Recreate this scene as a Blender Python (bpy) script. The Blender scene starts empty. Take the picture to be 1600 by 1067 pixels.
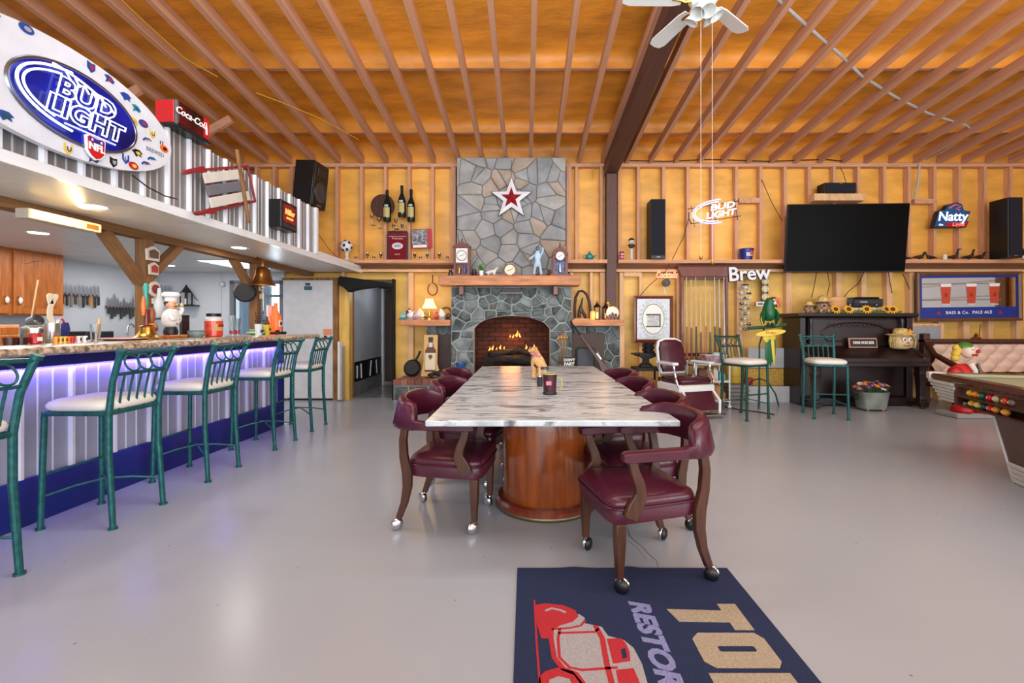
import bpy, math, random
from mathutils import Vector, Matrix
R = random.Random(11)
PI = math.pi
sc = bpy.context.scene
COL = sc.collection
# ---------------------------------------------------------------- camera, world, lights, exposure
cam = bpy.data.cameras.new('camera'); cam.sensor_width = 36; cam.lens = 16.0
cam.shift_x = -22/1600; cam.shift_y = -27.5/1600; cam.clip_start = .05
co = bpy.data.objects.new('camera', cam); COL.objects.link(co)
co.location = (0, 0, 1.27); co.rotation_euler = (PI/2, 0, 0); sc.camera = co
w = bpy.data.worlds.new('world'); sc.world = w; w.use_nodes = True
w.node_tree.nodes['Background'].inputs[0].default_value = (.86, .93, 1, 1)
w.node_tree.nodes['Background'].inputs[1].default_value = 1.0
sc.view_settings.view_transform = 'Standard'; sc.view_settings.look = 'None'
sc.view_settings.exposure = 0.0; sc.view_settings.gamma = 1; sc.view_settings.use_curve_mapping = False
def lamp(name, typ, loc, energy, color=(1, 1, 1), size=None, rot=(0, 0, 0), rad=.05):
    l = bpy.data.lights.new(name, typ); l.energy = energy; l.color = color
    if typ == 'AREA':
        l.shape = 'RECTANGLE'; l.size, l.size_y = size
    else:
        l.shadow_soft_size = rad
    o = bpy.data.objects.new(name, l); o.location = loc; o.rotation_euler = rot; COL.objects.link(o); return o
# added fill lamps, standing in for daylight from unseen doors behind and beside camera
lamp('daylight_fill_rear', 'AREA', (1.0, -5.6, 2.0), 360, (.85, .93, 1), (11, 3.4), (PI/2, 0, 0))
lamp('daylight_fill_right', 'AREA', (9.2, -3.2, 2.0), 240, (.84, .93, 1), (5, 3.2), (PI/2, 0, PI/2))
# added fill lamps under the roof, out of view, brightening floor and back wall
lamp('roof_fill', 'AREA', (2.2, 1.2, 4.25), 80, (.92, .97, 1), (6, 1.2), (0, 0, 0))
lamp('roof_fill', 'AREA', (3.6, -2.5, 4.4), 80, (.92, .97, 1), (8, 1.2), (0, 0, 0))
lamp('roof_fill', 'AREA', (2.6, 2.9, 4.2), 95, (.94, .97, 1), (8, .5), (.95, 0, 0))
lamp('roof_fill', 'AREA', (-1.6, 2.6, 4.2), 45, (.94, .97, 1), (2.5, .5), (.75, 0, 0))
lamp('ceiling_fill', 'AREA', (2.2, -1.4, 1.5), 330, (.9, .96, 1), (9, 1.6), (PI*.80, 0, 0))  # added upward fill behind the camera, lifting the ceiling

# ---------------------------------------------------------------- helpers
def U(u, Y): return (u-822)*Y/711
def V(v, Y): return 1.27-(v-506)*Y/711
def lin(c):
    c = c/255
    return c/12.92 if c <= .04045 else ((c+.055)/1.055)**2.4
def rgb(c): return (lin(c[0]), lin(c[1]), lin(c[2]), 1)
MATS = {}
def mat(name, c, rough=.5, metal=0, vary=.0, scale=6, bump=0, bscale=None, emit=0, trans=0, stretch=None,
        c2=None, rnd=None, coat=0, alpha=1, spec=None, rmix=.35):
    """procedural surface: colour broken by noise, optional relief, optional per-object tint (rnd = colours)"""
    if name in MATS: return MATS[name]
    m = bpy.data.materials.new(name); m.use_nodes = True; MATS[name] = m
    nt = m.node_tree; N = nt.nodes; L = nt.links; b = N['Principled BSDF']
    b.inputs['Base Color'].default_value = rgb(c); b.inputs['Roughness'].default_value = rough
    b.inputs['Metallic'].default_value = metal
    if trans: b.inputs['Transmission Weight'].default_value = trans; b.inputs['IOR'].default_value = 1.45
    if coat: b.inputs['Coat Weight'].default_value = coat; b.inputs['Coat Roughness'].default_value = .12
    if alpha < 1: b.inputs['Alpha'].default_value = alpha
    if spec is not None: b.inputs['Specular IOR Level'].default_value = spec
    if emit:
        b.inputs['Emission Color'].default_value = rgb(c); b.inputs['Emission Strength'].default_value = emit
    tc = N.new('ShaderNodeTexCoord'); vec = tc.outputs['Object']
    oi = N.new('ShaderNodeObjectInfo')
    ad = N.new('ShaderNodeVectorMath'); ad.operation = 'ADD'
    ml = N.new('ShaderNodeMath'); ml.operation = 'MULTIPLY'; ml.inputs[1].default_value = 57.3
    L.new(oi.outputs['Random'], ml.inputs[0]); L.new(vec, ad.inputs[0]); L.new(ml.outputs[0], ad.inputs[1])
    vec = ad.outputs[0]
    if stretch:
        mp = N.new('ShaderNodeMapping'); mp.inputs['Scale'].default_value = stretch; L.new(vec, mp.inputs[0]); vec = mp.outputs[0]
    if vary or c2:
        nz = N.new('ShaderNodeTexNoise'); nz.inputs['Scale'].default_value = scale; nz.inputs['Detail'].default_value = 5
        L.new(vec, nz.inputs[0])
        rp = N.new('ShaderNodeValToRGB'); L.new(nz.outputs[0], rp.inputs[0])
        e = rp.color_ramp.elements; e[0].position = .35; e[1].position = .65
        if c2: e[0].color = rgb(c); e[1].color = rgb(c2)
        else:
            k = rgb(c); e[0].color = tuple(x*(1-vary) for x in k[:3])+(1,); e[1].color = tuple(min(1, x*(1+vary)) for x in k[:3])+(1,)
        L.new(rp.outputs[0], b.inputs['Base Color']); src = rp.outputs[0]
        if rnd:
            rr = N.new('ShaderNodeValToRGB'); rr.color_ramp.interpolation = 'CONSTANT'
            el = rr.color_ramp.elements
            while len(el) < len(rnd): el.new(.5)
            for i, q in enumerate(rnd): el[i].position = i/len(rnd); el[i].color = rgb(q)
            L.new(oi.outputs['Random'], rr.inputs[0])
            mx = N.new('ShaderNodeMix'); mx.data_type = 'RGBA'; mx.blend_type = 'MIX'; mx.inputs[0].default_value = rmix
            L.new(rr.outputs[0], mx.inputs[6]); L.new(rp.outputs[0], mx.inputs[7]); L.new(mx.outputs[2], b.inputs['Base Color'])
    if bump:
        n2 = N.new('ShaderNodeTexNoise'); n2.inputs['Scale'].default_value = bscale or scale*2; n2.inputs['Detail'].default_value = 4
        L.new(vec, n2.inputs[0]); bp = N.new('ShaderNodeBump'); bp.inputs['Strength'].default_value = bump; bp.inputs['Distance'].default_value = .02
        L.new(n2.outputs[0], bp.inputs['Height']); L.new(bp.outputs[0], b.inputs['Normal'])
    return m
def plain(c, rough=.5, metal=0, **k): return mat('paint_%d_%d_%d_%d_%d' % (*c, int(rough*100), int(metal*10)), c, rough, metal, vary=.05, scale=9, **k)

class MB:
    def __init__(s, T=None): s.v = []; s.f = []; s.mi = []; s.T = T
    def add(s, vs, fs, mi=0):
        n = len(s.v); T = s.T
        s.v += [tuple(T @ Vector(p)) for p in vs] if T is not None else [tuple(p) for p in vs]
        s.f += [[i+n for i in f] for f in fs]; s.mi += [mi]*len(fs); return s
    def box(s, x0, x1, y0, y1, z0, z1, mi=0, b=0):
        if not b:
            v = [(x, y, z) for z in (z0, z1) for y in (y0, y1) for x in (x0, x1)]
            return s.add(v, [(0, 2, 3, 1), (4, 5, 7, 6), (0, 1, 5, 4), (2, 6, 7, 3), (0, 4, 6, 2), (1, 3, 7, 5)], mi)
        b = min(b, (x1-x0)/2.01, (y1-y0)/2.01, (z1-z0)/2.01)
        v = []; ix = {}
        for X in (0, 1):
            for Y in (0, 1):
                for Z in (0, 1):
                    p = [(x0, x1)[X], (y0, y1)[Y], (z0, z1)[Z]]; d = [b if not X else -b, b if not Y else -b, b if not Z else -b]
                    for a in range(3):
                        q = [p[k]+(0 if k == a else d[k]) for k in range(3)]; ix[X, Y, Z, a] = len(v); v.append(q)
        f = []
        for a in range(3):
            o, q = [k for k in range(3) if k != a]
            for e in (0, 1):
                c = []
                for (i, j) in ((0, 0), (1, 0), (1, 1), (0, 1)):
                    t = [0, 0, 0]; t[a] = e; t[o] = i; t[q] = j; c.append(ix[t[0], t[1], t[2], a])
                f.append(c)
            for i in (0, 1):
                for j in (0, 1):
                    t = [0, 0, 0]; t[o] = i; t[q] = j; t2 = t[:]; t2[a] = 1
                    f.append([ix[(*t, o)], ix[(*t2, o)], ix[(*t2, q)], ix[(*t, q)]])
        for X in (0, 1):
            for Y in (0, 1):
                for Z in (0, 1): f.append([ix[X, Y, Z, 0], ix[X, Y, Z, 1], ix[X, Y, Z, 2]])
        return s.add(v, f, mi)
    def loft(s, secs, mi=0, caps=1, closed=0):
        n = len(secs[0]); v = [p for q in secs for p in q]; f = []; m = len(secs)
        for i in range(m if closed else m-1):
            a = i*n; c = ((i+1) % m)*n
            for k in range(n): f.append((a+k, a+(k+1) % n, c+(k+1) % n, c+k))
        if caps and not closed: f += [list(range(n))[::-1], list(range((m-1)*n, m*n))]
        return s.add(v, f, mi)
    def tube(s, pts, r, n=8, mi=0, closed=0):
        P = [Vector(p) for p in pts]; m = len(P); secs = []; up = None
        for i, p in enumerate(P):
            if closed: d = P[(i+1) % m]-P[i-1]
            else: d = P[min(i+1, m-1)]-P[max(i-1, 0)]
            d = d.normalized() if d.length else Vector((0, 0, 1))
            if up is None: up = Vector((0, 0, 1)) if abs(d.z) < .9 else Vector((1, 0, 0))
            a = d.cross(up)
            if a.length < 1e-4: a = d.cross(Vector((.3, .8, .5)))
            a.normalize(); c = a.cross(d); up = c
            rr = r[i] if isinstance(r, (list, tuple)) else r
            secs.append([p+a*(rr*math.cos(2*PI*k/n))+c*(rr*math.sin(2*PI*k/n)) for k in range(n)])
        return s.loft(secs, mi, 1, closed)
    def cyl(s, p0, p1, r0, r1=None, n=12, mi=0): return s.tube([p0, p1], [r0, r0 if r1 is None else r1], n, mi)
    def lathe(s, prof, c=(0, 0, 0), n=16, mi=0, caps=1):
        return s.loft([[(c[0]+r*math.cos(2*PI*k/n), c[1]+r*math.sin(2*PI*k/n), c[2]+z) for k in range(n)] for r, z in prof], mi, caps)
    def sph(s, c, r, n=12, m=8, mi=0):
        r = (r, r, r) if not isinstance(r, (tuple, list)) else r
        return s.loft([[(c[0]+r[0]*math.sin(PI*i/m)*math.cos(2*PI*k/n), c[1]+r[1]*math.sin(PI*i/m)*math.sin(2*PI*k/n), c[2]-r[2]*math.cos(PI*i/m))
                        for k in range(n)] for i in [.06]+list(range(1, m))+[m-.06]], mi)
    def ring(s, c, R_, r, ax='y', n=20, k=6, mi=0, sx=1):
        pts = []
        for i in range(n):
            a = 2*PI*i/n; x = R_*sx*math.cos(a); z = R_*math.sin(a)
            pts.append({'y': (c[0]+x, c[1], c[2]+z), 'z': (c[0]+x, c[1]+z, c[2]), 'x': (c[0], c[1]+x, c[2]+z)}[ax])
        return s.tube(pts, r, k, mi, 1)
    def prism(s, poly, h0, h1, pl='xz', mi=0, inset=0):
        def P(a, h): return {'xz': (a[0], h, a[1]), 'xy': (a[0], a[1], h), 'yz': (h, a[0], a[1])}[pl]
        if inset:
            cx = sum(p[0] for p in poly)/len(poly); cy = sum(p[1] for p in poly)/len(poly)
            top = [(cx+(p[0]-cx)*(1-inset), cy+(p[1]-cy)*(1-inset)) for p in poly]
        else: top = poly
        return s.loft([[P(p, h0) for p in poly], [P(p, h1) for p in top]], mi)
    def mesh(s, name, mats, ang=35):
        me = bpy.data.meshes.new(name); me.from_pydata(s.v, [], s.f); me.validate()
        for m in (mats if isinstance(mats, (list, tuple)) else [mats]): me.materials.append(m)
        if len(me.polygons) == len(s.mi):
            me.polygons.foreach_set('material_index', s.mi)
        import bmesh
        bm = bmesh.new(); bm.from_mesh(me); bmesh.ops.recalc_face_normals(bm, faces=bm.faces); bm.to_mesh(me); bm.free()
        me.polygons.foreach_set('use_smooth', [True]*len(me.polygons)); me.set_sharp_from_angle(angle=math.radians(ang)); return me
    def build(s, name, mats, parent=None, loc=None, rot=None, ang=35, bev=0, sub=0):
        o = bpy.data.objects.new(name, s.mesh(name, mats, ang)); COL.objects.link(o); o.parent = parent
        if loc is not None: o.location = loc
        if rot is not None: o.rotation_euler = rot
        if bev:
            q = o.modifiers.new('edge', 'BEVEL'); q.width = bev; q.segments = 2; q.limit_method = 'ANGLE'
        if sub: q = o.modifiers.new('soft', 'SUBSURF'); q.levels = q.render_levels = sub
        return o
def tag(o, label, cat=None, group=None, kind=None):
    o['label'] = label
    if cat: o['category'] = cat
    if group: o['group'] = group
    if kind: o['kind'] = kind
    return o
def thing(name, label, cat, loc=(0, 0, 0), rz=0, group=None, kind=None, rot=None):
    o = bpy.data.objects.new(name, None); COL.objects.link(o); o.empty_display_size = .1
    o.location = loc; o.rotation_euler = rot or (0, 0, rz); return tag(o, label, cat, group, kind)
UNIT = {}
def piece(name, m, parent, c, size, rot=None):
    """a plain board / brick; alike pieces share one unit mesh"""
    if m.name not in UNIT: UNIT[m.name] = MB().box(-.5, .5, -.5, .5, -.5, .5).mesh('board', m)
    o = bpy.data.objects.new(name, UNIT[m.name]); COL.objects.link(o); o.parent = parent
    o.location = c; o.scale = size
    if rot: o.rotation_euler = rot
    return o
def ext(name, m, parent, x0, x1, y0, y1, z0, z1): return piece(name, m, parent, ((x0+x1)/2, (y0+y1)/2, (z0+z1)/2), (x1-x0, y1-y0, z1-z0))
KID = {}
def dup(root, loc, rz=None, label=None, group=None):
    def cp(o, par):
        c = o.copy(); COL.objects.link(c); c.parent = par
        for ch in KID.get(o.name) or [x for x in bpy.data.objects if x.parent == o]: cp(ch, c)
        return c
    r = cp(root, None); r.location = loc
    if rz is not None: r.rotation_euler = (0, 0, rz)
    if label: r['label'] = label
    if group: r['group'] = group
    return r
def text(body, size, m, parent, loc, rot, name='lettering', ext_=.002, neon=0, shear=0, sx=1, bold=0, align='CENTER', space=1):
    cu = bpy.data.curves.new(name, 'FONT'); cu.body = body; cu.size = size; cu.align_x = align; cu.align_y = 'CENTER'; cu.shear = shear
    cu.resolution_u = 3; cu.space_character = space
    if neon: cu.fill_mode = 'NONE'; cu.bevel_depth = neon; cu.bevel_resolution = 1; cu.extrude = 0; cu.offset = bold
    else: cu.extrude = ext_; cu.offset = bold
    t = bpy.data.objects.new(name, cu); COL.objects.link(t)
    dg = bpy.context.evaluated_depsgraph_get(); me = bpy.data.meshes.new_from_object(t.evaluated_get(dg)); me.name = name
    bpy.data.objects.remove(t); me.materials.clear(); me.materials.append(m)
    o = bpy.data.objects.new(name, me); COL.objects.link(o); o.parent = parent; o.location = loc; o.rotation_euler = rot; o.scale = (sx, 1, 1); return o
FRONT = (PI/2, 0, 0); SIDE = (PI/2, 0, PI/2)
def skin(name, joints, edges, m, parent=None, sub=2, loc=(0, 0, 0), rot=(0, 0, 0)):
    """one continuous body grown over joints [(x,y,z,r)]"""
    me = bpy.data.meshes.new(name); me.from_pydata([j[:3] for j in joints], edges, []); me.materials.append(m)
    o = bpy.data.objects.new(name, me); COL.objects.link(o); o.parent = parent; o.location = loc; o.rotation_euler = rot
    k = o.modifiers.new('skin', 'SKIN'); k.use_smooth_shade = True
    for i, j in enumerate(joints):
        r = j[3] if isinstance(j[3], tuple) else (j[3], j[3]); me.skin_vertices[0].data[i].radius = r
    me.skin_vertices[0].data[0].use_root = True
    s = o.modifiers.new('soft', 'SUBSURF'); s.levels = s.render_levels = sub; return o
def voronoi(x0, x1, y0, y1, nx, ny, jit=.42, seed=1):
    r = random.Random(seed); P = []; dx = (x1-x0)/nx; dy = (y1-y0)/ny
    for j in range(ny):
        for i in range(nx): P.append((x0+(i+.5+(.25 if j % 2 else -.25)+r.uniform(-jit, jit))*dx, y0+(j+.5+r.uniform(-jit, jit))*dy))
    out = []
    for i, p in enumerate(P):
        poly = [(x0, y0), (x1, y0), (x1, y1), (x0, y1)]
        for k, q in enumerate(P):
            if k == i or abs(q[0]-p[0]) > 3*dx or abs(q[1]-p[1]) > 3*dy: continue
            mx, my = (p[0]+q[0])/2, (p[1]+q[1])/2; nxv, nyv = q[0]-p[0], q[1]-p[1]; new = []
            for a in range(len(poly)):
                A = poly[a]; B = poly[(a+1) % len(poly)]
                da = (A[0]-mx)*nxv+(A[1]-my)*nyv; db = (B[0]-mx)*nxv+(B[1]-my)*nyv
                if da <= 0: new.append(A)
                if (da < 0 < db) or (db < 0 < da):
                    t = da/(da-db); new.append((A[0]+(B[0]-A[0])*t, A[1]+(B[1]-A[1])*t))
            poly = new
            if len(poly) < 3: break
        if len(poly) >= 3: out.append(poly)
    return out
def stone(parent, poly, yf, m, gap=.012, d=.03, rng=R, flip=None):
    """one rough stone proud of the mortar face at y = yf (poly in x,z)"""
    cx = sum(p[0] for p in poly)/len(poly); cz = sum(p[1] for p in poly)/len(poly)
    sz = max(max(abs(p[0]-cx) for p in poly), max(abs(p[1]-cz) for p in poly))
    if sz < .03: return
    def ins(g):
        r = []
        for p in poly:
            l = math.hypot(p[0]-cx, p[1]-cz) or 1; k = max(.3, 1-g/l); r.append(((p[0]-cx)*k, (p[1]-cz)*k))
        return r
    a = ins(gap); b = ins(gap+.006); c = ins(gap+.03); n = len(poly); tx, tz = rng.uniform(-.06, .06), rng.uniform(-.06, .06)
    v = [(p[0], .0, p[1]) for p in a]+[(p[0], -d*.75, p[1]) for p in b]+[(p[0], -d-tx*p[0]-tz*p[1]+rng.uniform(-.004, .004), p[1]) for p in c]+[(0, -d-.004, 0)]
    f = []
    for i in range(n):
        j = (i+1) % n; f += [(i, j, n+j, n+i), (n+i, n+j, 2*n+j, 2*n+i), (2*n+i, 2*n+j, 3*n)]
    return MB().add(v, f).build('stone', m, parent, (cx, yf, cz), ang=25)
# ---------------------------------------------------------------- shared surfaces
G = (1, 1, 1)
wood_stud = mat('stud_pine', (204, 150, 112), .6, vary=.22, scale=5, bump=.12, bscale=14, stretch=(3, 3, .8))
wood_lite = mat('pale_pine', (220, 174, 128), .6, vary=.18, scale=5, bump=.1, stretch=(3, 3, .8))
wood_joist = mat('joist_pine', (196, 142, 110), .65, vary=.25, scale=5, bump=.12, bscale=14, stretch=(4, .7, 4))
wood_dark = mat('dark_stained_beam', (84, 50, 42), .5, vary=.3, scale=6, bump=.12, stretch=(3, .8, 3))
wood_post = mat('rough_brown_timber', (134, 92, 52), .75, vary=.35, scale=7, bump=.4, bscale=20, stretch=(4, 4, .8))
wood_mantel = mat('mantel_cedar', (198, 132, 86), .55, vary=.25, scale=4, bump=.1, stretch=(.8, 4, 4))
wood_oak = mat('honey_oak', (178, 98, 34), .4, vary=.22, scale=6, stretch=(6, 6, .8))
wood_cherry = mat('cherry_veneer', (138, 66, 24), .22, vary=.3, scale=3, stretch=(5, 5, .7), coat=.5)
wood_walnut = mat('walnut_frame', (72, 40, 26), .35, vary=.25, scale=7, stretch=(5, 5, .8))
wood_mahog = mat('mahogany', (108, 42, 24), .3, vary=.25, scale=6, stretch=(5, 5, .7), coat=.3)
wood_piano = mat('piano_ebonised', (34, 20, 20), .33, vary=.2, scale=4, stretch=(1, 4, 5))
amber_roof = mat('amber_insulation_facing', (230, 152, 50), .42, vary=.2, scale=1.6, bump=.5, bscale=5, stretch=(1, 2.6, 1))
amber_wall = mat('amber_batt_facing', (230, 168, 74), .45, vary=.16, scale=1.4, bump=.35, bscale=3, stretch=(1.2, 1, 3.5))
amber_low = mat('yellow_batt_facing', (220, 176, 88), .45, vary=.16, scale=1.4, bump=.35, bscale=3, stretch=(1.2, 1, 3))
white = mat('white_paint', (226, 226, 228), .45, vary=.03, scale=3)
white_gloss = mat('white_enamel', (232, 234, 234), .2, vary=.03, scale=3, coat=.4)
grey_wall = mat('grey_white_panel', (198, 202, 210), .5, vary=.03, scale=2)
steel = mat('brushed_steel', (190, 190, 194), .28, 1, vary=.1, scale=8, stretch=(1, 1, 12))
chrome = mat('chrome', (215, 215, 220), .12, 1)
brass = mat('brass', (196, 150, 70), .25, 1, vary=.1)
bronze = mat('bronze', (168, 112, 56), .3, 1, vary=.15)
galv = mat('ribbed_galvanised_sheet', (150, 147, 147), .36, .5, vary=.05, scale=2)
rib_lit = mat('lit_rib', (226, 226, 232), .4, vary=.03)  # paler copy of the sheet metal: light caught by ribs, put into colour
black = mat('black_plastic', (17, 17, 19), .4, vary=.1)
black_gloss = mat('black_gloss', (12, 12, 14), .12, vary=.05)
black_iron = mat('cast_iron', (30, 29, 29), .55, .4, vary=.2, bump=.2, bscale=60)
navy = mat('navy_board', (20, 34, 110), .4, vary=.1, scale=3)
maroon = mat('maroon_vinyl', (72, 20, 38), .27, vary=.14, scale=5, bump=.06, bscale=90)
teal = mat('teal_verdigris_metal', (30, 92, 92), .42, .35, vary=.28, scale=30)
green_metal = mat('dark_green_metal', (26, 74, 62), .42, .35, vary=.25, scale=30)
cream = mat('cream_vinyl', (226, 222, 212), .4, vary=.04, scale=4)
glass = mat('clear_glass', (236, 244, 244), .03, trans=1)
paper = mat('white_card', (235, 235, 232), .6, vary=.03)
red = mat('red_enamel', (186, 22, 28), .35, vary=.08)
dark_gap = mat('dark_void', (16, 14, 13), .9, vary=.1)
# ================================================================ the setting
# ---- floor
def floor_mat():
    m = bpy.data.materials.new('pale_epoxy_floor'); m.use_nodes = True; nt = m.node_tree; N = nt.nodes; L = nt.links; b = N['Principled BSDF']
    tc = N.new('ShaderNodeTexCoord'); nz = N.new('ShaderNodeTexNoise'); nz.inputs['Scale'].default_value = .8; nz.inputs['Detail'].default_value = 3
    L.new(tc.outputs['Object'], nz.inputs[0]); rp = N.new('ShaderNodeValToRGB'); L.new(nz.outputs[0], rp.inputs[0])
    rp.color_ramp.elements[0].color = rgb((152, 158, 166)); rp.color_ramp.elements[1].color = rgb((168, 174, 181))
    vo = N.new('ShaderNodeTexVoronoi'); vo.inputs['Scale'].default_value = 6; L.new(tc.outputs['Object'], vo.inputs[0])
    pr = N.new('ShaderNodeValToRGB'); L.new(vo.outputs['Distance'], pr.inputs[0])
    pr.color_ramp.elements[0].position = .022; pr.color_ramp.elements[0].color = (.35, .35, .36, 1); pr.color_ramp.elements[1].position = .04
    mx = N.new('ShaderNodeMix'); mx.data_type = 'RGBA'; mx.blend_type = 'MULTIPLY'; mx.inputs[0].default_value = .8
    L.new(rp.outputs[0], mx.inputs[6]); L.new(pr.outputs[0], mx.inputs[7]); L.new(mx.outputs[2], b.inputs['Base Color'])
    n2 = N.new('ShaderNodeTexNoise'); n2.inputs['Scale'].default_value = 1.1; n2.inputs['Detail'].default_value = 1; L.new(tc.outputs['Object'], n2.inputs[0])
    r2 = N.new('ShaderNodeMapRange'); r2.inputs[3].default_value = .24; r2.inputs[4].default_value = .32; L.new(n2.outputs[0], r2.inputs[0]); b.inputs['Roughness'].default_value = .26
    return m
fl = tag(MB().box(-6.3, 9.6, -6.2, 10.4, -.1, 0).build('floor', floor_mat()), 'pale grey glossy epoxy floor of the hall', 'floor', kind='structure')
crk = mat('floor_crack', (120, 120, 112), .6, vary=.3)
def crack(pts, wd):
    b = MB()
    L = [(x-wd*R.uniform(.4, 1), y) for x, y in pts]; Rr = [(x+wd*R.uniform(.4, 1), y) for x, y in pts]
    b.prism(L+Rr[::-1], -.001, .0008, 'xy'); b.build('crack', crk, fl)
crack([(.60, 2.95), (.63, 2.8), (.62, 2.72), (.66, 2.6), (.68, 2.5), (.70, 2.44), (.69, 2.38)], .004)
crack([(.58, 2.9), (.6, 2.78), (.585, 2.7), (.63, 2.58), (.65, 2.45)], .002)
# ---- ceiling: roof deck, amber insulation sheets, purlins, joists, main beam
SL = .104; ANG = math.atan(SL)
def jb(Y): return 3.94+SL*(7.6-Y)
cl = tag(MB().box(-6.3, 9.6, -6.2, 7.9, 5.6, 5.7).build('ceiling', dark_gap), 'open joist ceiling with amber faced insulation', 'ceiling', kind='structure')
PUR = [7.62, 6.90, 5.44, 3.98, 2.52, 1.06, -.4, -1.9, -3.4, -4.9, -6.3]
for i in range(len(PUR)-1):
    a, b_ = PUR[i], PUR[i+1]; ln = a-b_; dpth = .15 if i else .03
    prof = [(a-.025, dpth), (a-.03, .2), (a-.045, .27), (a-.10, .31), (a-.3*ln, .285), (a-.55*ln, .27), (a-.8*ln, .29), (b_+.03, .31), (b_-.03, .31)]
    NX = 90; vs = []; fs = []
    for k in range(NX+1):
        x = -6.25+15.8*k/NX
        for j, (y, o) in enumerate(prof):
            vs.append((x, y, jb(y)+o+(R.uniform(-.018, .018) if j not in (0, 8) else 0)))
    n = len(prof)
    for k in range(NX):
        for j in range(n-1): fs.append((k*n+j, k*n+j+1, (k+1)*n+j+1, (k+1)*n+j))
    MB().add(vs, fs).build('insulation_sheet', amber_roof, cl, ang=70)
    if i: ext('purlin', wood_joist, cl, -6.25, 9.55, a-.022, a+.03, jb(a)+.145, jb(a)+.3)
for i in range(-16, 24):
    x = .075+.4*i+R.uniform(-.012, .012); y0, y1 = .2, 7.62; ym = (y0+y1)/2
    piece('joist', wood_joist, cl, (x, ym, jb(ym)+.06), (.058, (y1-y0)/math.cos(ANG), .12), (-ANG, 0, R.uniform(-.002, .002)))
# rim board above the wall
ext('rim_board', wood_joist, cl, -6.25, 9.55, 7.6, 7.66, 3.95, 4.15)
SB = .125
piece('main_beam', wood_dark, cl, (1.38, 3.6, 3.70+SB*(7.5-3.6)+.2), (.165, 8.0, .36), (-math.atan(SB), 0, 0))
piece('beam_edge', wood_dark, cl, (1.475, 3.6, 3.70+SB*(7.5-3.6)+.07), (.04, 8.0, .1), (-math.atan(SB), 0, 0))
# roof truss braces in the loft
for (y, x0, x1) in ((6.2, -5.9, -4.0), (5.2, -5.9, -4.4)):
    piece('brace', wood_joist, cl, ((x0+x1)/2, y, 3.55), (abs(x1-x0)*1.12, .05, .1), (0, -.5, 0))
# ---- back wall
wb = MB()
DX0, DX1, DZ = U(545, 7.6), U(613, 7.6), 2.0          # doorway
WX0, WX1, WZ0, WZ1 = U(355, 7.6), U(440, 7.6), .12, 2.0  # bright kitchen window
for x0, x1, z0, z1 in ((-6.3, WX0, 0, 5), (WX0, WX1, WZ1, 5), (WX0, WX1, 0, WZ0), (WX1, DX0, 0, 5), (DX0, DX1, DZ, 5), (DX1, 9.6, 0, 5)):
    wb.box(x0, x1, 7.76, 7.84, z0, z1)
wall = tag(wb.build('wall_back', mat('sheathing', (150, 104, 60), .8, vary=.2)), 'back wall of open pine studs and amber insulation', 'wall', kind='structure')
UP = [400, 428, 455, 492, 526, 564.6, 602, 639, 675.7, 708, 889, 901, 939.6, 968, 997.5, 1037, 1075, 1114, 1151, 1189, 1227, 1265, 1304, 1342, 1382.5, 1421, 1461, 1500, 1540, 1580, 1619, 1658]
Z0U, Z1U = 2.31, 3.915
xs = [U(u, 7.6) for u in UP]
for u, x in zip(UP, xs):
    wd = .085 if u in (708, 889) else .048
    ext('stud', wood_stud, wall, x-wd/2, x+wd/2, 7.6, 7.74, Z0U, Z1U)
for a, b_ in zip(xs[:-1], xs[1:]):
    if a > U(700, 7.6) and b_ < U(890, 7.6): continue
    m = MB(); wdx = b_-a; z0, z1 = Z0U+.01, Z1U
    vs = []; fs = []; nx, nz = 4, 7
    for i in range(nx+1):
        for j in range(nz+1):
            s = math.sin(PI*i/nx)*.5+math.sin(PI*j/nz)*.2; vs.append((a+wdx*i/nx, 7.715-.035*s+R.uniform(-.006, .006), z0+(z1-z0)*j/nz))
    for i in range(nx):
        for j in range(nz): k = i*(nz+1)+j; fs.append((k, k+1, k+nz+2, k+nz+1))
    m.add(vs, fs).build('insulation_batt', amber_wall, wall, ang=80)
LOW = [(536, .05), (642, .08), (714, .06), (893, .06), (924, .05), (941.5, .075), (971, .065), (1001, .045), (1060, .05), (1156, .095), (1233, .095), (1311, .09), (1350, .08), (1390, .095), (1425, .075), (1470, .09), (1510, .1), (1548, .08), (1592, .08), (1630, .08), (1668, .08)]
lx = [U(u, 7.6) for u, _ in LOW]
for (u, wd), x in zip(LOW, lx):
    ext('stud', wood_lite, wall, x-wd/2, x+wd/2, 7.6, 7.74, 2.0 if u == 536 else 0, 2.13)
def low_batt(a, b_, z0=.02, z1=2.13):
    nx, nz = 4, 7; vs = []; fs = []
    for i in range(nx+1):
        for j in range(nz+1):
            s = math.sin(PI*i/nx)*.5+math.sin(PI*j/nz)*.2; vs.append((a+(b_-a)*i/nx, 7.715-.035*s+R.uniform(-.006, .006), z0+(z1-z0)*j/nz))
    for i in range(nx):
        for j in range(nz): k = i*(nz+1)+j; fs.append((k, k+1, k+nz+2, k+nz+1))
    MB().add(vs, fs).build('insulation_batt', amber_low, wall, ang=80)
low_batt(U(527, 7.6), DX1, 2.02, 2.13); low_batt(DX1, lx[1]); low_batt(U(440, 7.6), U(527, 7.6), 2.02, 2.13)
low_batt(lx[1], lx[2])
for a, b_ in zip(lx[3:-1], lx[4:]): low_batt(a, b_)
ext('door_stud', amber_low, wall, U(529, 7.6), DX0, 7.62, 7.76, 0, 2.02)
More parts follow.
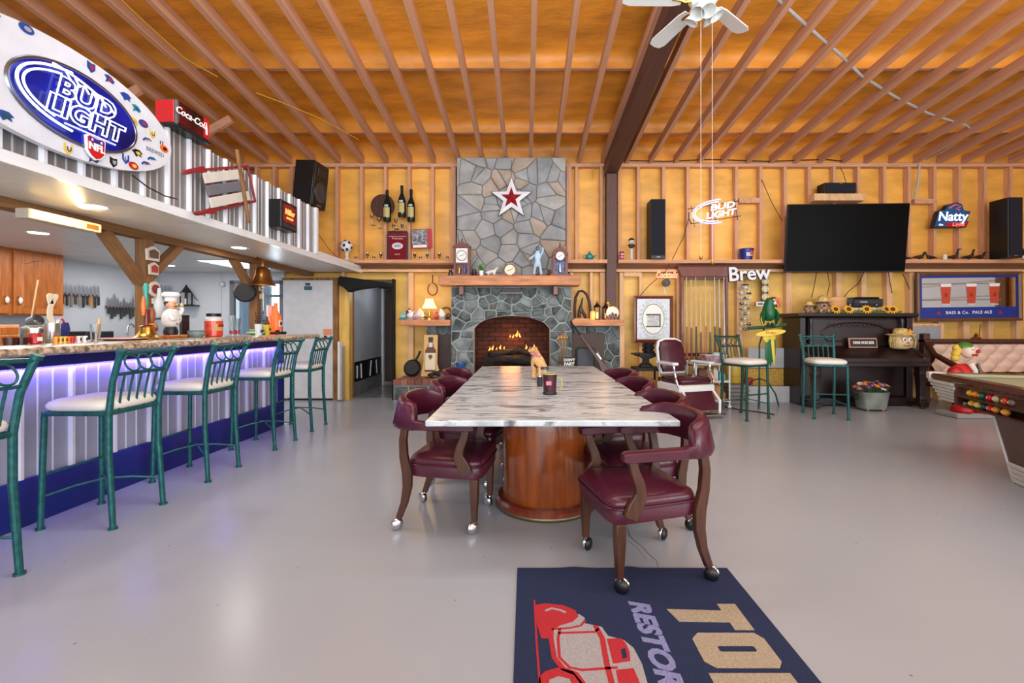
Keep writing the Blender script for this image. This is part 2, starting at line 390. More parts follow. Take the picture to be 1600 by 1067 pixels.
# plates, the ledge that runs along the wall, blocking
for z0, z1, y0, m in ((3.89, 3.945, 7.585, wood_stud), (2.255, 2.31, 7.36, wood_stud), (2.18, 2.255, 7.60, mat('ledge_girt_board', (120, 78, 46), .7, vary=.25, scale=5, stretch=(.7, 3, 3))), (2.135, 2.18, 7.56, wood_lite)):  # recessed girt between the plates is a darker board
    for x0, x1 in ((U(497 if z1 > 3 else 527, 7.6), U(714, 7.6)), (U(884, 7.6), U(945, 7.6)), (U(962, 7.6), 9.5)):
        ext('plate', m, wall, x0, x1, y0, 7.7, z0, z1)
ext('plate', wood_stud, wall, -6.2, U(498, 7.6), 7.59, 7.7, 3.89, 3.945)
ext('post', wood_dark, wall, U(946, 7.55), U(961, 7.55), 7.42, 7.6, 0, 3.72)
for u0, u1, v0, v1, m in ((1155, 1190, 309, 317, wood_stud), (1429, 1464, 311, 318, wood_stud), (975, 1001, 424, 432, wood_lite), (1440, 1470, 540, 552, wood_lite)):
    ext('blocking', m, wall, U(u0, 7.6), U(u1, 7.6), 7.595, 7.7, V(v1, 7.6), V(v0, 7.6))
# white kitchen panels on the same wall, below the loft
for i, (u0, u1) in enumerate(((235, 342), (342.6, 355))):
    ext('white_panel', grey_wall, wall, U(u0, 7.6), U(u1, 7.6), 7.66, 7.76, 0, 2.14)
ext('white_panel', grey_wall, wall, WX0, U(441, 7.6), 7.66, 7.76, 2.0, 2.14)
# dark baseboard at right, pale boards leaning there are things of their own
tag(MB().box(-6.3, -6.17, .3, 7.76, 0, 5).build('wall_left', grey_wall), 'white kitchen wall behind the bar', 'wall', kind='structure')
rgt = tag(MB().box(9.45, 9.6, -.6, 7.76, 0, 5).build('wall_right', amber_wall), 'insulated wall at the hall end beyond the frame', 'wall', kind='structure')
for i in range(9): ext('weatherboard', white, rgt, 9.41, 9.45, -.5, 5.9, .05+.3*i, .33+.3*i)
ext('door_post', wood_post, rgt, 9.38, 9.45, 5.9, 6.1, 0, 2.8)
rw = MB()
for x0, x1, z0, z1 in ((-6.3, -4.6, 0, 5.6), (6.6, 9.6, 0, 5.6), (-4.6, 6.6, 3.8, 5.6)): rw.box(x0, x1, -6.2, -6.05, z0, z1)
tag(rw.build('wall_rear', amber_wall), 'wall with the wide garage opening behind the viewpoint', 'wall', kind='structure')
# ---- kitchen window with bright daylight outside
wn = tag(MB().box(WX0, WX1, 7.69, 7.70, WZ0, WZ1).build('window_1', mat('window_glass', (225, 238, 246), .05, trans=1)), 'bright glazed kitchen window beyond the bar', 'window', kind='structure')
frm = mat('grey_window_frame', (112, 118, 126), .5, vary=.1)
for x0, x1, z0, z1 in ((WX0, WX0+.07, WZ0, WZ1), (WX1-.07, WX1, WZ0, WZ1), (WX0, WX1, WZ1-.06, WZ1), (WX0, WX1, WZ0, WZ0+.05), (-4.62, -4.52, WZ0, WZ1), (-4.52, WX1, 1.72, 1.76)):
    ext('window_frame', frm, wn, x0, x1, 7.66, 7.72, z0, z1)
crt = mat('pale_curtain', (206, 222, 236), .8, vary=.08, scale=3)
cv = MB(); secs = [[], []]
pts = [(WX0+.08+.55*i/24, 7.80+.02*math.sin(i*1.6)) for i in range(25)]
cv.prism(pts+[(x, y+.004) for x, y in pts[::-1]], .2, 1.93, 'xy'); cv.build('curtain', crt, wn)
lamp('window_daylight', 'AREA', (-4.5, 8.6, 1.3), 75, (.9, .96, 1), (1.6, 2.0), (-PI/2, 0, 0))
# ---- hallway behind the doorway
hw = MB().box(-3.09, -3.0, 7.84, 9.5, 0, 2.1)
hall = tag(hw.build('wall_hallway', mat('hall_grey', (176, 178, 184), .5, vary=.04, scale=2)), 'grey hallway wall seen through the dark doorway', 'wall', kind='structure')
ext('recess', black, hall, -3.0, -2.992, 7.84, 9.42, .25, .60)
for y, h, t in ((8.05, .22, 0), (8.25, .26, .1), (8.75, .3, -.25), (9.1, .28, .2)): piece('recess_bar', white, hall, (-2.985, y, .42), (.012, .03, h), (t, 0, 0))
ext('tile_base', mat('grey_tile', (120, 122, 124), .25, vary=.2, scale=9), hall, -3.0, -2.985, 7.84, 9.45, 0, .25)
ext('trim_post', white, hall, -3.06, -2.96, 9.45, 9.55, 0, 2.05)
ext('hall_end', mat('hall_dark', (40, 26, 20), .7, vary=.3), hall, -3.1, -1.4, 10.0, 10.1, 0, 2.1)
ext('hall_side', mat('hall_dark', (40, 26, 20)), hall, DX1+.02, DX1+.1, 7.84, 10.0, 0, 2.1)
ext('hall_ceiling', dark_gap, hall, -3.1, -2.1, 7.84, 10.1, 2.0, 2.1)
ext('hall_floor', mat('hall_vinyl', (138, 138, 138), .15, vary=.2, scale=6), hall, -3.0, DX1+.02, 7.77, 10.0, 0, .004)
lamp('hall_light', 'POINT', (-2.55, 8.6, 1.85), 5, (.9, .95, 1), rad=.1)
dr = tag(MB().box(U(613, 7.6), U(615.5, 7.6), 7.58, 7.84, 0, 2.02).build('trim_1', dark_gap), 'dark jamb of the hallway doorway', 'trim', kind='structure')
# ---- loft over the bar: ceiling panels, ribbed knee wall, timber frame
lf = tag(MB().box(-6.17, -2.76, .3, 7.6, 2.16, 2.24).build('ceiling_bar', white), 'low white panelled ceiling over the bar', 'ceiling', kind='structure')
cpan = mat('ceiling_panel_white', (222, 220, 216), .32, vary=.03, scale=2)
ys = [.3+.61*i for i in range(12)]+[7.6]
for a, b_ in zip(ys[:-1], ys[1:]):
    for x0, x1 in ((-3.56, -2.76), (-4.85, -3.565), (-6.17, -4.855)):
        ext('ceiling_panel', cpan, lf, x0, x1, a+.003, b_-.003, 2.135, 2.16)
ext('edge_trim', white_gloss, lf, -2.765, -2.735, .3, 7.6, 2.118, 2.185)
def ribbed(y0, y1, pitch, rib=.027, h=.024, minor=2):
    """profile across the sheet: (offset along, height)"""
    p = []; y = y0
    while y < y1-.001:
        e = min(y+pitch, y1)
        p += [(y, 0)]
        p += [(y+rib*.35, h), (y+rib*1.05, h), (y+rib*1.4, 0)]
        for k in range(1, minor+1):
            q = y+rib*1.4+(pitch-rib*1.4)*k/(minor+1)
            p += [(q-.012, 0), (q-.006, .006), (q+.006, .006), (q+.012, 0)]
        y = e
    return [q for q in p if q[0] <= y1]+[(y1, 0)]
def sheet(parent, y0, y1, z0, z1, X, pitch, m, off=0):
    p = ribbed(y0, y1, pitch); n = len(p)
    vs = [(X+h, y, z0) for y, h in p]+[(X+h, y, z1) for y, h in p]+[(X-.004, y, z0) for y, h in p]
    fs = [(i, i+1, n+i+1, n+i) for i in range(n-1)]+[(i+1, i, 2*n+i, 2*n+i+1) for i in range(n-1)]
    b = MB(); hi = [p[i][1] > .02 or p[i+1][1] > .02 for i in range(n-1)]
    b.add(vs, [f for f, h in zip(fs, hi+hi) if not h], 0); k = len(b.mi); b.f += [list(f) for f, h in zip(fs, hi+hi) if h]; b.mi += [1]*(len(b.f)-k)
    return b.build('ribbed_sheet', [m, rib_lit], parent, ang=20)  # rib faces coloured as if lit, pans left darker
kw = tag(MB().box(-2.86, -2.765, .9, 5.93, 2.18, 2.76).build('wall_loft', white), 'ribbed metal knee wall of the loft above the bar', 'wall', kind='structure')
y = 5.93
while y > 1.0:
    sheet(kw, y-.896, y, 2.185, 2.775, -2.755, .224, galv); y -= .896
ext('end_trim', white_gloss, kw, -2.79, -2.715, 5.9, 5.95, 2.185, 2.78)
tf = thing('trim_2', 'rough brown timber beam, posts and braces above the bar', 'trim', (0, 0, 0), kind='structure')
ext('beam', mat('rough_brown_beam', (128, 88, 50), .75, vary=.35, scale=7, bump=.4, bscale=20, stretch=(4, .8, 4)), tf, -3.665, -3.545, .3, 7.58, 2.065, 2.135)
for yc in (4.3, 6.06):
    ext('post', wood_post, tf, -3.655, -3.555, yc-.048, yc+.048, 0, 2.07)
def brace(y0, z0, y1, z1):
    a = math.atan2(y1-y0, z1-z0); piece('brace', wood_post, tf, (-3.605, (y0+y1)/2, (z0+z1)/2), (.08, .075, math.hypot(y1-y0, z1-z0)), (-a, 0, 0))
brace(3.87, 2.07, 4.25, 1.66); brace(4.72, 2.07, 4.34, 1.72); brace(5.6, 2.07, 6.0, 1.68)
# recessed lights
disc = mat('downlight_lens', (255, 244, 226), .4, emit=9)
for i, (x, y, w_) in enumerate(((-3.19, 3.36, 'recessed downlight nearest the fluorescent fixture'), (-4.64, 4.33, 'recessed downlight above the oak cabinet'), (-3.26, 5.17, 'recessed downlight near the brass bell'),
                            (-4.75, 6.03, 'recessed downlight beyond the first timber post'), (-5.3, 6.75, 'farthest recessed downlight in the kitchen corner'), (-3.2, 1.6, 'recessed downlight above the nearest stool'))):
    t = thing('ceiling_light', w_, 'downlight', (x, y, 2.135), group='recessed lights over the bar')
    MB().lathe([(.07, 0), (.09, -.004), (.095, 0)], n=20, caps=0).build('trim_ring', white_gloss, t)
    MB().lathe([(.001, -.003), (.072, -.003), (.072, 0)], n=20).build('lens', disc, t)
    l = lamp('downlight', 'AREA', (x, y, 2.12), 7, (1, .93, .84), (.13, .13))
# ================================================================ bar
BRZ = -.031
bar = thing('bar', 'long bar clad in ribbed metal with blue boards and violet lights', 'bar', (-3.20, 2.77, 0), BRZ)
for k in range(5):
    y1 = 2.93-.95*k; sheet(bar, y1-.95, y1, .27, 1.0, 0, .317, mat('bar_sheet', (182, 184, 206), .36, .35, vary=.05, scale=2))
MB().box(-.1, -.006, -1.9, 2.93, 0, 1.085).build('frame', navy, bar)
MB().box(-.1, .045, -1.9, 2.95, .99, 1.085, b=.004).build('header_board', navy, bar)
k = MB(); k.prism([(-.05, 0), (.06, 0), (.06, .24), (.03, .285), (-.05, .285)], -1.9, 2.95, 'xz'); k.build('kick_board', navy, bar)
MB().box(-.1, .05, 2.93, 2.99, 0, 1.085, b=.004).build('end_post', navy, bar)
MB().box(-.62, -.1, 2.90, 2.97, 0, 1.085).build('end_panel', navy, bar)
led = mat('violet_led', (130, 115, 255), .4, emit=2.5)
s = MB()
for i in range(120):
    y = -1.88+4.78*i/120; s.box(.012, .026, y, y+.022, .978, .99)
tag(s.build('led_strip', led, bar), 'row of small violet lights under the header', kind='stuff')
for yy in (-1.0, .7, 2.1):
    o = lamp('led_glow', 'AREA', (0, 0, 0), 5, (.2, .13, 1), (1.6, .02), (.45, 0, PI/2)); o.parent = bar; o.location = (.035, yy, .972)
granite_b = mat('brown_granite', (166, 146, 122), .18, vary=.7, scale=30, coat=.3)
ct = MB(); hw = .33
pr = [(-.46, 1.085), (.41, 1.085), (.43, 1.098), (.432, 1.115), (.424, 1.132), (.405, 1.14), (-.46, 1.14)]
ct.loft([[(x, y, z) for x, z in pr] for y in (-1.9, 3.14)]+[[(x*.9-.02, 3.2, z) for x, z in pr]])
tag(ct.build('countertop', granite_b, None, (-3.20, 2.77, 0), (0, 0, BRZ)), 'speckled brown granite top lying along the ribbed bar', 'countertop')
def bx(y): return -3.20+.031*(y-2.77)
CT = 1.14
# ================================================================ bar stools
def make_stool(m, name='bar_stool'):
    t = thing(name, '', 'bar stool')
    hw, fy, by = .19, .2, -.2     # front is +y
    for sx in (-1, 1):
        leg = MB().tube([(sx*(hw+.012), fy+.012, 0), (sx*hw, fy, .70)], .0165, 10).cyl((sx*(hw+.012), fy+.012, 0), (sx*(hw+.012), fy+.012, .012), .024, n=12)
        leg.build('leg', m, t)
        pt = [(sx*(hw+.005), by-.03, 0), (sx*hw, by, .45), (sx*hw, by, .72), (sx*(hw+.006), by-.03, .92), (sx*(hw+.022), by-.095, 1.10)]
        b = MB().tube(pt, [.0165, .019, .019, .018, .0185], 10).cyl((sx*(hw+.005), by-.03, 0), (sx*(hw+.005), by-.03, .012), .025, n=12)
        b.cyl((sx*(hw+.022), by-.093, 1.09), (sx*(hw+.026), by-.102, 1.112), .026, n=12); b.build('leg', m, t)
    f = MB().box(-hw-.015, hw+.015, by-.012, fy+.012, .70, .728, b=.006); f.build('seat_frame', m, t)
    secs = []
    for sc_, z in ((.96, .728), (1.03, .74), (1.05, .762), (1.0, .782), (.86, .797), (.5, .806), (.05, .808)):
        q = []
        for i in range(28):
            a = 2*PI*i/28; c, s_ = math.cos(a), math.sin(a); e = .42
            q.append((.205*sc_*math.copysign(abs(c)**e, c), .215*sc_*math.copysign(abs(s_)**e, s_)+.006, z))
        secs.append(q)
    MB().loft(secs).build('seat_cushion', cream, t, ang=60)
    def back(x, z):      # point on the leaning back plane
        d = -.03*max(0, min(1, (z-.72)/.2))-.065*max(0, (z-.92)/.18); return (x, by+d, z)
    MB().tube([back(-hw-.01, 1.085), (0, by-.10, 1.093), back(hw+.01, 1.085)], .0125, 8).build('top_rail', m, t)
    MB().tube([back(-hw, .955), (0, by-.055, .957), back(hw, .955)], .0115, 8).build('middle_rail', m, t)
    for i in (-1, 0, 1):
        c = back(i*.098, 1.021); T = Matrix.Translation(c) @ Matrix.Rotation(-.33, 4, 'X')
        MB(T).ring((0, 0, 0), .053, .0062, n=20).build('ring', m, t)
    for i in range(5):
        x = (i-2)*.062; MB().tube([(x, by, .72), back(x, .84), back(x, .957)], .0075, 6).build('spindle', m, t)
    for sx in (-1, 1):
        pts = [(sx*(hw+.005), fy+.005, .2), (sx*hw*.5, fy*.5, .235), (0, 0, .25), (-sx*hw*.5, by*.5, .23), (-sx*(hw+.003), by-.02, .19)]
        MB().tube(pts, .0075, 6).build('stretcher', m, t)
    MB().tube([(-hw, fy, .335), (hw, fy, .335)], .0095, 8).build('foot_rail', m, t)
    return t
st0 = make_stool(teal); g = 'teal stools at the bar'
st0.location = (-2.785, 3.01, 0); st0.rotation_euler.z = PI/2; st0['label'] = 'teal metal bar stool with cream seat, second nearest along the bar'; st0['group'] = g
for (x, y, rz, lb) in ((-2.795, 2.11, PI/2, 'teal metal bar stool cut by the frame edge, nearest along the bar'),
                       (-2.78, 3.845, PI/2, 'teal bar stool with cream seat, third along the bar, middle of the row'),
                       (-2.75, 4.775, PI/2-.02, 'teal metal bar stool near the bar end, fourth along the bar'),
                       (-2.76, 5.56, PI/2+.02, 'teal metal bar stool at the far bar end before the white door')):
    dup(st0, (x, y, 0), rz, lb, g)
st1 = make_stool(green_metal)
st1.location = (2.98, 6.21, 0); st1.rotation_euler.z = PI+.41; st1['label'] = 'dark green bar stool standing before the green parrot stand'
del dup(st0, (4.09, 6.23, 0), PI-.23, 'teal bar stool with cream seat standing in front of the piano')['group']
# ================================================================ granite table
gm = bpy.data.materials.new('veined_granite'); gm.use_nodes = True
def granite():
    nt = gm.node_tree; N = nt.nodes; L = nt.links; b = N['Principled BSDF']; b.inputs['Roughness'].default_value = .27; b.inputs['Specular IOR Level'].default_value = .25
    tc = N.new('ShaderNodeTexCoord'); mp = N.new('ShaderNodeMapping'); mp.inputs['Scale'].default_value = (1.0, 4.2, 1); mp.inputs['Rotation'].default_value = (0, 0, .25)
    L.new(tc.outputs['Object'], mp.inputs[0]); nz = N.new('ShaderNodeTexNoise'); nz.inputs['Scale'].default_value = 2.1; nz.inputs['Detail'].default_value = 9; nz.inputs['Roughness'].default_value = .68; nz.inputs['Distortion'].default_value = 1.5
    L.new(mp.outputs[0], nz.inputs[0]); rp = N.new('ShaderNodeValToRGB'); L.new(nz.outputs[0], rp.inputs[0]); e = rp.color_ramp.elements
    e[0].position = .33; e[0].color = rgb((44, 50, 54)); e[1].position = .72; e[1].color = rgb((150, 156, 156))
    for p, c in ((.42, (112, 120, 124)), (.5, (196, 204, 208)), (.6, (172, 180, 184))): q = e.new(p); q.color = rgb(c)
    L.new(rp.outputs[0], b.inputs['Base Color'])
granite()
T0, T1, TX0, TX1 = 2.40, 5.50, -.533, .815
table = thing('dining_table', 'long grey veined granite table on wooden drum pedestals', 'table', (.14, 3.95, 0))
b = MB(); b.box(TX0-.14, TX1-.14, T0-3.95, T1-3.95, .727, .76, b=.006); b.build('tabletop', gm, table)
for y in (3.25-3.95, 4.75-3.95):
    MB().lathe([(.30, .06), (.31, .08), (.31, .70), (.30, .727)], (0, y, 0), n=48).build('pedestal', wood_cherry, table)
    MB().lathe([(.345, .0), (.355, .012), (.355, .05), (.34, .07), (.31, .075)], (0, y, 0), n=48).build('plinth', wood_mahog, table)
    MB().lathe([(.356, .004), (.36, .01), (.36, .022), (.356, .028)], (0, y, 0), n=48, caps=0).build('brass_band', mat('dull_brass', (120, 100, 70), .4, .8), table)
MB().box(-.25, .25, -1.2, 1.2, .68, .727).build('underframe', wood_walnut, table)
# ================================================================ captain's chairs
def make_chair():
    t = thing('captain_chair', '', 'chair')
    # seat : front +y
    def sq(hx, hy0, hy1, z, e=.3, n=32):
        q = []
        for i in range(n):
            a = 2*PI*i/n; c, s_ = math.cos(a), math.sin(a); cy = (hy0+hy1)/2; h = (hy1-hy0)/2
            y = cy+h*math.copysign(abs(s_)**e, s_); k = 1-.1*(hy1-y)/(hy1-hy0); q.append((hx*k*math.copysign(abs(c)**e, c), y, z))
        return q
    MB().loft([sq(.235, -.21, .245, .33), sq(.245, -.22, .255, .335), sq(.25, -.225, .26, .40), sq(.246, -.22, .256, .408)]).build('seat_apron', maroon, t, ang=50)
    MB().tube([Vector(p) for p in sq(.253, -.226, .262, .406, n=40)], .006, 6, closed=1).build('piping', maroon, t)
    MB().loft([sq(.248, -.22, .258, .408), sq(.252, -.224, .262, .425), sq(.245, -.215, .255, .445), sq(.215, -.185, .225, .463), sq(.13, -.11, .14, .474), sq(.02, -.02, .03, .477)]).build('seat_cushion', maroon, t, ang=60)
    # back band + arm pads (one padded horseshoe)
    path = []
    for (x, y, zb, zt, w_) in ((.270, .215, .640, .676, .05), (.272, .20, .634, .684, .062), (.275, .10, .634, .686, .064), (.278, -.09, .634, .686, .062), (.280, -.14, .634, .694, .06),
                               (.278, -.152, .632, .755, .055), (.274, -.172, .632, .788, .056), (.245, -.24, .632, .806, .056), (.19, -.295, .632, .82, .055), (.10, -.325, .632, .826, .055), (0, -.335, .632, .828, .055)):
        path.append((x, y, zb, zt, w_))
    path = path+[(-x, y, a, b_, w_) for x, y, a, b_, w_ in path[-2::-1]]
    secs = []; m = len(path)
    for i, (x, y, zb, zt, w_) in enumerate(path):
        p = Vector((path[min(i+1, m-1)][0]-path[max(i-1, 0)][0], path[min(i+1, m-1)][1]-path[max(i-1, 0)][1], 0)).normalized(); nrm = Vector((p.y, -p.x, 0))
        h = zt-zb; lean = max(0, h-.06)*.32; q = []
        for (a, z) in ((-.5, .12), (-.5, .85), (-.36, .96), (0, 1.0), (.36, .96), (.5, .85), (.5, .12), (.3, 0), (-.3, 0)):
            q.append(Vector((x, y, zb+h*z))+nrm*(w_*a)+nrm*(-lean*(z-.15)*(-1)))
        secs.append(q)
    MB().loft(secs).build('back_and_arms', maroon, t, ang=50)
    # wooden frame
    def slab(pts, x, th, wd, name='arm_support'):
        """flat curved wooden member in a y-z plane: pts (y,z) centreline"""
        L_, R_ = [], []
        for i, (y, z) in enumerate(pts):
            d = Vector((pts[min(i+1, len(pts)-1)][0]-pts[max(i-1, 0)][0], pts[min(i+1, len(pts)-1)][1]-pts[max(i-1, 0)][1])).normalized()
            w_ = wd[i] if isinstance(wd, list) else wd; L_.append((y-d.y*w_/2, z+d.x*w_/2)); R_.append((y+d.y*w_/2, z-d.x*w_/2))
        secs = []
        for i in range(len(pts)):
            xa = x[i] if isinstance(x, list) else x
            secs.append([(xa-th/2, *L_[i]), (xa+th/2, *L_[i]), (xa+th/2, *R_[i]), (xa-th/2, *R_[i])])
        MB().loft(secs).build(name, wood_walnut, t, bev=.004)
    for s_ in (-1, 1):
        slab([(.165, .637), (.155, .59), (.13, .53), (.12, .48), (.15, .42), (.175, .37)], [s_*.268]*3+[s_*.264]*3, .026, [.04, .045, .05, .058, .075, .07])
        slab([(-.22, .655), (-.235, .56), (-.235, .46), (-.215, .36), (-.215, .27), (-.235, .17), (-.27, .075)], [s_*.245, s_*.24, s_*.23, s_*.225, s_*.222, s_*.22, s_*.222], .036, [.04, .045, .05, .06, .055, .042, .034], 'leg')
        MB().loft([[(s_*.215+a*h, .205+b_*h, z) for a, b_ in ((-1, -1), (1, -1), (1, 1), (-1, 1))] for z, h in ((.335, .025), (.25, .024), (.075, .0165))]).build('leg', wood_walnut, t, bev=.004)
        for (x, y) in ((s_*.215, .205), (s_*.222, -.272)):
            w_ = MB().cyl((x, y, .055), (x, y, .08), .011, n=10)
            T = Matrix.Translation((x, y-.012, .036)) @ Matrix.Rotation(s_*.7, 4, 'Z')
            w2 = MB(T); w2.sph((-.004, 0, 0), (.02, .036, .036), 14, 8); w_.add(w2.v, w2.f, 1)
            w3 = MB(T); w3.sph((.008, 0, .003), (.02, .038, .038), 14, 8); w_.add(w3.v, w3.f, 0)
            w_.build('caster', [chrome, black], t)
    return t
ch0 = make_chair(); g = 'maroon captain chairs around the granite table'
ch0.location = (.585, 2.395, 0); ch0.rotation_euler.z = math.radians(104); ch0['group'] = g
ch0['label'] = 'maroon captain chair on casters, its front wheels on the navy mat'
for x, y, dg, lb in ((.685, 2.95, 104, 'maroon captain chair just behind the one on the mat'), (.70, 3.73, 104, 'maroon captain chair on the barber chair side, third from the mat'),
                     (.74, 4.47, 106, 'maroon captain chair on the barber chair side, nearest the fireplace'), (-.485, 2.99, -98, 'maroon captain chair on the bar side, at the near table end'),
                     (-.43, 3.75, -104, 'maroon captain chair on the bar side, middle of the three'), (-.50, 4.53, -105, 'maroon captain chair on the bar side, nearest the hearth')):
    dup(ch0, (x, y, 0), math.radians(dg), lb, g)
# ================================================================ mat
MX0, MX1, MY1, MY0 = -.045, 1.04, 2.357, .35
matm = mat('navy_carpet', (24, 38, 74), .95, vary=.35, scale=160, bump=.5, bscale=300)
mt = thing('floor_mat', 'navy carpet mat with red car print and tan letters', 'mat', ((MX0+MX1)/2, (MY0+MY1)/2, 0))
hx, hy = (MX1-MX0)/2, (MY1-MY0)/2
b = MB(); n = 36
edge = [(-hx+2*hx*i/n, hy+(.012*math.exp(-((i/n-.27)/.05)**2)+.016*math.exp(-((i/n-.535)/.035)**2))) for i in range(n+1)]
b.prism([(-hx, -hy), (hx, -hy)]+edge[::-1], 0, .007, 'xy'); b.build('carpet', matm, mt)
tan = mat('tan_carpet', (164, 150, 128), .95, vary=.2, scale=160, bump=.4, bscale=300)
lav = mat('lavender_carpet', (128, 130, 176), .95, vary=.2, scale=160, bump=.4, bscale=300)
redc = mat('red_carpet', (176, 34, 44), .95, vary=.2, scale=160, bump=.4, bscale=300)
palec = mat('pale_carpet', (160, 156, 158), .95, vary=.15, scale=160, bump=.4, bscale=300)
def ml(x, y): return (x-(MX0+MX1)/2, y-(MY0+MY1)/2)
def gpoly(name, pts, m, z, hole=None):
    if not hole: return MB().prism([ml(*p) for p in pts], .007, z, 'xy').build(name, m, mt)
    b = MB(); n = len(pts); b.add([(*ml(*p), z) for p in pts]+[(*ml(*p), z) for p in hole], [(i, (i+1) % n, n+(i+1) % n, n+i) for i in range(n)]); return b.build(name, m, mt)
gpoly('letter', [(.622, 2.015), (.86, 2.005), (.86, 2.052), (.942, 2.052), (.942, 1.877), (.862, 1.877), (.862, 1.925), (.65, 1.93)], tan, .0082)
gpoly('letter', [(.70, 1.86), (.93, 1.86), (.955, 1.825), (.955, 1.70), (.93, 1.668), (.70, 1.668), (.666, 1.70), (.666, 1.825)], tan, .0082, [(.755, 1.783), (.885, 1.783), (.892, 1.777), (.892, 1.757), (.885, 1.753), (.755, 1.753), (.748, 1.757), (.748, 1.777)])
gpoly('letter', [(.66, 1.645), (.955, 1.645), (.955, 1.50), (.92, 1.46), (.80, 1.46), (.78, 1.50), (.78, 1.57), (.66, 1.57)], tan, .0082)
x_, y_ = ml(.505, 2.075); text('RESTORATION', .118, lav, mt, (x_, y_, .0075), (0, 0, -PI/2), ext_=.0006, bold=.006, align='LEFT', shear=.25, sx=1.15)
def mp(u, v):
    Y = 711*1.27/(v-506); return ml(U(u, Y), Y)
def mprint(name, uv, m, z): MB().prism([mp(*q) for q in uv], .007, z, 'xy').build(name, m, mt)
def mline(name, uv, wd, m, z):
    P = [Vector((*mp(*q), 0)) for q in uv]; L_, R_ = [], []
    for i, p in enumerate(P):
        d = (P[min(i+1, len(P)-1)]-P[max(i-1, 0)]).normalized(); nn = Vector((-d.y, d.x, 0))*wd/2; L_.append((p+nn)[:2]); R_.append((p-nn)[:2])
    MB().prism(L_+R_[::-1], .007, z, 'xy').build(name, m, mt)
mprint('print_wheel', [(835, 948), (851, 945), (880, 948), (899, 956), (904, 966), (895, 974), (875, 980), (862, 990), (860, 1000), (846, 1000), (838, 975)], redc, .0080)
mprint('print_car', [(862, 972), (905, 962), (914, 968), (912, 976), (940, 982), (950, 996), (975, 1003), (990, 1015), (1003, 1040), (1013, 1075), (1020, 1100), (900, 1100), (897, 1062), (880, 1050), (866, 1032), (861, 1000)], palec, .0078)
mline('print_outline', [(862, 972), (861, 1000), (866, 1030), (880, 1048), (900, 1056), (925, 1090)], .02, redc, .0083)
mline('print_outline', [(875, 985), (872, 1000), (874, 1030), (890, 1046), (910, 1050), (965, 1046)], .012, redc, .0083)
mline('print_outline', [(872, 992), (930, 990), (935, 985)], .012, redc, .0083)
mline('print_outline', [(930, 980), (941, 1000), (948, 1040), (955, 1067), (960, 1090)], .022, redc, .0083)
mline('print_outline', [(862, 986), (890, 984), (908, 980), (914, 972)], .01, redc, .0083)
mprint('print_window', [(948, 1001), (970, 1000), (978, 1008), (984, 1022), (985, 1036), (958, 1040)], redc, .0083)
mprint('print_window', [(962, 1050), (990, 1047), (1004, 1080), (1006, 1100), (972, 1100)], redc, .0083)
mprint('print_slot', [(970, 1018), (977, 1016), (980, 1030), (973, 1033)], matm, .0088)
mprint('print_wheel', [(842, 1062), (852, 1052), (872, 1046), (895, 1052), (910, 1070), (910, 1110), (840, 1110)], redc, .0083)
mprint('print_hub', [(858, 1066), (872, 1060), (890, 1064), (896, 1080), (860, 1080)], palec, .0087)
mline('print_arc', [(852, 957), (862, 953), (876, 956), (884, 960)], .012, palec, .0085)
mline('print_line', [(835, 940), (838, 1000), (843, 1067), (845, 1110)], .008, redc, .0083)
# ================================================================ ceiling fan
fx, fy = 1.405, 3.6
fan = thing('ceiling_fan', 'white ceiling fan with glass lamp shades hung from dark beam', 'ceiling fan', (fx, fy, 3.80))
fwm = mat('fan_white', (228, 228, 224), .3, vary=.03, scale=3)
MB().lathe([(.03, -.02), (.085, -.01), (.115, .03), (.12, .08), (.09, .12), (.03, .135), (.03, .16)], n=28).build('motor_housing', fwm, fan)
MB().cyl((0, 0, .14), (0, 0, .40), .013, n=12).build('downrod', fwm, fan)
MB().lathe([(.06, .36), (.07, .42), (.02, .46)], n=20).build('canopy', fwm, fan)
for a in (-33, 39, 111, 183, 255):
    r = math.radians(a-0); T = Matrix.Rotation(r, 4, 'Z') @ Matrix.Rotation(.2, 4, 'X')
    bl = MB(T).prism([(.17, -.045), (.24, -.06), (.58, -.07), (.635, -.05), (.645, 0), (.635, .05), (.58, .07), (.24, .06), (.17, .045)], .03, .038, 'xy')
    q = bl.build('blade', fwm, fan)
    MB(Matrix.Rotation(r, 4, 'Z')).tube([(.1, 0, .02), (.15, 0, .012), (.2, 0, .028), (.25, 0, .03)], .012, 6).build('blade_iron', brass, fan)
shade = mat('frosted_glass', (240, 240, 236), .25, trans=.35, emit=0)
for a in (-140, -90, -20, 40, 150):
    T = Matrix.Rotation(math.radians(a), 4, 'Z') @ Matrix.Translation((.045, 0, -.035)) @ Matrix.Rotation(-.55, 4, 'Y')
    MB(T).lathe([(.018, 0), (.03, -.02), (.04, -.06), (.058, -.10), (.055, -.10), (.036, -.06), (.016, -.005)], n=16).build('lamp_shade', shade, fan)
MB().lathe([(.05, -.0), (.055, -.03), (.03, -.06), (.012, -.075)], n=18).build('light_kit', fwm, fan)
for dx, z1 in ((-.03, -1.98), (.06, -2.02)):
    c = MB().cyl((dx, -.02, -.05), (dx, -.02, z1), .0012, n=5)
    q = c.build('pull_chain', fwm, fan); MB().lathe([(.004, 0), (.013, -.02), (.014, -.035), (.004, -.045)], (dx, -.02, z1), n=10).build('pull_knob', brass, q)
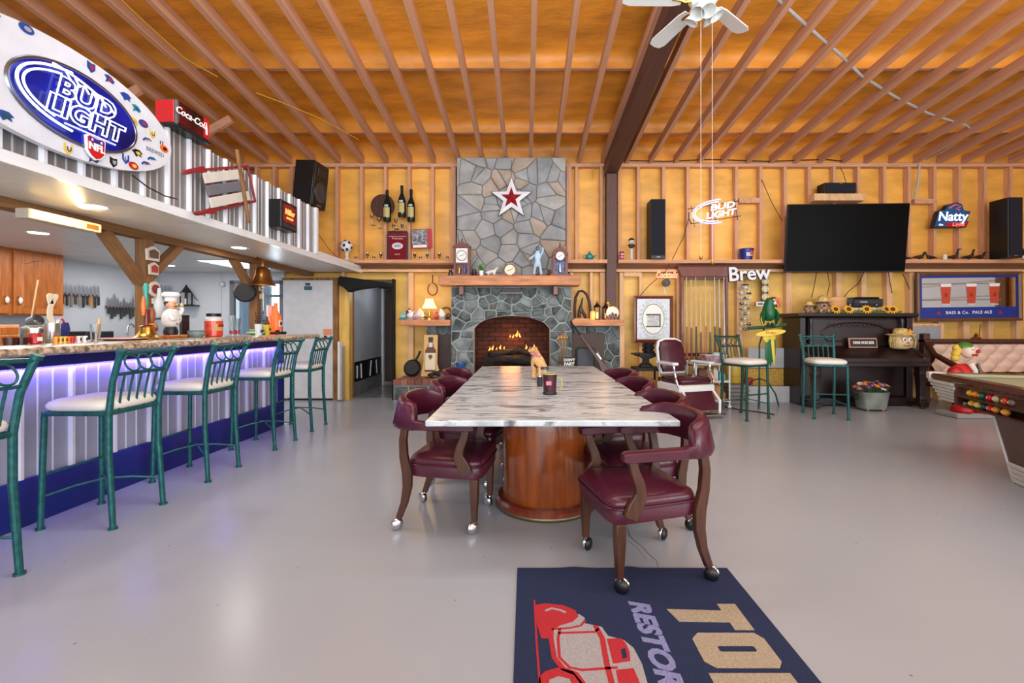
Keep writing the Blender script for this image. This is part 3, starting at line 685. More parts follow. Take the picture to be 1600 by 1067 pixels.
# ================================================================ fireplace
stone_hi = mat('chimney_stone', (118, 117, 115), .75, c2=(170, 168, 164), scale=4, rmix=.5, bump=.5, bscale=16, rnd=[(160, 158, 154), (144, 146, 148), (172, 168, 156), (130, 134, 138), (156, 156, 160), (148, 144, 136), (134, 136, 140), (176, 146, 116), (166, 164, 162), (118, 122, 126), (148, 148, 148)])
stone_lo = mat('hearth_stone', (34, 42, 42), .6, c2=(140, 150, 148), scale=7, rmix=.45, bump=.5, bscale=16, rnd=[(48, 60, 60), (92, 104, 104), (30, 36, 38), (112, 118, 114), (74, 70, 56), (44, 52, 58), (132, 140, 140), (38, 48, 42), (78, 88, 86), (26, 32, 34)])
mortar_hi = mat('dark_mortar', (112, 111, 108), .85, vary=.2, bump=.3, bscale=40)
mortar_lo = mat('pale_mortar', (146, 154, 152), .85, vary=.2, bump=.3, bscale=40)
brickm = mat('hearth_brick', (140, 84, 66), .8, vary=.2, scale=12, bump=.4, bscale=50, rnd=[(150, 92, 76), (128, 80, 68), (166, 118, 104), (140, 96, 84), (112, 70, 60)])
fbrick = mat('firebox_brick', (58, 28, 18), .8, vary=.3, scale=3, bump=.4, bscale=50, rnd=[(84, 40, 24), (64, 30, 18), (96, 48, 28)])
fp = thing('fireplace', 'grey fieldstone fireplace with raised brick edged hearth and cedar mantel', 'fireplace', (0, 0, 0))
YU, YL, YW = 7.36, 7.22, 7.40
ux0, ux1 = U(714, YU), U(884, YU)
MB().box(ux0, ux1, YU, 7.62, 1.9, 3.96).build('chimney_breast', mortar_hi, fp)
rs = random.Random(5)
for p in voronoi(ux0, ux1, 2.0, 3.955, 7, 10, 1.0, 23): stone(fp, p, YU, stone_hi, .004, rs.uniform(.016, .034), rs)
lx0, lx1 = U(705, YL), U(893, YL); HZ = .46
ax0, ax1 = U(740, YL), U(859, YL); zs, za = V(517, YL), V(493.5, YL)
def arch(x):
    t = (x-(ax0+ax1)/2)/((ax1-ax0)/2); return zs+(za-zs)*math.sqrt(max(0, 1-t*t*.98)) if abs(t) <= 1 else 0
b = MB(); b.box(lx0, ax0, YL, 7.6, HZ, 1.86); b.box(ax1, lx1, YL, 7.6, HZ, 1.86)
NA = 16
for i in range(NA):
    a, c = ax0+(ax1-ax0)*i/NA, ax0+(ax1-ax0)*(i+1)/NA
    b.loft([[(a, y, arch(a+1e-4)), (c, y, arch(c-1e-4)), (c, y, 1.86), (a, y, 1.86)] for y in (YL, 7.4)])
b.build('fire_surround', mortar_lo, fp)
for p in voronoi(lx0, ax0, HZ, zs, 2, 5, .7, 3)+voronoi(ax1, lx1, HZ, zs, 2, 5, .7, 4): stone(fp, p, YL, stone_lo, .018, rs.uniform(.015, .04), rs)
for p in voronoi(lx0, lx1, zs, 1.855, 11, 5, .75, 8):
    q = [(x, max(z, arch(x)+.005) if ax0 < x < ax1 else z) for x, z in p]
    if max(z for _, z in q)-min(z for _, z in q) > .06: stone(fp, q, YL, stone_lo, .016, rs.uniform(.015, .04), rs)
# firebox
MB().box(ax0-.03, ax1+.03, 7.62, 7.74, HZ, za+.05).box(ax0-.05, ax0, 7.4, 7.74, HZ, za+.05).box(ax1, ax1+.05, 7.4, 7.74, HZ, za+.05).box(ax0-.05, ax1+.05, 7.4, 7.74, za+.05, za+.1).build('firebox', mat('soot', (40, 20, 14), .9, vary=.3), fp)
for r_ in range(13):
    for c in range(-1, 7):
        x = ax0+.02+(c+(.5 if r_ % 2 else 0))*.2; x0, x1 = max(x, ax0+.003), min(x+.19, ax1-.003)
        if x1-x0 > .03: ext('brick', fbrick, fp, x0, x1, 7.6, 7.64, HZ+.02+r_*.073, HZ+.085+r_*.073)
    for sx in (ax0, ax1):
        ext('brick', fbrick, fp, sx-.02 if sx == ax0 else sx-.012, sx+.012 if sx == ax0 else sx+.02, 7.42, 7.6, HZ+.02+r_*.073, HZ+.085+r_*.073)
# wings
for i, (x0, x1) in enumerate(((U(667, YW), lx0), (lx1, U(968, YW)))):
    MB().box(x0, x1, YW, 7.6, 0, 1.24).build('wing', mortar_lo, fp)
    for p in voronoi(x0, x1, HZ, 1.24, 4, 6, .4, 31+i): stone(fp, p, YW, stone_lo, .011, rs.uniform(.015, .03), rs)
pan = mat('brown_panel', (60, 38, 36), .55, vary=.15)
ext('door_panel', pan, fp, U(676, 7.33), lx0-.004, 7.33, 7.4, HZ, 1.10)
ext('door_panel', mat('umber_panel', (70, 48, 40), .55, vary=.15), fp, lx1+.004, U(944, 7.33), 7.33, 7.4, HZ, 1.12)
ext('corner_post', wood_lite, fp, U(968, 7.4), U(975, 7.4), 7.38, 7.6, 0, 1.24)
MB().box(U(685, 6.97), U(907, 6.97), 6.97, 7.34, 1.862, 2.012, b=.008).build('mantel', wood_mantel, fp)
MB().box(U(625, 7.12), lx0, 7.12, 7.6, 1.24, 1.335, b=.006).build('side_shelf', wood_mantel, fp)
MB().box(lx1, U(975, 7.12), 7.12, 7.6, 1.24, 1.335, b=.006).build('side_shelf', wood_mantel, fp)
for x in (U(723, YL), U(867, YL)): MB().box(x-.04, x+.04, YL-.16, YL, 1.72, 1.862, b=.01).build('corbel', wood_mahog, fp)
# raised hearth
hx0, hx1, HY = U(615, 6.62), .98, 6.62
MB().box(hx0, hx1, HY, 7.6, 0, HZ-.05).build('hearth_base', mortar_lo, fp)
for p in voronoi(hx0, hx1, .02, HZ-.1, 12, 2, .4, 77): stone(fp, p, HY, stone_lo, .014, rs.uniform(.015, .03), rs)
n = int((hx1-hx0)/.105)
for i in range(n):
    x = hx0+i*.105; ext('brick', brickm, fp, x+.004, x+.101, HY-.035, HY+.18, HZ-.075, HZ+R.uniform(-.003, .003))
    if i < n-1: ext('brick', brickm, fp, x+.03, x+.127, HY+.19, HY+.40, HZ-.06, HZ-.004)
MB().box(hx0, hx1, HY+.40, 7.6, HZ-.06, HZ-.004).build('hearth_slab', mortar_lo, fp)
# logs, grate and flames
gr = thing('fire_grate', 'black iron grate holding the burning logs', 'grate', (U(798, 7.4), 7.40, HZ))
for i in range(7):
    x = -.42+.14*i; MB().tube([(x, -.12, .0), (x, -.12, .17), (x, -.1, .14), (x, .1, .14), (x, .12, 0)], .011, 6).build('bar', black_iron, gr)
MB().tube([(-.5, -.12, .1), (.5, -.12, .1)], .012, 6).tube([(-.5, .1, .12), (.5, .1, .12)], .012, 6).build('rail', black_iron, gr)
bark = mat('charred_log', (26, 23, 22), .85, vary=.5, scale=9, bump=.8, bscale=22)
def log(x, y, z, l, r, a, tlt, lb):
    b = MB(); n = 9; sec = [[((i-.5*8)*l/8, r*(1+.16*math.sin(3*k+i*1.7))*math.cos(2*PI*k/n), r*(1+.16*math.cos(2*k+i))*math.sin(2*PI*k/n)) for k in range(n)] for i in range(9)]
    b.loft(sec); tag(b.build('log', bark, None, (x, y, z), (0, tlt, a)), lb, 'log', 'charred logs in the fireplace')
cx = U(798, 7.4)
log(cx, 7.34, HZ+.235, .82, .065, .05, .03, 'long charred log lying across the grate front')
log(cx+.05, 7.45, HZ+.25, .75, .06, -.08, -.05, 'charred log at the back of the grate')
log(cx-.08, 7.40, HZ+.355, .6, .05, .5, -.1, 'charred log laid crosswise on top')
log(cx+.28, 7.38, HZ+.34, .35, .045, -.6, .25, 'short charred log tilted at the grate end')
fm = mat('flame', (255, 150, 64), .5, emit=2.6)
fs = MB()
for (u, v, h) in ((770, 547, .14), (776, 548, .10), (782, 546, .13), (788, 546, .09), (797, 527, .08), (802, 528, .11), (808, 526, .17), (812, 527, .13), (822, 546, .14), (828, 547, .10), (834, 546, .15), (765, 548, .12)):
    h *= .6; x, z = U(u, 7.42), V(v, 7.42); w_ = h*.2
    fs.loft([[(x+w_*k*math.cos(2*PI*j/7)+h*.12*math.sin(q*5+u), 7.42+w_*.7*k*math.sin(2*PI*j/7), z+h*q) for j in range(7)] for q, k in ((0, .5), (.18, 1), (.42, .85), (.7, .4), (1, .03))])
tag(fs.build('fire', fm), 'orange flames rising from the logs', 'fire', kind='stuff')
lamp('firelight', 'POINT', (cx, 7.36, HZ+.5), 8, (1, .36, .1), rad=.16)
# ---- star
sr = thing('wall_star', 'white five pointed star with red glitter inner star on chimney', 'star', (U(799, 7.24), 7.27, V(310, 7.27)))
def star(r, k=.40): return [(r*(1 if i % 2 == 0 else k)*math.sin(PI*i/5), r*(1 if i % 2 == 0 else k)*math.cos(PI*i/5)) for i in range(10)]
def rstar(r, d, m, nm, k=.40, y=0):
    b = MB(); p = star(r, k); b.add([(x, y, z) for x, z in p]+[(0, y-d, 0)]+[(0, y, 0)], [(i, (i+1) % 10, 10) for i in range(10)]+[((i+1) % 10, i, 11) for i in range(10)]); return b.build(nm, m, sr, ang=10)
MB().prism(star(.355, .4), 0, .02, 'xz').build('outline', black, sr)
rstar(.335, .055, white, 'star_face', .41, -.003)
rstar(.175, .05, mat('red_glitter', (150, 18, 34), .35, vary=.5, scale=60), 'inner_star', .40, -.032)
MB().tube([(0, .01, .34), (0, .03, .62)], .003, 5).build('hanging_wire', black, sr)
# ================================================================ mantel things (z = 2.012)
MZ = 2.012
def clockface(par, c, r, y, m=paper, hm=None):
    MB().cyl((c[0], y+.004, c[1]), (c[0], y, c[1]), r, n=24).build('dial', m, par)
    MB().ring((c[0], y-.002, c[1]), r*1.03, r*.07, n=24).build('bezel', hm or brass, par)
    h = MB(); h.tube([(c[0], y-.004, c[1]), (c[0]-r*.45, y-.004, c[1]-r*.15)], r*.05, 5); h.tube([(c[0], y-.004, c[1]), (c[0]+r*.6, y-.004, c[1]+r*.35)], r*.035, 5)
    for i in range(12):
        a = i*PI/6; h.tube([(c[0]+r*.78*math.cos(a), y-.002, c[1]+r*.78*math.sin(a)), (c[0]+r*.9*math.cos(a), y-.002, c[1]+r*.9*math.sin(a))], r*.03, 4)
    h.build('hands', black, par)
t = thing('mantel_clock', 'tall red wood clock with square white dial at mantel end', 'clock', (U(722, 7.1), 7.1, MZ))
b = MB(); b.box(-.14, .14, -.06, .07, 0, .03, b=.004); b.box(-.125, -.095, -.05, .06, .03, .45); b.box(.095, .125, -.05, .06, .03, .45); b.box(-.14, .14, -.06, .07, .44, .465, b=.004); b.box(-.1, .1, .03, .06, .03, .45); b.box(-.1, .1, -.04, .03, .19, .205)
b.prism([(-.14, .465), (-.1, .50), (-.04, .515), (0, .56), (.04, .515), (.1, .50), (.14, .465)], -.03, .02); b.lathe([(.008, .55), (.014, .57), (.003, .6)], n=8); b.build('case', wood_mahog, t)
MB().box(-.092, .092, -.03, -.02, .21, .435).build('dial_plate', paper, t); clockface(t, (0, .32), .075, -.034)
MB().lathe([(.02, .05), (.024, .1), (.012, .14)], (-.04, -.02, 0), n=10).build('pendulum', brass, t)
MB().lathe([(.02, .05), (.026, .11), (.014, .15)], (.04, -.02, 0), n=10).build('pendulum', plain((90, 80, 150), .3), t)
t = thing('mantel_clock', 'low dark wood clock with humped top in mantel centre', 'clock', (U(797, 7.1), 7.1, MZ))
pr = [(-.185, 0), (.185, 0), (.185, .018), (.15, .04), (.105, .05)]+[(.10*math.cos(a), .085+.10*math.sin(a)) for a in [PI*i/14 for i in range(15)]]+[(-.105, .05), (-.15, .04), (-.185, .018)]
MB().prism(pr, -.04, .05).build('case', wood_mahog, t, bev=.003); clockface(t, (0, .095), .085, -.045, plain((238, 226, 196), .5))
t = thing('mantel_clock', 'arched dark clock with blue painted glass beside the pale figure', 'clock', (U(875, 7.1), 7.1, MZ))
b = MB(); b.box(-.16, .16, -.07, .07, 0, .035, b=.005); b.box(-.12, -.075, -.05, .06, .035, .33); b.box(.075, .12, -.05, .06, .035, .33); b.box(-.1, .1, .03, .06, .035, .33)
o_ = [(.125*math.cos(PI*i/14), .32+.125*math.sin(PI*i/14)) for i in range(15)]; b.prism(o_, -.05, .06); b.lathe([(.02, .44), (.016, .47), (.005, .53)], n=10); b.build('case', wood_mahog, t, bev=.003)
clockface(t, (0, .31), .07, -.055); MB().box(-.074, .074, .0, .01, .04, .32).build('painted_glass', mat('blue_glass', (120, 140, 190), .15, c2=(30, 44, 90), scale=22), t)
MB().lathe([(.006, .05), (.03, .06), (.03, .075), (.006, .2)], (0, -.02, 0), n=12).build('pendulum', steel, t)
pale = mat('silver_blue_glaze', (168, 196, 214), .3, vary=.15, scale=14)
J = [(0, 0, .20, .045), (0, 0, .30, .055), (0, 0, .37, .03), (0, 0, .42, .048), (0, 0, .46, .035), (-.05, 0, .33, .022), (-.11, -.01, .27, .018), (-.13, -.03, .26, .02), (.05, 0, .33, .022), (.085, 0, .39, .018), (.075, -.02, .45, .018),
     (-.04, 0, .15, .028), (-.05, 0, .07, .024), (-.06, -.02, .02, .026), (.04, 0, .15, .028), (.05, 0, .07, .024), (.06, -.02, .02, .026)]
t = thing('figurine', 'pale silver blue spaceman figure waving on the mantel', 'figurine', (U(840, 7.08), 7.08, MZ))
skin('body', J, [(0, 1), (1, 2), (2, 3), (3, 4), (1, 5), (5, 6), (6, 7), (1, 8), (8, 9), (9, 10), (0, 11), (11, 12), (12, 13), (0, 14), (14, 15), (15, 16)], pale, t)
MB().sph((0, -.035, .425), (.034, .02, .034)).build('visor', plain((70, 96, 120), .1), t)
MB().lathe([(.03, 0), (.026, .02), (.014, .04), (.02, .08), (.014, .12), (.008, .14)], (.0, -.02, 0), n=12).build('stand', wood_mahog, t)
t = thing('potted_plant', 'small green plant in white cup on mantel', 'plant', (U(752, 7.05), 7.05, MZ))
MB().lathe([(.03, 0), (.038, .08), (.034, .08), (.028, .07)], n=16).build('cup', white_gloss, t)
b = MB()
for i in range(22):
    a = i*2.4; r = R.uniform(.015, .05); z = .09+R.uniform(.02, .1); x, y = r*math.cos(a), r*math.sin(a)
    b.add([(x*.2, y*.2, .07), (x-.012, y, z-.02), (x, y, z+.015), (x+.012, y+.006, z-.02)], [(0, 1, 2), (0, 2, 3)])
tag(b.build('foliage', plain((70, 120, 40), .5), t), 'green foliage', kind='stuff')
t = thing('figurine', 'white ceramic horse team ornament on mantel', 'figurine', (U(768, 7.05), 7.05, MZ))
skin('body', [(-.05, 0, .07, .03), (.05, 0, .07, .026), (.08, 0, .12, .016), (.11, 0, .125, .014), (-.05, 0, .0, .01), (.04, 0, 0, .01), (-.09, 0, .05, .01)], [(0, 1), (1, 2), (2, 3), (0, 4), (1, 5), (0, 6)], plain((222, 214, 200), .35), t)
MB().box(-.07, .1, -.03, .03, 0, .012, b=.003).build('plinth', wood_mahog, t)
def lat(name, lb, cat, loc, prof, m, group=None, n=16, parts=(), rot=None, pname='body'):
    if not parts:
        o = MB().lathe(prof, n=n).build(name, m, None, loc, rot); return tag(o, lb, cat, group)
    t = thing(name, lb, cat, loc, group=group, rot=rot); MB().lathe(prof, n=n).build(pname, m, t)
    for nm, pr, mm in parts: MB().lathe(pr, n=n).build(nm, mm, t)
    return t
lat('jug', 'small grey metal jug at the mantel end beside the tall clock', 'jug', (U(704, 7.1), 7.1, MZ), [(.028, 0), (.036, .03), (.03, .06), (.022, .08), (.028, .095)], plain((90, 88, 84), .4, 1))
lat('wooden_vase', 'small brown turned vase between spaceman and arched clock', 'vase', (U(858, 7.1), 7.1, MZ), [(.03, 0), (.038, .03), (.02, .07), (.028, .10)], plain((92, 48, 30), .4))
lat('wooden_vase', 'dark brown vase right next to the potted plant', 'vase', (U(741, 7.1), 7.1, MZ), [(.03, 0), (.045, .05), (.03, .09), (.035, .11)], plain((74, 36, 26), .4))
t = thing('nameplate', 'dark narrow plaque under the mantel', 'plaque', (U(799, 7.17), 7.17, 1.80)); MB().box(-.15, .15, 0, .03, -.035, .035, b=.004).build('board', black, t); MB().box(-.17, .17, -.04, .03, -.055, -.036).build('ledge', wood_mahog, t)
# ================================================================ left hearth shelf (z = 1.335)
SZ = 1.335; SY = 7.3
t = thing('table_lamp', 'lit table lamp with pleated cream shade on left stone shelf', 'lamp', (U(671, SY), SY, SZ))
MB().lathe([(.06, 0), (.055, .02), (.014, .04), (.02, .09), (.01, .14), (.012, .20)], n=16).build('base', brass, t)
sh = MB(); secs = []
for z, r in ((.185, .118), (.20, .112), (.25, .085), (.30, .068), (.335, .06)):
    secs.append([(r*(1+.02*(k % 2))*math.cos(2*PI*k/40), r*(1+.02*(k % 2))*math.sin(2*PI*k/40), z) for k in range(40)])
sh.loft(secs, caps=0); sh.build('lamp_shade', mat('lit_shade', (255, 224, 160), .8, emit=1.3), t)
lamp('lamp_bulb', 'POINT', (U(671, SY), SY, SZ+.40), 3.5, (1, .72, .38), rad=.06)
lamp('lamp_bulb', 'POINT', (U(671, SY), SY-.16, SZ+.12), 1.2, (1, .72, .38), rad=.05)
t = thing('tennis_racket', 'old wooden racket hanging above the table lamp', 'racket', (U(676, 7.5), 7.5, V(452, 7.5)))
MB().ring((0, 0, 0), .1, .011, n=26, sx=.78).build('hoop', wood_mahog, t); MB().tube([(0, 0, .1), (0, 0, .24)], .011, 8).build('handle', wood_mahog, t)
b = MB()
for i in range(-4, 5):
    q = i*.018; h = math.sqrt(max(0, .0081-(q/.78)**2)); b.tube([(q, 0, -h), (q, 0, h)], .0012, 4); g_ = math.sqrt(max(0, .0081-q*q))*.78; b.tube([(-g_, 0, q), (g_, 0, q)], .0012, 4)
b.build('strings', plain((150, 140, 130), .6), t)
lat('canister', 'brown jar with dark lid at the far end of the lamp shelf', 'jar', (U(640, 7.4), 7.4, SZ), [(.05, 0), (.06, .05), (.058, .13)], plain((130, 70, 50), .4), parts=[('lid', [(.06, .13), (.05, .15), (.015, .165), (.018, .185)], plain((60, 34, 28), .4))])
def knick(lb, u, c, h, w_, cat='ornament', y=7.2, nm='ornament', z=SZ, g=None):
    h *= 1.2; w_ *= 1.25
    rr = random.Random(lb); t = thing(nm, lb, cat, (U(u, y), y, z), group=g)
    MB().lathe([(w_*.5, 0), (w_*.55, h*.12), (w_*.42, h*.2)], n=10).build('foot', plain(tuple(int(q*.7) for q in c), .4), t)
    skin('body', [(0, 0, h*.15, w_*.36), (rr.uniform(-.01, .01), 0, h*.45, w_*.42), (rr.uniform(-.02, .02), -.005, h*.75, w_*.26), (rr.uniform(-.03, .03), -.01, h*.92, w_*.2), (w_*.42, -.01, h*.55, w_*.12), (-w_*.42, -.01, h*.5, w_*.12)],
         [(0, 1), (1, 2), (2, 3), (1, 4), (1, 5)], plain(c, .35), t)
for a in (('turquoise bird ornament on the lamp shelf end', 630, (120, 190, 190), .10, .10), ('white angel ornament on the lamp shelf', 641, (230, 226, 224), .14, .10), ('pink and white doll ornament on the lamp shelf', 653, (232, 190, 190), .15, .10),
          ('cream lamb ornament left of the table lamp', 660, (230, 206, 160), .12, .09), ('small dark elf ornament beside the lamp foot', 664, (70, 46, 36), .10, .07), ('white cow ornament right of the lamp', 691, (226, 222, 216), .16, .09), ('pale pink gift box ornament between the doll and the angel', 647, (236, 200, 196), .10, .11, 'ornament', 7.3), ('cream rabbit ornament behind the lamb by the lamp', 657, (236, 222, 200), .17, .09, 'ornament', 7.36), ('red and white ornament at the right foot of the lamp', 682, (190, 70, 70), .11, .08), ('small dark ornament at the chimney side of lamp shelf', 700, (66, 52, 48), .10, .07)): knick(*a)
tag(MB().box(-.13, .11, -.02, .02, 0, .15, b=.01).build('greeting_card', plain((236, 180, 120), .6), None, (U(651, 7.42), 7.42, SZ), (-.1, 0, 0)), 'pale orange card leaning behind the ornaments', 'card')
t = thing('wreath', 'small green wreath leaning by chimney on lamp shelf', 'wreath', (U(697, 7.42), 7.42, SZ+.115)); b = MB().ring((0, 0, 0), .085, .02, n=20)
b.build('ring', plain((96, 92, 50), .8), t)
for i in range(16): MB().sph((.085*math.cos(i*PI/8), -.018, .085*math.sin(i*PI/8)), .012, 6, 4).build('berry', plain((120, 116, 60) if i % 2 else (150, 60, 44), .6), t)
# ================================================================ on the hearth (z = HZ)
t = thing('skillet', 'cast iron skillet leaning on the left hearth wing', 'skillet', (U(643, 6.95), 6.95, HZ), rot=(-.25, 0, 0))
MB().lathe([(.105, .02), (.12, -.02), (.135, -.025), (.138, -.03), (.118, -.015), (.10, .012)], n=30).build('pan', black_iron, t, (0, 0, .14), (PI/2, 0, 0))
MB().lathe([(.001, .015), (.106, .018), (.106, .025)], n=30).build('pan_floor', black_iron, t, (0, 0, .14), (PI/2, 0, 0))
MB().tube([(.05, .0, .26), (.09, 0, .34), (.11, 0, .4)], [.02, .016, .022], 8).build('handle', black_iron, t)
t = thing('bottle_board', 'yellow wooden board with painted liquor bottle against fireplace', 'sign', (U(672, 7.0), 7.0, HZ+.002), rot=(-.1, 0, 0))
MB().prism([(-.14, 0), (.14, 0), (.135, .1), (.105, .2), (.105, .64), (-.105, .64), (-.105, .2), (-.13, .1)], 0, .02).build('board', plain((206, 164, 92), .5), t)
MB().prism([(-.085, .07), (.085, .07), (.085, .40), (.05, .45), (.035, .52), (.035, .6), (-.035, .6), (-.035, .52), (-.05, .45), (-.085, .40)], -.003, 0).build('bottle_print', plain((92, 50, 36), .5), t)
MB().box(-.08, .08, -.006, -.003, .1, .36).build('label_print', plain((216, 202, 170), .6), t); MB().box(-.036, .036, -.006, -.003, .545, .605).build('cap_print', black, t)
MB().box(-.03, .03, -.006, -.003, .45, .52).build('neck_print', plain((206, 200, 190), .6), t)
MB().prism([(-.035, .30), (0, .25), (.035, .30), (.025, .33), (-.025, .33)], -.008, -.006).build('crest_print', plain((90, 80, 60), .6), t)
t = thing('dog_doorstop', 'dark iron dog figure lying before the bottle board', 'ornament', (U(683, 6.85), 6.85, HZ))
skin('body', [(-.09, 0, .06, .035), (.04, 0, .065, .04), (.1, -.01, .11, .026), (.15, -.015, .10, .02), (.06, -.03, .015, .015), (-.08, -.03, .012, .015), (-.15, 0, .03, .01)], [(0, 1), (1, 2), (2, 3), (1, 4), (0, 5), (0, 6)], black_iron, t)
MB().box(-.17, .17, -.05, .05, 0, .01).build('plinth', black_iron, t)
t = thing('bucket', 'blue plastic bucket beside the firebox opening', 'bucket', (U(720, 6.95), 6.95, HZ))
MB().lathe([(.062, 0), (.082, .20), (.086, .20), (.084, .215), (.078, .215), (.06, .01), (.001, .008)], n=24).build('pail', plain((16, 82, 140), .35), t); MB().tube([(-.083, 0, .20), (-.06, -.06, .14), (0, -.09, .12), (.06, -.06, .14), (.083, 0, .20)], .003, 5).build('handle', steel, t)
lat('steel_bowl', 'small steel pail at the edge of the hearth by the table end', 'pail', (U(759, 6.9), 6.9, HZ), [(.05, 0), (.06, .09), (.063, .09), (.055, .01), (.001, .005)], steel)
t = thing('fire_tools', 'brass fireplace tool stand with long brass handles', 'fire tools', (U(879, 6.98), 6.98, HZ))
MB().lathe([(.08, 0), (.075, .015), (.02, .03)], n=20).build('base', brass, t); MB().tube([(0, 0, .02), (0, 0, .64)], .007, 8).ring((0, 0, .67), .026, .006).build('pole', brass, t)
MB().tube([(-.07, 0, .58), (.07, 0, .58)], .006, 6).build('hanger', brass, t)
for x, nm in ((-.065, 'poker'), (-.025, 'brush'), (.025, 'shovel'), (.065, 'tongs')):
    b = MB().tube([(x, -.02, .62), (x, -.02, .12)], .005, 6).lathe([(.006, .55), (.012, .58), (.009, .63), (.004, .64)], (x, -.02, 0), n=8)
    b.box(x-.022, x+.022, -.03, -.012, .05, .13, b=.006); b.build(nm, brass, t)
t = thing('block_sign', 'black block sign with white joke lettering by fireplace', 'sign', (U(889.5, 6.9), 6.9, HZ))
MB().box(-.075, .075, 0, .04, 0, .30, b=.002).build('block', black, t); text("DON'T", .055, paper, t, (0, -.003, .262), FRONT, bold=.002); text('FART', .066, paper, t, (0, -.003, .20), FRONT, bold=.003)
t = thing('wood_stove_door', 'dark grey arched iron panel leaning at right wing', 'panel', (U(915, 7.26), 7.26, HZ), rot=(-.05, 0, 0))
MB().prism([(-.15, 0), (.15, 0), (.15, .40), (.12, .44), (-.12, .44), (-.15, .40)], 0, .025).build('rim', black_iron, t); MB().prism([(-.125, 0), (.125, 0), (.125, .38), (.1, .41), (-.1, .41), (-.125, .38)], -.008, 0).build('plate', plain((70, 70, 74), .5, 1), t)
t = thing('musket', 'long dark flintlock gun leaning against the right hearth wing', 'gun', (U(955, 6.95), 6.95, HZ), rot=(-.16, -.62, 0))
MB().tube([(0, 0, .32), (0, 0, 1.06)], [.017, .012], 8).build('barrel', black_iron, t)
MB().loft([[(x*w_-o_, y*.02, z) for x, y in ((-1, -1), (1, -1), (1, 1), (-1, 1))] for z, w_, o_ in ((.0, .075, .03), (.06, .08, .025), (.2, .05, .01), (.28, .035, 0), (.34, .03, 0), (.6, .024, 0), (.8, .02, 0))]).build('stock', wood_walnut, t, bev=.008)
MB().box(.02, .05, -.03, -.018, .30, .42, b=.005).tube([(.03, -.02, .38), (.06, -.02, .41), (.05, -.02, .44)], .006, 6).build('lock', steel, t)
MB().ring((.055, 0, .27), .035, .005, n=14).build('trigger_guard', brass, t)
# ================================================================ right hearth shelf
t = thing('horse_collar', 'dark leather horse collar on right stone shelf', 'harness', (U(910, 7.35), 7.35, SZ))
pts = [(-.12, 0, .02), (-.125, 0, .2), (-.11, 0, .36), (-.06, 0, .46), (0, 0, .47), (.06, 0, .42), (.11, 0, .3), (.13, 0, .15), (.13, 0, .03)]
MB().tube(pts, [.02, .022, .022, .02, .02, .02, .022, .022, .02], 10).build('roll', mat('dark_leather', (50, 30, 22), .5, vary=.3, bump=.2, bscale=40), t)
skin('hames', [(-.06, -.03, .03, .03), (-.05, -.03, .18, .035), (-.02, -.03, .25, .02), (0, -.03, .36, .012), (.02, -.03, .1, .03), (.05, -.03, .02, .025)], [(0, 1), (1, 2), (2, 3), (1, 4), (4, 5)], mat('dark_leather', (50, 30, 22)), t)
MB().box(-.14, .15, -.07, .05, 0, .02).build('board', wood_lite, t)
def lantern(lb, u, h, y, lit):
    t = thing('lantern', lb, 'lantern', (U(u, y), y, SZ), group='candle lanterns on the stone shelf')
    MB().box(-.045, .045, -.045, .045, 0, .02, b=.004).build('base', black_iron, t)
    b = MB()
    for x in (-.04, .04):
        for yy in (-.04, .04): b.box(x-.005, x+.005, yy-.005, yy+.005, .02, h*.68)
    b.build('frame', black_iron, t); MB().lathe([(.065, h*.68), (.03, h*.82), (.012, h*.9), (.012, h*.95)], n=4).ring((0, 0, h*.98), .018, .003, n=10).build('roof', black_iron, t)
    MB().lathe([(.02, .02), (.02, h*.4)], n=12).build('candle', mat('lit_candle_wax', (255, 206, 140), .5, emit=1.2) if lit else cream, t)
lantern('black roofed candle lantern nearest the horse collar', 933, .30, 7.33, 1); lantern('black candle lantern behind the skull plate', 946, .28, 7.42, 0)
lat('candle_jar', 'glowing amber jar candle at the foot of horse collar', 'candle', (U(926, 7.2), 7.2, SZ), [(.035, 0), (.042, .06), (.036, .13), (.034, .135)], mat('glow_jar', (255, 170, 90), .3, emit=.9))
lat('oil_lamp', 'small glowing brass oil lamp with flared top on the right shelf', 'lamp', (U(951, 7.25), 7.25, SZ), [(.04, 0), (.045, .03), (.015, .07), (.02, .15), (.012, .22), (.05, .27), (.052, .275)], mat('lit_brass', (240, 190, 110), .25, 1, vary=.1))
lamp('candle_light', 'POINT', (U(944, 7.12), 7.1, SZ+.16), 1.6, (1, .6, .26), rad=.04)
t = thing('plate_ornament', 'white round plate with dark skull like figures before it', 'ornament', (U(958, 7.18), 7.18, SZ))
MB().lathe([(.001, .004), (.075, .006), (.098, -.006), (.10, -.004), (.075, .012)], n=28).build('plate', plain((236, 222, 204), .3), t, (0, .03, .115), (PI/2-.15, 0, 0))
for x, h in ((-.06, .09), (-.015, .12), (.04, .1)):
    MB().lathe([(.024, 0), (.026, h*.4), (.015, h*.6), (.022, h*.8), (.008, h)], (x, -.02, 0), n=10).build('figure', plain((110, 80, 84), .4), t)
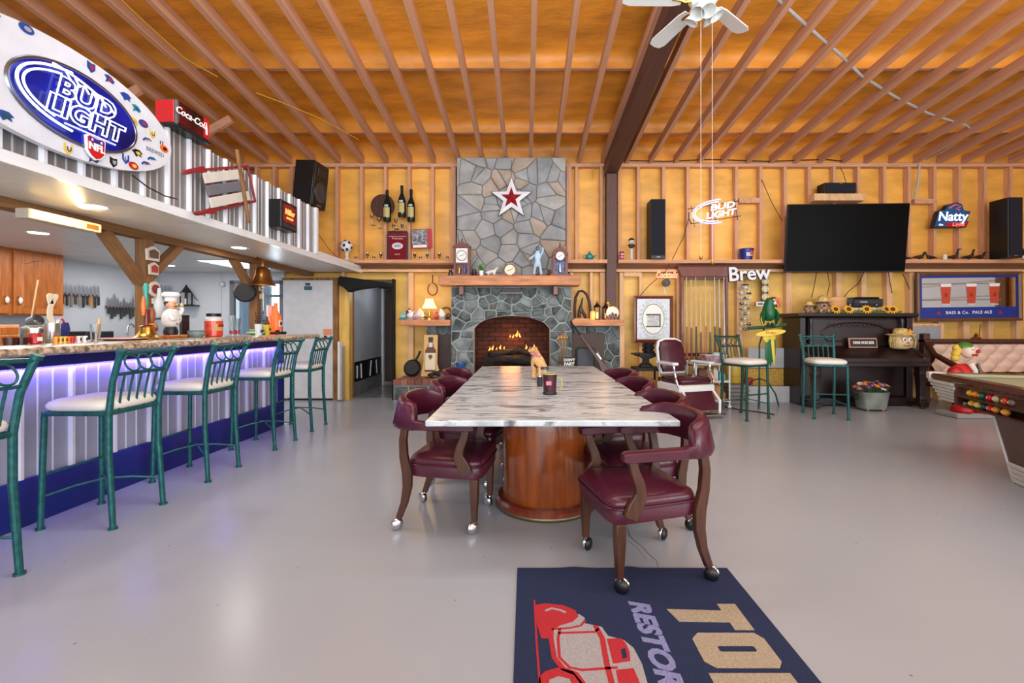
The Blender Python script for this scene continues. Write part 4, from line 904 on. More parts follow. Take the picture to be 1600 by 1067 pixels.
# ================================================================ wall of bottles, left of chimney
LZ = 2.31
bg = mat('dark_green_bottle', (18, 30, 22), .08, vary=.2)
for u, vb, vt, lb in ((605, 347, 297, 'giant dark champagne bottle hung nearest the round barrel lid'), (628, 340, 290, 'giant dark champagne bottle hung highest of the three'), (642.5, 347, 296, 'giant dark champagne bottle hung nearest the chimney')):
    h = (vb-vt)*7.52/711; t = thing('wine_bottle', lb, 'bottle', (U(u, 7.52), 7.52, V(vb, 7.52)), group='giant bottles on the back wall')
    r = .064; MB().lathe([(r*.85, 0), (r, .015), (r, h*.50), (r*.85, h*.60), (r*.36, h*.76), (r*.32, h*.95), (r*.36, h*.955)], n=20).build('body', bg, t)
    MB().lathe([(r*.39, h*.86), (r*.40, h*.97), (r*.34, h)], n=16).build('foil', black, t)
    b = MB(); m_ = 8
    b.loft([[(r*1.015*math.sin(-.9+1.8*k/m_), -r*1.015*math.cos(-.9+1.8*k/m_), z) for k in range(m_+1)]+[(r*.98*math.sin(.9-1.8*k/m_), -r*.98*math.cos(.9-1.8*k/m_), z) for k in range(m_+1)] for z in (h*.14, h*.44)])
    b.build('label', plain((188, 172, 110), .5), t)
    b = MB(); b.loft([[(r*1.03*math.sin(-.5+k*.125), -r*1.03*math.cos(-.5+k*.125), z) for k in range(9)]+[(r*.98*math.sin(.5-k*.125), -r*.98*math.cos(.5-k*.125), z) for k in range(9)] for z in (h*.46, h*.52)]); b.build('neck_label', plain((170, 186, 200), .4), t)
t = thing('barrel_lid', 'dark round barrel lid hanging behind the wine glasses', 'barrel lid', (U(598, 7.58), 7.575, V(322, 7.58)))
for i in range(6):
    x0, x1 = -.18+.06*i, -.122+.06*i; f_ = lambda x: math.sqrt(max(0, .185**2-x*x))
    MB().prism([(x0, -f_(x0)), ((x0+x1)/2, -f_((x0+x1)/2)), (x1, -f_(x1)), (x1, f_(x1)), ((x0+x1)/2, f_((x0+x1)/2)), (x0, f_(x0))], -.012, .012).build('stave', wood_walnut, t)
MB().ring((0, 0, 0), .185, .012, n=32).build('hoop', black_iron, t)
goblet = [(.028, 0), (.026, .004), (.004, .01), (.004, .075), (.02, .09), (.032, .12), (.03, .16), (.028, .16), (.029, .12), (.016, .095)]
for u, v, lb in ((581, 344, 'wine glass with red tint left of the barrel lid'), (592, 349, 'wine glass with red tint below the barrel lid'), (618.5, 350, 'wine glass with red tint between the giant bottles')):
    t = thing('wine_glass', lb, 'glass', (U(u, 7.5), 7.5, V(v+6, 7.5)), group='wine glasses on the back wall')
    MB().lathe(goblet, n=16).build('bowl', glass, t); MB().lathe([(.003, .095), (.028, .12), (.029, .145), (.003, .146)], n=14).build('wine', plain((186, 70, 60), .3), t)
    MB().box(-.03, .03, -.03, .1, -.012, 0).build('bracket', wood_lite, t)
t = thing('mirror_sign', 'red and navy framed beer mirror standing on the left ledge', 'sign', (U(621, 7.48), 7.48, LZ), rot=(-.04, 0, 0))
w_, h = .165, .475; MB().box(-w_, w_, 0, .03, 0, h, b=.004).build('frame', plain((36, 30, 66), .35), t); MB().box(-w_+.022, w_-.022, -.006, 0, .022, h-.022).build('face', mat('deep_red_mirror', (120, 14, 30), .15, vary=.2), t)
MB().box(-w_+.02, w_-.02, -.009, -.006, h-.08, h-.072).build('rule', plain((190, 170, 150), .4), t)
b = MB(); b.prism([(.09*math.cos(a), .055*math.sin(a)+.24) for a in [2*PI*i/24 for i in range(24)]], -.012, -.006); b.build('oval', plain((210, 210, 214), .3), t)
text('BEER', .05, plain((30, 30, 40), .4), t, (0, -.014, .24), FRONT, shear=.2); text('Premium', .05, plain((210, 190, 180), .4), t, (0, -.009, .365), FRONT); text('DRAFT', .03, plain((210, 190, 180), .4), t, (0, -.009, .10), FRONT)
MB().box(-.15, .15, -.02, .03, h, h+.014).build('top_ledge', wood_walnut, t)
shot = [(.017, 0), (.022, .075), (.02, .075), (.015, .01), (.001, .008)]
tall = [(.022, 0), (.02, .006), (.006, .015), (.006, .04), (.022, .06), (.027, .13), (.025, .13), (.019, .06), (.001, .05)]
clr = glass
def ledge_glass(u, pr, lb, y=7.47, z=LZ, g='glasses on the left ledge'):
    t = thing('beer_glass', lb, 'glass', (U(u, y), y, z), group=g); MB().lathe(pr, n=14).build('bowl', clr, t)
    hh = max(p[1] for p in pr); MB().lathe([(.0185, hh*.62), (.0245, hh*.64), (.0245, hh*.8), (.0185, hh*.82)], n=14, caps=0).build('logo_band', plain((70, 44, 40), .4), t)
for u, p, lb in ((556, shot, 'small glass on the left ledge beside the football ornament'), (574, tall, 'first stemmed glass on the left ledge'), (584, shot, 'small glass between two stemmed glasses on ledge'), (595, tall, 'stemmed glass left of the framed red mirror'),
                 (648, tall, 'stemmed glass right of the framed red mirror'), (657, shot, 'small glass under the poster'), (667.5, tall, 'stemmed glass under the poster'), (686.5, tall, 'stemmed glass near the chimney on the left ledge'), (699, shot, 'small glass nearest the chimney on the left ledge')): ledge_glass(u, p, lb)
ledge_glass(615, tall, 'stemmed glass on top of the red mirror, bottle side', 7.49, LZ+.492, 'glasses on the red mirror'); ledge_glass(628.5, tall, 'stemmed glass on top of the red mirror, chimney side', 7.49, LZ+.492, 'glasses on the red mirror')
t = thing('poster', 'small framed team photograph with red edge on the left wall', 'poster', (U(659, 7.58), 7.585, V(372.5, 7.58)), rot=(0, -.03, 0))
MB().box(-.17, .17, 0, .015, -.16, .16, b=.002).build('frame', plain((176, 60, 50), .5), t); MB().box(-.165, .09, -.003, 0, -.10, .15).build('photo', mat('team_photo', (176, 176, 180), .5, c2=(52, 54, 66), scale=34), t)
MB().box(-.15, .08, -.003, 0, -.15, -.105).build('caption', paper, t); MB().box(.10, .16, -.003, 0, -.15, .15).build('side_print', plain((186, 40, 44), .5), t)
t = thing('ball_ornament', 'black and white ball ornament on pedestal at ledge end', 'ornament', (U(542, 7.46), 7.46, LZ))
MB().sph((0, -.02, .23), .1, 20, 12).build('ball', plain((226, 222, 214), .4), t)
for a, e in ((0, 0), (.9, .5), (-.9, .4), (.5, -.7), (-.5, -.8), (0, 1.0), (1.4, -.3), (-1.4, -.3)):
    d = Vector((math.sin(a)*math.cos(e), -math.cos(a)*math.cos(e), math.sin(e))); c = Vector((0, -.02, .23))+d*.094
    MB().cyl(c, c+d*.009, .028, .024, n=5).build('patch', plain((24, 40, 84) if a >= 0 else (30, 60, 110), .4), t)
MB().lathe([(.05, 0), (.045, .02), (.025, .06), (.03, .11), (.05, .15)], n=14).build('pedestal', plain((214, 206, 196), .4), t)
t = thing('loudspeaker', 'black stage loudspeaker hung in the corner above the bar', 'speaker', (U(481, 7.0), 7.0, V(290, 7.0)), rot=(.0, .10, -.1))
b = MB(); P_ = [(-.13, -.16), (.2, -.2), (.2, .2), (-.13, .16)]; b.loft([[(x, y, z) for x, y in P_] for z in (-.34, .34)]); b.build('cabinet', black, t, bev=.012)
MB().box(.2, .212, -.185, .185, -.32, .32, b=.006).build('baffle', black, t)
MB(Matrix.Translation((.212, 0, -.1)) @ Matrix.Rotation(PI/2, 4, 'Y')).lathe([(.155, 0), (.15, .012), (.125, .004), (.06, .001), (.001, .012)], n=30).build('woofer', plain((60, 60, 64), .4), t)
MB().box(.21, .222, -.12, .12, .13, .25, b=.01).build('horn', plain((30, 30, 32), .4), t); MB().box(.212, .218, -.05, .05, -.31, -.29).build('badge', steel, t)
MB().tube([(0, .18, .2), (-.05, .58, .2)], .025, 8).tube([(0, .18, -.1), (-.05, .58, -.1)], .025, 8).build('bracket', black_iron, t)
# ---- the white door panel and things of the doorway
t = tag(MB().box(U(443, 7.58), U(521, 7.58), 7.56, 7.64, .03, V(438, 7.58), b=.006).build('door_1', plain((204, 202, 204), .45)), 'wide white cooler door at the end of the bar', 'door', kind='structure')
MB().box(U(521.5, 7.58), U(528.5, 7.58), 7.55, 7.68, 0, 2.02).build('door_frame', wood_post, t); MB().box(U(441, 7.58), U(528, 7.58), 7.57, 7.68, V(438, 7.58), V(434, 7.58)).build('door_frame', wood_post, t)
MB().box(U(443, 7.58), U(521, 7.58), 7.57, 7.66, 0, .03).build('threshold', black, t)
x0 = U(475, 7.55); s_ = plain((40, 88, 110), .5); MB().box(x0, x0+.13, 7.553, 7.56, V(453, 7.55), V(447, 7.55)).build('sticker', s_, t); MB().box(x0+.02, x0+.10, 7.553, 7.56, V(446, 7.55), V(442, 7.55)).build('sticker', plain((50, 60, 70), .5), t)
MB().box(U(505, 7.55), U(518, 7.55), 7.553, 7.56, V(523, 7.55), V(514, 7.55)).build('sticker', plain((220, 130, 90), .5), t); MB().tube([(U(505, 7.5), 7.55, V(526, 7.5)), (U(508, 7.5), 7.50, V(525, 7.5)), (U(513, 7.5), 7.50, V(530, 7.5))], .014, 8).build('latch', black_iron, t)
t = tag(MB().prism([(U(533, 7.52), V(432, 7.52)), (U(614, 7.52), V(443, 7.52)), (U(613, 7.52), V(447, 7.52)), (U(598, 7.52), V(448, 7.52)), (U(560, 7.52), V(453, 7.52)), (U(547, 7.52), V(457, 7.52)), (U(540, 7.52), V(450, 7.52)), (U(532, 7.52), V(446, 7.52))], 7.42, 7.58).build('door_drape', mat('black_cloth', (14, 14, 15), .9, vary=.3, bump=.4), bev=.02), 'black cloth rolled up over the hallway doorway', 'drape')
t = thing('folding_table', 'white folded table standing on edge by the doorway', 'table', (U(532.5, 7.5), 7.5, 0)); MB().box(-.035, .0, -.05, .1, .02, .98, b=.008).build('top', white, t); MB().box(.0, .03, -.04, .1, .02, .9, b=.005).build('edge', plain((180, 176, 160), .5), t)
# ================================================================ signs and things on the loft wall (facing +x)
KX = -2.72
neonw = mat('white_neon', (232, 238, 255), .4, emit=1.5)
neonb = mat('blue_neon', (150, 160, 255), .4, emit=1.6)
sg = thing('neon_sign', 'large oval white football beer sign with lit blue centre on loft wall', 'sign', (KX+.05, 2.66, 2.565))
def ell(a, b_, n=48, cy=0, cz=0): return [(cy+a*math.cos(2*PI*i/n), cz+b_*math.sin(2*PI*i/n)) for i in range(n)]
MB().prism(ell(.75, .315), -.03, .012, 'yz').build('panel', plain((208, 210, 216), .35), sg)
MB().tube([(.014, y, z) for y, z in ell(.385, .212, 48, .05, -.015)], .011, 6, closed=1).build('inner_rim', plain((140, 146, 160), .3, 1), sg)
MB().prism(ell(.38, .208, 48, .05, -.015), .012, .02, 'yz').build('centre_panel', mat('night_blue_panel', (10, 16, 80), .15, c2=(14, 30, 150), scale=5), sg)
MB().tube([(.04, .05+.34*math.cos(a)-.02, -.01+.17*math.sin(a)) for a in [.55*PI+.9*PI*i/24 for i in range(25)]], .007, 6).build('neon_arc', neonw, sg)
MB().tube([(.04, .05+.31*math.cos(a)-.02, -.01+.14*math.sin(a)) for a in [.62*PI+.72*PI*i/24 for i in range(25)]], .006, 6).build('neon_arc', neonw, sg)
MB().tube([(.04, -.13+.30*t, .155-.06*t*t) for t in [i/12 for i in range(13)]], .006, 6).build('neon_arc', neonw, sg)
for i in range(6): MB().tube([(.04, -.06+.055*i, .152-.014*i), (.04, -.03+.055*i, .112-.013*i)], .005, 5).build('neon_lace', neonw, sg)
text('BUD', .155, neonw, sg, (.045, .06, .045), SIDE, 'neon_letters', neon=.0042, shear=.2, sx=1.15, bold=.006)
text('LIGHT', .15, neonw, sg, (.045, .06, -.075), SIDE, 'neon_letters', neon=.0042, shear=.2, sx=1.12, bold=.006)
MB().box(.03, .04, -.06, .26, -.152, -.144).build('neon_rule', neonb, sg)
shp = [(-.055, .05), (-.04, .06), (0, .052), (.04, .06), (.055, .05), (.05, -.03), (.03, -.055), (0, -.07), (-.03, -.055), (-.05, -.03)]
MB().prism([(y*1.15+.13, z*1.1-.215) for y, z in shp], .02, .034, 'yz').build('shield_rim', paper, sg); MB().prism([(y+.13, z-.215) for y, z in shp], .034, .037, 'yz').build('shield', red, sg)
MB().box(.037, .039, .085, .175, -.19, -.165).build('shield_top', plain((24, 40, 120), .4), sg); text('NFL', .06, paper, sg, (.0395, .13, -.218), SIDE, bold=.002)
for y in (.1, .16): MB().prism([(y+a*.25, z*.25-.177) for a, z in star(.04)], .039, .041, 'yz').build('shield_star', paper, sg)
# team emblems around the rim: each a small two coloured enamel print
EM = {'bird': [(-.05, .01), (-.02, .03), (.02, .032), (.05, .01), (.03, .0), (.04, -.02), (.01, -.012), (-.01, -.03), (-.025, -.01)],
      'shield': [(-.03, .035), (0, .028), (.03, .035), (.03, -.01), (0, -.04), (-.03, -.01)], 'bolt': [(-.045, -.005), (-.02, .02), (.02, .025), (.05, .01), (.02, .012), (.01, .0), (-.02, .005), (-.03, -.015)],
      'oval': [(.045*math.cos(a), .03*math.sin(a)) for a in [2*PI*i/16 for i in range(16)]], 'star': star(.04), 'shoe': [(-.03, .035), (-.018, .035), (-.018, -.005), (0, -.022), (.018, -.005), (.018, .035), (.03, .035), (.03, -.012), (0, -.04), (-.03, -.012)],
      'cat': [(-.04, .02), (-.01, .03), (.02, .025), (.045, .0), (.03, -.02), (.0, -.012), (-.03, -.03), (-.02, 0)]}
C = {'p': (80, 44, 130), 'b': (24, 66, 140), 'n': (20, 30, 70), 'g': (24, 74, 60), 'r': (170, 30, 44), 'o': (220, 100, 40), 'y': (226, 180, 50), 's': (150, 154, 160), 'k': (20, 20, 22), 't': (30, 130, 140)}
em = [(-.66, .12, 'cat', 'py'), (-.55, .20, 'cat', 'bs'), (-.40, .25, 'bird', 'kg'), (-.24, .275, 'oval', 'bs'), (.12, .272, 'shield', 'br'), (.24, .262, 'cat', 'br'), (.36, .21, 'bird', 'bb'), (.44, .17, 'cat', 'tb'), (.50, .095, 'oval', 'br'), (.42, .075, 'oval', 'ys'), (.575, .055, 'shoe', 'yg'), (.53, -.01, 'bolt', 'by'), (.68, -.01, 'oval', 'ok'),
      (.36, -.20, 'shoe', 'bb'), (.45, -.13, 'bird', 'ky'), (.57, -.13, 'bolt', 'bt'), (.52, -.18, 'bolt', 'br'), (.42, -.225, 'oval', 'ry'), (.27, -.255, 'shield', 'ks'), (.13, -.285, 'cat', 'bo'), (-.02, -.28, 'shoe', 'yg'), (-.34, -.235, 'bird', 'bg'), (-.52, -.15, 'bird', 'ry'), (-.63, -.07, 'oval', 'ny'), (-.68, .03, 'bird', 'kr'), (-.5, .03, 'star', 'bs')]
for y, z, sh_, cc in em:
    p = EM[sh_]; e = MB().prism([(y+a*.85, z+b_*.85) for a, b_ in p], .012, .015, 'yz'); e.prism([(y+a*.4+.005, z+b_*.4) for a, b_ in p], .015, .0165, 'yz', mi=1)
    e.build('emblem', [plain(C[cc[0]], .4), plain(C[cc[1]], .4)], sg)
text('BREWED', .04, plain((120, 128, 140), .4), sg, (.013, .60, -.065), SIDE); text('17', .04, plain((30, 30, 34), .4), sg, (.013, .655, .02), SIDE)
MB().tube([(-.02, .45, -.28), (.0, .55, -.33), (0, .70, -.35), (0, .82, -.34)], .005, 5).build('power_cord', black, sg)
lamp('sign_glow', 'POINT', (KX+.35, 2.7, 2.5), 1.0, (.5, .6, 1), rad=.2)
# ---- red cola box
cb = thing('light_box', 'red and black lit soda sign box standing on loft wall', 'sign', (-2.74, 3.635, 2.785))
MB().box(-.085, .085, -.18, .18, 0, .2, b=.012).build('case', plain((60, 62, 66), .4), cb); MB().box(-.07, .07, -.188, -.178, .015, .185, b=.004).build('end_face', red, cb)
MB().box(.082, .09, -.165, .165, .015, .19, b=.003).build('front_face', mat('black_red_print', (26, 10, 12), .25, c2=(90, 12, 18), scale=7), cb); MB().box(.09, .093, .105, .163, .018, .187).build('red_band', red, cb)
text('Coca-Cola', .078, paper, cb, (.092, -.03, .115), SIDE, shear=.35, bold=.001); MB().prism([(.125, .05), (.145, .05), (.145, .10), (.138, .12), (.138, .15), (.132, .15), (.132, .12), (.125, .10)], .093, .095, 'yz').build('bottle_print', paper, cb)
MB().box(-.08, .095, -.182, .182, -.014, .006, b=.003).build('base', black, cb)
# ---- vintage sled
sl = thing('sled', 'old red runner sled with grey and white boards hung on loft wall', 'sled', (-2.68, 4.05, 2.48), rot=(.38, 0, 0))
for i, (c, z) in enumerate(((plain((206, 200, 188), .7), .10), (plain((106, 104, 112), .7), 0), (plain((206, 200, 188), .7), -.10))):
    MB().box(-.0, .02, -.26, .28+.02*i, z-.042, z+.042, b=.004).build('slat', c, sl)
rd = plain((140, 30, 36), .5)
for z in (.165, -.165):
    MB().tube([(.0, .42, z), (0, 0, z), (0, -.3, z), (.01, -.45, z*.96), (.03, -.52, z*.9)], [.012, .012, .013, .02, .006], 6).build('runner', rd, sl)
    MB().prism([(-.30, z-.02), (-.22, z-.03), (-.22, z+.03), (-.42, z+.012)], -.004, .012, 'yz').build('runner_tip', rd, sl)
for y in (-.2, .1, .30): MB().box(-.02, 0, y-.015, y+.015, -.165, .165).build('cross_bar', rd, sl)
MB().tube([(0, .42, -.165), (0, .42, .165)], .011, 6).build('rear_bar', rd, sl); MB().box(.02, .045, .20, .235, -.32, .34, b=.006).build('steering_bar', wood_post, sl, rot=(-.1, 0, 0))
# ---- small red lit beer box
mb_ = thing('light_box', 'small dark beer sign box glowing red near the loft wall end', 'sign', (-2.675, 5.0, 2.45))
MB().box(-.075, .075, -.17, .17, -.15, .15, b=.01).build('case', black, mb_); sc_ = [(-.13, .10), (0, .125), (.13, .10), (.12, .03), (.135, -.06), (.10, -.085), (0, -.07), (-.10, -.085), (-.135, -.06), (-.12, .03)]
MB().prism(sc_, .075, .079, 'yz').build('lit_face', mat('dark_red_lit', (110, 18, 14), .3, emit=.5), mb_); text('Miller', .085, mat('neon_orange', (255, 120, 60), .4, emit=3), mb_, (.081, 0, .035), SIDE, shear=.15, bold=.002); text('HIGH LIFE', .03, mat('neon_orange', (255, 120, 60)), mb_, (.081, 0, -.03), SIDE, bold=.001)
MB().box(.076, .08, -.14, .14, -.135, -.095).build('footer', plain((40, 44, 54), .4), mb_)
# ---- fluorescent fixture on the beam
ff = thing('wall_fixture', 'warm lit box lamp mounted on the timber beam', 'lamp', (-3.49, 3.42, 2.04)); MB().box(-.05, .045, -.27, .27, -.035, .035, b=.004).build('housing', plain((190, 176, 160), .4), ff)
MB().box(.044, .052, -.26, .265, -.03, .03, b=.003).build('diffuser', mat('warm_diffuser', (255, 206, 120), .5, emit=2.4), ff)
MB().box(.052, .055, .14, .24, -.022, .016).build('label', plain((210, 120, 40), .5), ff)
lamp('fixture_glow', 'AREA', (-3.40, 3.42, 2.0), 2, (1, .75, .42), (.5, .06), (0, -PI/2+.5, 0))
# ---- bell, things on the posts
bl = thing('brass_bell', 'large brass bell hanging from the timber beam', 'bell', (-3.40, 5.88, 1.76))
MB().lathe([(.15, 0), (.152, .012), (.115, .06), (.095, .14), (.085, .20), (.06, .235), (.02, .25), (.02, .28)], n=28).build('dome', bronze, bl)
MB().tube([(0, 0, .26), (0, 0, .33), (-.08, 0, .36)], .018, 8).build('bracket', bronze, bl); MB().cyl((0, 0, .02), (0, 0, -.03), .008, .02, 8).tube([(0, 0, -.03), (.005, .0, -.32)], .005, 6).build('clapper_rope', cream, bl)
t = thing('skillet', 'black frying pan hanging on the second timber post', 'skillet', (-3.62, 5.86, 1.70), rot=(0, 0, .5)); MB().lathe([(.11, .025), (.125, -.02), (.13, -.02), (.11, .03), (.001, .03)], n=24).build('pan', black_iron, t, (0, 0, -.02), (PI/2, 0, 0)); MB().tube([(0, 0, .1), (0, .02, .28)], .013, 8).build('handle', black_iron, t)
def plaque(lb, y, z, w_, h, c, x=-3.53, shape=0):
    t = thing('plaque', lb, 'plaque', (x, y, z), group='plaques on the timber posts')
    w_ *= .8; h *= .85; p = ell(w_, h, 20) if shape else [(-w_, -h), (w_, -h), (w_*1.1, h*.6), (w_*.7, h*.8), (w_*.4, h), (0, h*1.15), (-w_*.4, h), (-w_*.7, h*.8), (-w_*1.1, h*.6)]
    MB().prism(p, -.008, .012, 'yz').build('board', plain((214, 204, 186), .6), t); MB().prism([(a*.7, b_*.6) for a, b_ in p], .012, .02, 'yz').build('relief', plain(c, .6), t)
    return t
plaque('cream carved plaque at the top of first timber post', 4.30, 1.93, .085, .075, (92, 60, 50)); plaque('cream and red shield plaque on first timber post, second from top', 4.31, 1.79, .06, .065, (170, 44, 44))
plaque('oval red and white plaque on first timber post', 4.32, 1.60, .075, .085, (130, 40, 56), shape=1); plaque('small orange label plaque low on first timber post', 4.34, 1.49, .05, .035, (176, 92, 60))
plaque('pale spade plaque on second timber post', 6.06, 1.76, .05, .06, (120, 70, 50)); plaque('plain white card plaque below the spade on second timber post', 6.08, 1.64, .05, .045, (200, 196, 190))
# ================================================================ on the bar top
def onbar(u, off=-.05):      # point on the counter at picture column u, offset from the bar axis
    Y = 3.5
    for _ in range(12): Y = 711*(bx(Y)+off)/(u-822)
    return (bx(Y)+off, Y, CT)
x, y, z = onbar(8, -.2)
t = thing('wooden_crate', 'small pale wooden drawer crate at the near bar end', 'crate', (x, y, z)); MB().box(-.09, .03, -.07, .06, 0, .125, b=.004).build('box', wood_lite, t)
for zz in (.03, .085): MB().box(.03, .036, -.06, .05, zz-.024, zz+.024, b=.003).build('drawer', wood_oak, t)
tum = [(.03, 0), (.036, .045), (.033, .045), (.028, .006), (.001, .005)]
for u, lb in ((16, 'low dark tumbler beside the wooden crate'), (33, 'low dark tumbler beside the red can')): lat('tumbler', lb, 'glass', onbar(u, .02), tum, plain((60, 26, 22), .1), 'dark tumblers', 18)
t = thing('soda_can', 'red soda can on the bar before the steel pot', 'can', onbar(55.5, .03)); MB().lathe([(.024, 0), (.03, .006), (.03, .06), (.026, .068), (.001, .068)], n=18).build('body', red, t); MB().box(.028, .032, -.016, .014, .02, .045).build('print', paper, t); MB().lathe([(.022, .068), (.024, .071), (.001, .07)], n=14).build('lid', steel, t)
t = thing('stock_pot', 'wide steel cooking pot with glass lid behind the red can', 'pot', onbar(56, -.22)); MB().lathe([(.07, 0), (.075, .01), (.075, .1), (.078, .102), (.07, .1), (.068, .01), (.001, .008)], n=24).build('pot', steel, t); MB().lathe([(.077, .104), (.05, .12), (.01, .126), (.012, .145), (.001, .146)], n=24).build('lid', plain((120, 120, 104), .2), t); MB().tube([(.08, -.02, .08), (.12, -.05, .085), (.12, .03, .085), (.08, .02, .08)], .006, 6).build('handle', black, t)
t = thing('dipper', 'steel dipper with long pale handle standing over the pot', 'dipper', (onbar(54, -.24)[0], onbar(54, -.24)[1], CT+.15))
MB(Matrix.Rotation(1.2, 4, 'Y')).lathe([(.035, -.03), (.04, .03), (.036, .03), (.03, -.02), (.001, -.02)], n=18).build('bowl', steel, t); MB().tube([(-.01, -.01, .03), (-.03, .05, .29)], [.004, .006], 6).build('handle', wood_lite, t); MB().cyl((0, 0, -.15), (0, 0, -.03), .006, n=6).build('stand', steel, t)
t = thing('utensil_cup', 'steel utensil cup holding a curled cream strap', 'cup', onbar(82, -.05)); MB().lathe([(.038, 0), (.04, .004), (.04, .135), (.037, .135), (.036, .01), (.001, .008)], n=24).build('cup', steel, t)
pts = [(0, .01, .12), (-.005, -.01, .17), (0, -.018, .21), (0, -.012, .25), (0, .005, .285), (0, .018, .31), (0, .02, .328), (0, .008, .338), (0, -.012, .335), (0, -.02, .32), (0, -.016, .29), (0, -.01, .265)]
MB().loft([[(x+a*.004, y+b_*.018, z) for a, b_ in ((-1, -1), (1, -1), (1, 1), (-1, 1))] for x, y, z in pts]).build('strap', plain((226, 212, 186), .5), t, bev=.002)
for a in (-.015, .012, .022): MB().cyl((a, .01, .1), (a*1.3, .02, .16), .005, n=6).build('utensil', steel, t)
t = thing('oven_mitt', 'navy oven mitt hanging behind the utensil cup', 'mitt', (onbar(99, -.12)[0], onbar(99, -.12)[1], CT+.02)); MB().loft([[(.012*s_*math.cos(a), .034*s_*k*math.sin(a)+.004*i, .0+z) for a in [2*PI*j/12 for j in range(12)]] for i, (z, s_, k) in enumerate(((.0, .4, 1), (.03, 1, 1.05), (.07, 1.1, 1.1), (.10, 1, .9), (.12, .8, .7)))]).build('mitt', plain((30, 40, 110), .8), t); MB().tube([(0, .01, .115), (0, -.01, .15), (0, -.03, .14)], .006, 6).build('loop', red, t)
for i, (u, c) in enumerate(((88, (232, 150, 30)), (94.5, (236, 200, 60)), (101, (228, 190, 50)), (107.5, (226, 110, 40)), (113, (214, 50, 36)), (123, (230, 226, 224)), (132.5, (232, 232, 232)))):
    lb = ('orange shot glass nearest the utensil cup', 'yellow shot glass second in the row', 'deep yellow shot glass mid row', 'orange red shot glass fourth in the row', 'red shot glass fifth in the row', 'white shot glass with dark emblem, first of two', 'white shot glass with dark emblem by the tall glass')[i]
    t = thing('shot_glass', lb, 'glass', onbar(u, .10), group='shot glasses in a row on the bar'); MB().lathe([(.013, 0), (.017, .046), (.015, .046), (.011, .006), (.001, .005)], n=14).build('cup', plain(c, .15), t); MB().box(.013, .018, -.006, .006, .014, .034, b=.002).build('emblem', plain((30, 34, 60) if i > 4 or i == 1 else (160, 40, 40), .4), t)
t = thing('mixing_glass', 'tall clear mixing glass with a wooden spoon in it', 'glass', onbar(149.5, .0)); MB().lathe([(.026, 0), (.034, .13), (.031, .13), (.024, .008), (.001, .006)], n=20).build('glass', glass, t); MB().tube([(.0, 0, .01), (.012, .02, .17)], [.007, .011], 6).build('spoon', wood_lite, t)
t = thing('serving_tray', 'dark curved tray with pink rim between glass and tap tower', 'tray', onbar(192, -.04)); MB().lathe([(.10, 0), (.15, .012), (.152, .016), (.10, .006), (.001, .005)], n=28).build('dish', black, t); MB().ring((0, 0, .016), .152, .005, 'z', 28).build('rim', plain((206, 150, 150), .4), t)
tp = thing('beer_tap', 'brass beer tap tower with coloured handles on the bar', 'beer tap', onbar(229, -.02))
MB().lathe([(.10, 0), (.105, .012), (.09, .02), (.075, .03), (.06, .06), (.05, .10), (.055, .11), (.03, .12)], n=28).build('base', brass, tp)
MB().lathe([(.02, .11), (.018, .2), (.022, .24), (.014, .25)], n=14).build('column', plain((110, 30, 26), .3), tp)
MB().lathe([(.014, .25), (.02, .30), (.016, .38), (.022, .44), (.012, .47)], (0, -.005, 0), n=12).build('tap_handle', plain((50, 140, 130), .3), tp)
MB().lathe([(.01, .2), (.018, .27), (.012, .34), (.006, .36)], (0, -.03, 0), n=10).build('tap_handle', plain((230, 110, 40), .3), tp)
MB().lathe([(.012, .12), (.025, .16), (.03, .22), (.016, .27)], (0, .05, 0), n=10).build('tap_handle', plain((150, 80, 50), .4), tp); MB().tube([(0, 0, .13), (.07, 0, .13), (.08, 0, .10)], .008, 6).build('spout', brass, tp); MB().sph((.0, .08, .09), .028, 10, 7).build('tap_knob', plain((150, 44, 40), .3), tp)
lat('white_bottle', 'white frosted bottle hanging beside the first timber post', 'bottle', (-3.49, 4.33, 1.33), [(.03, 0), (.044, .02), (.044, .14), (.02, .2), (.014, .28), (.001, .28)], plain((212, 218, 222), .3), parts=[('bracket', [(.05, -.02), (.05, -.004), (.001, -.004)], black)])
ck = thing('chef_statue', 'chubby chef statue in white hat and jacket on wooden board', 'statue', onbar(267, -.08))
MB().box(-.07, .07, -.12, .12, 0, .03, b=.006).build('board', wood_oak, ck)
skin('body', [(0, 0, .09, .06), (0, 0, .16, .078), (0, 0, .23, .06), (.0, 0, .275, .03), (.03, -.055, .22, .028), (.06, -.06, .17, .022), (.06, -.02, .17, .018), (.03, .055, .22, .028), (.05, .075, .25, .022), (.05, .06, .29, .016)], [(0, 1), (1, 2), (2, 3), (2, 4), (4, 5), (5, 6), (2, 7), (7, 8), (8, 9)], plain((228, 226, 222), .4), ck)
MB().lathe([(.052, .03), (.058, .06), (.045, .1)], (0, 0, 0), n=16).build('trousers', black, ck)
hd = MB().sph((.01, 0, .305), (.042, .044, .048), 14, 10); hd.sph((.056, 0, .302), (.012, .012, .012), 8, 6).sph((0, -.046, .30), (.01, .008, .014), 8, 5).sph((0, .046, .30), (.01, .008, .014), 8, 5); hd.build('head', plain((214, 158, 124), .4), ck)
MB().sph((-.014, 0, .318), (.04, .047, .038), 12, 8).tube([(.05, -.022, .289), (.056, 0, .293), (.05, .022, .289)], [.003, .007, .003], 6).sph((.048, -.018, .312), .005, 6, 4).sph((.048, .018, .312), .005, 6, 4).build('hair_and_moustache', plain((50, 30, 24), .5), ck)
MB().lathe([(.045, .335), (.046, .365), (.07, .385), (.072, .405), (.05, .42), (.001, .422)], n=20).build('chef_hat', plain((234, 234, 232), .6), ck)
b = MB()
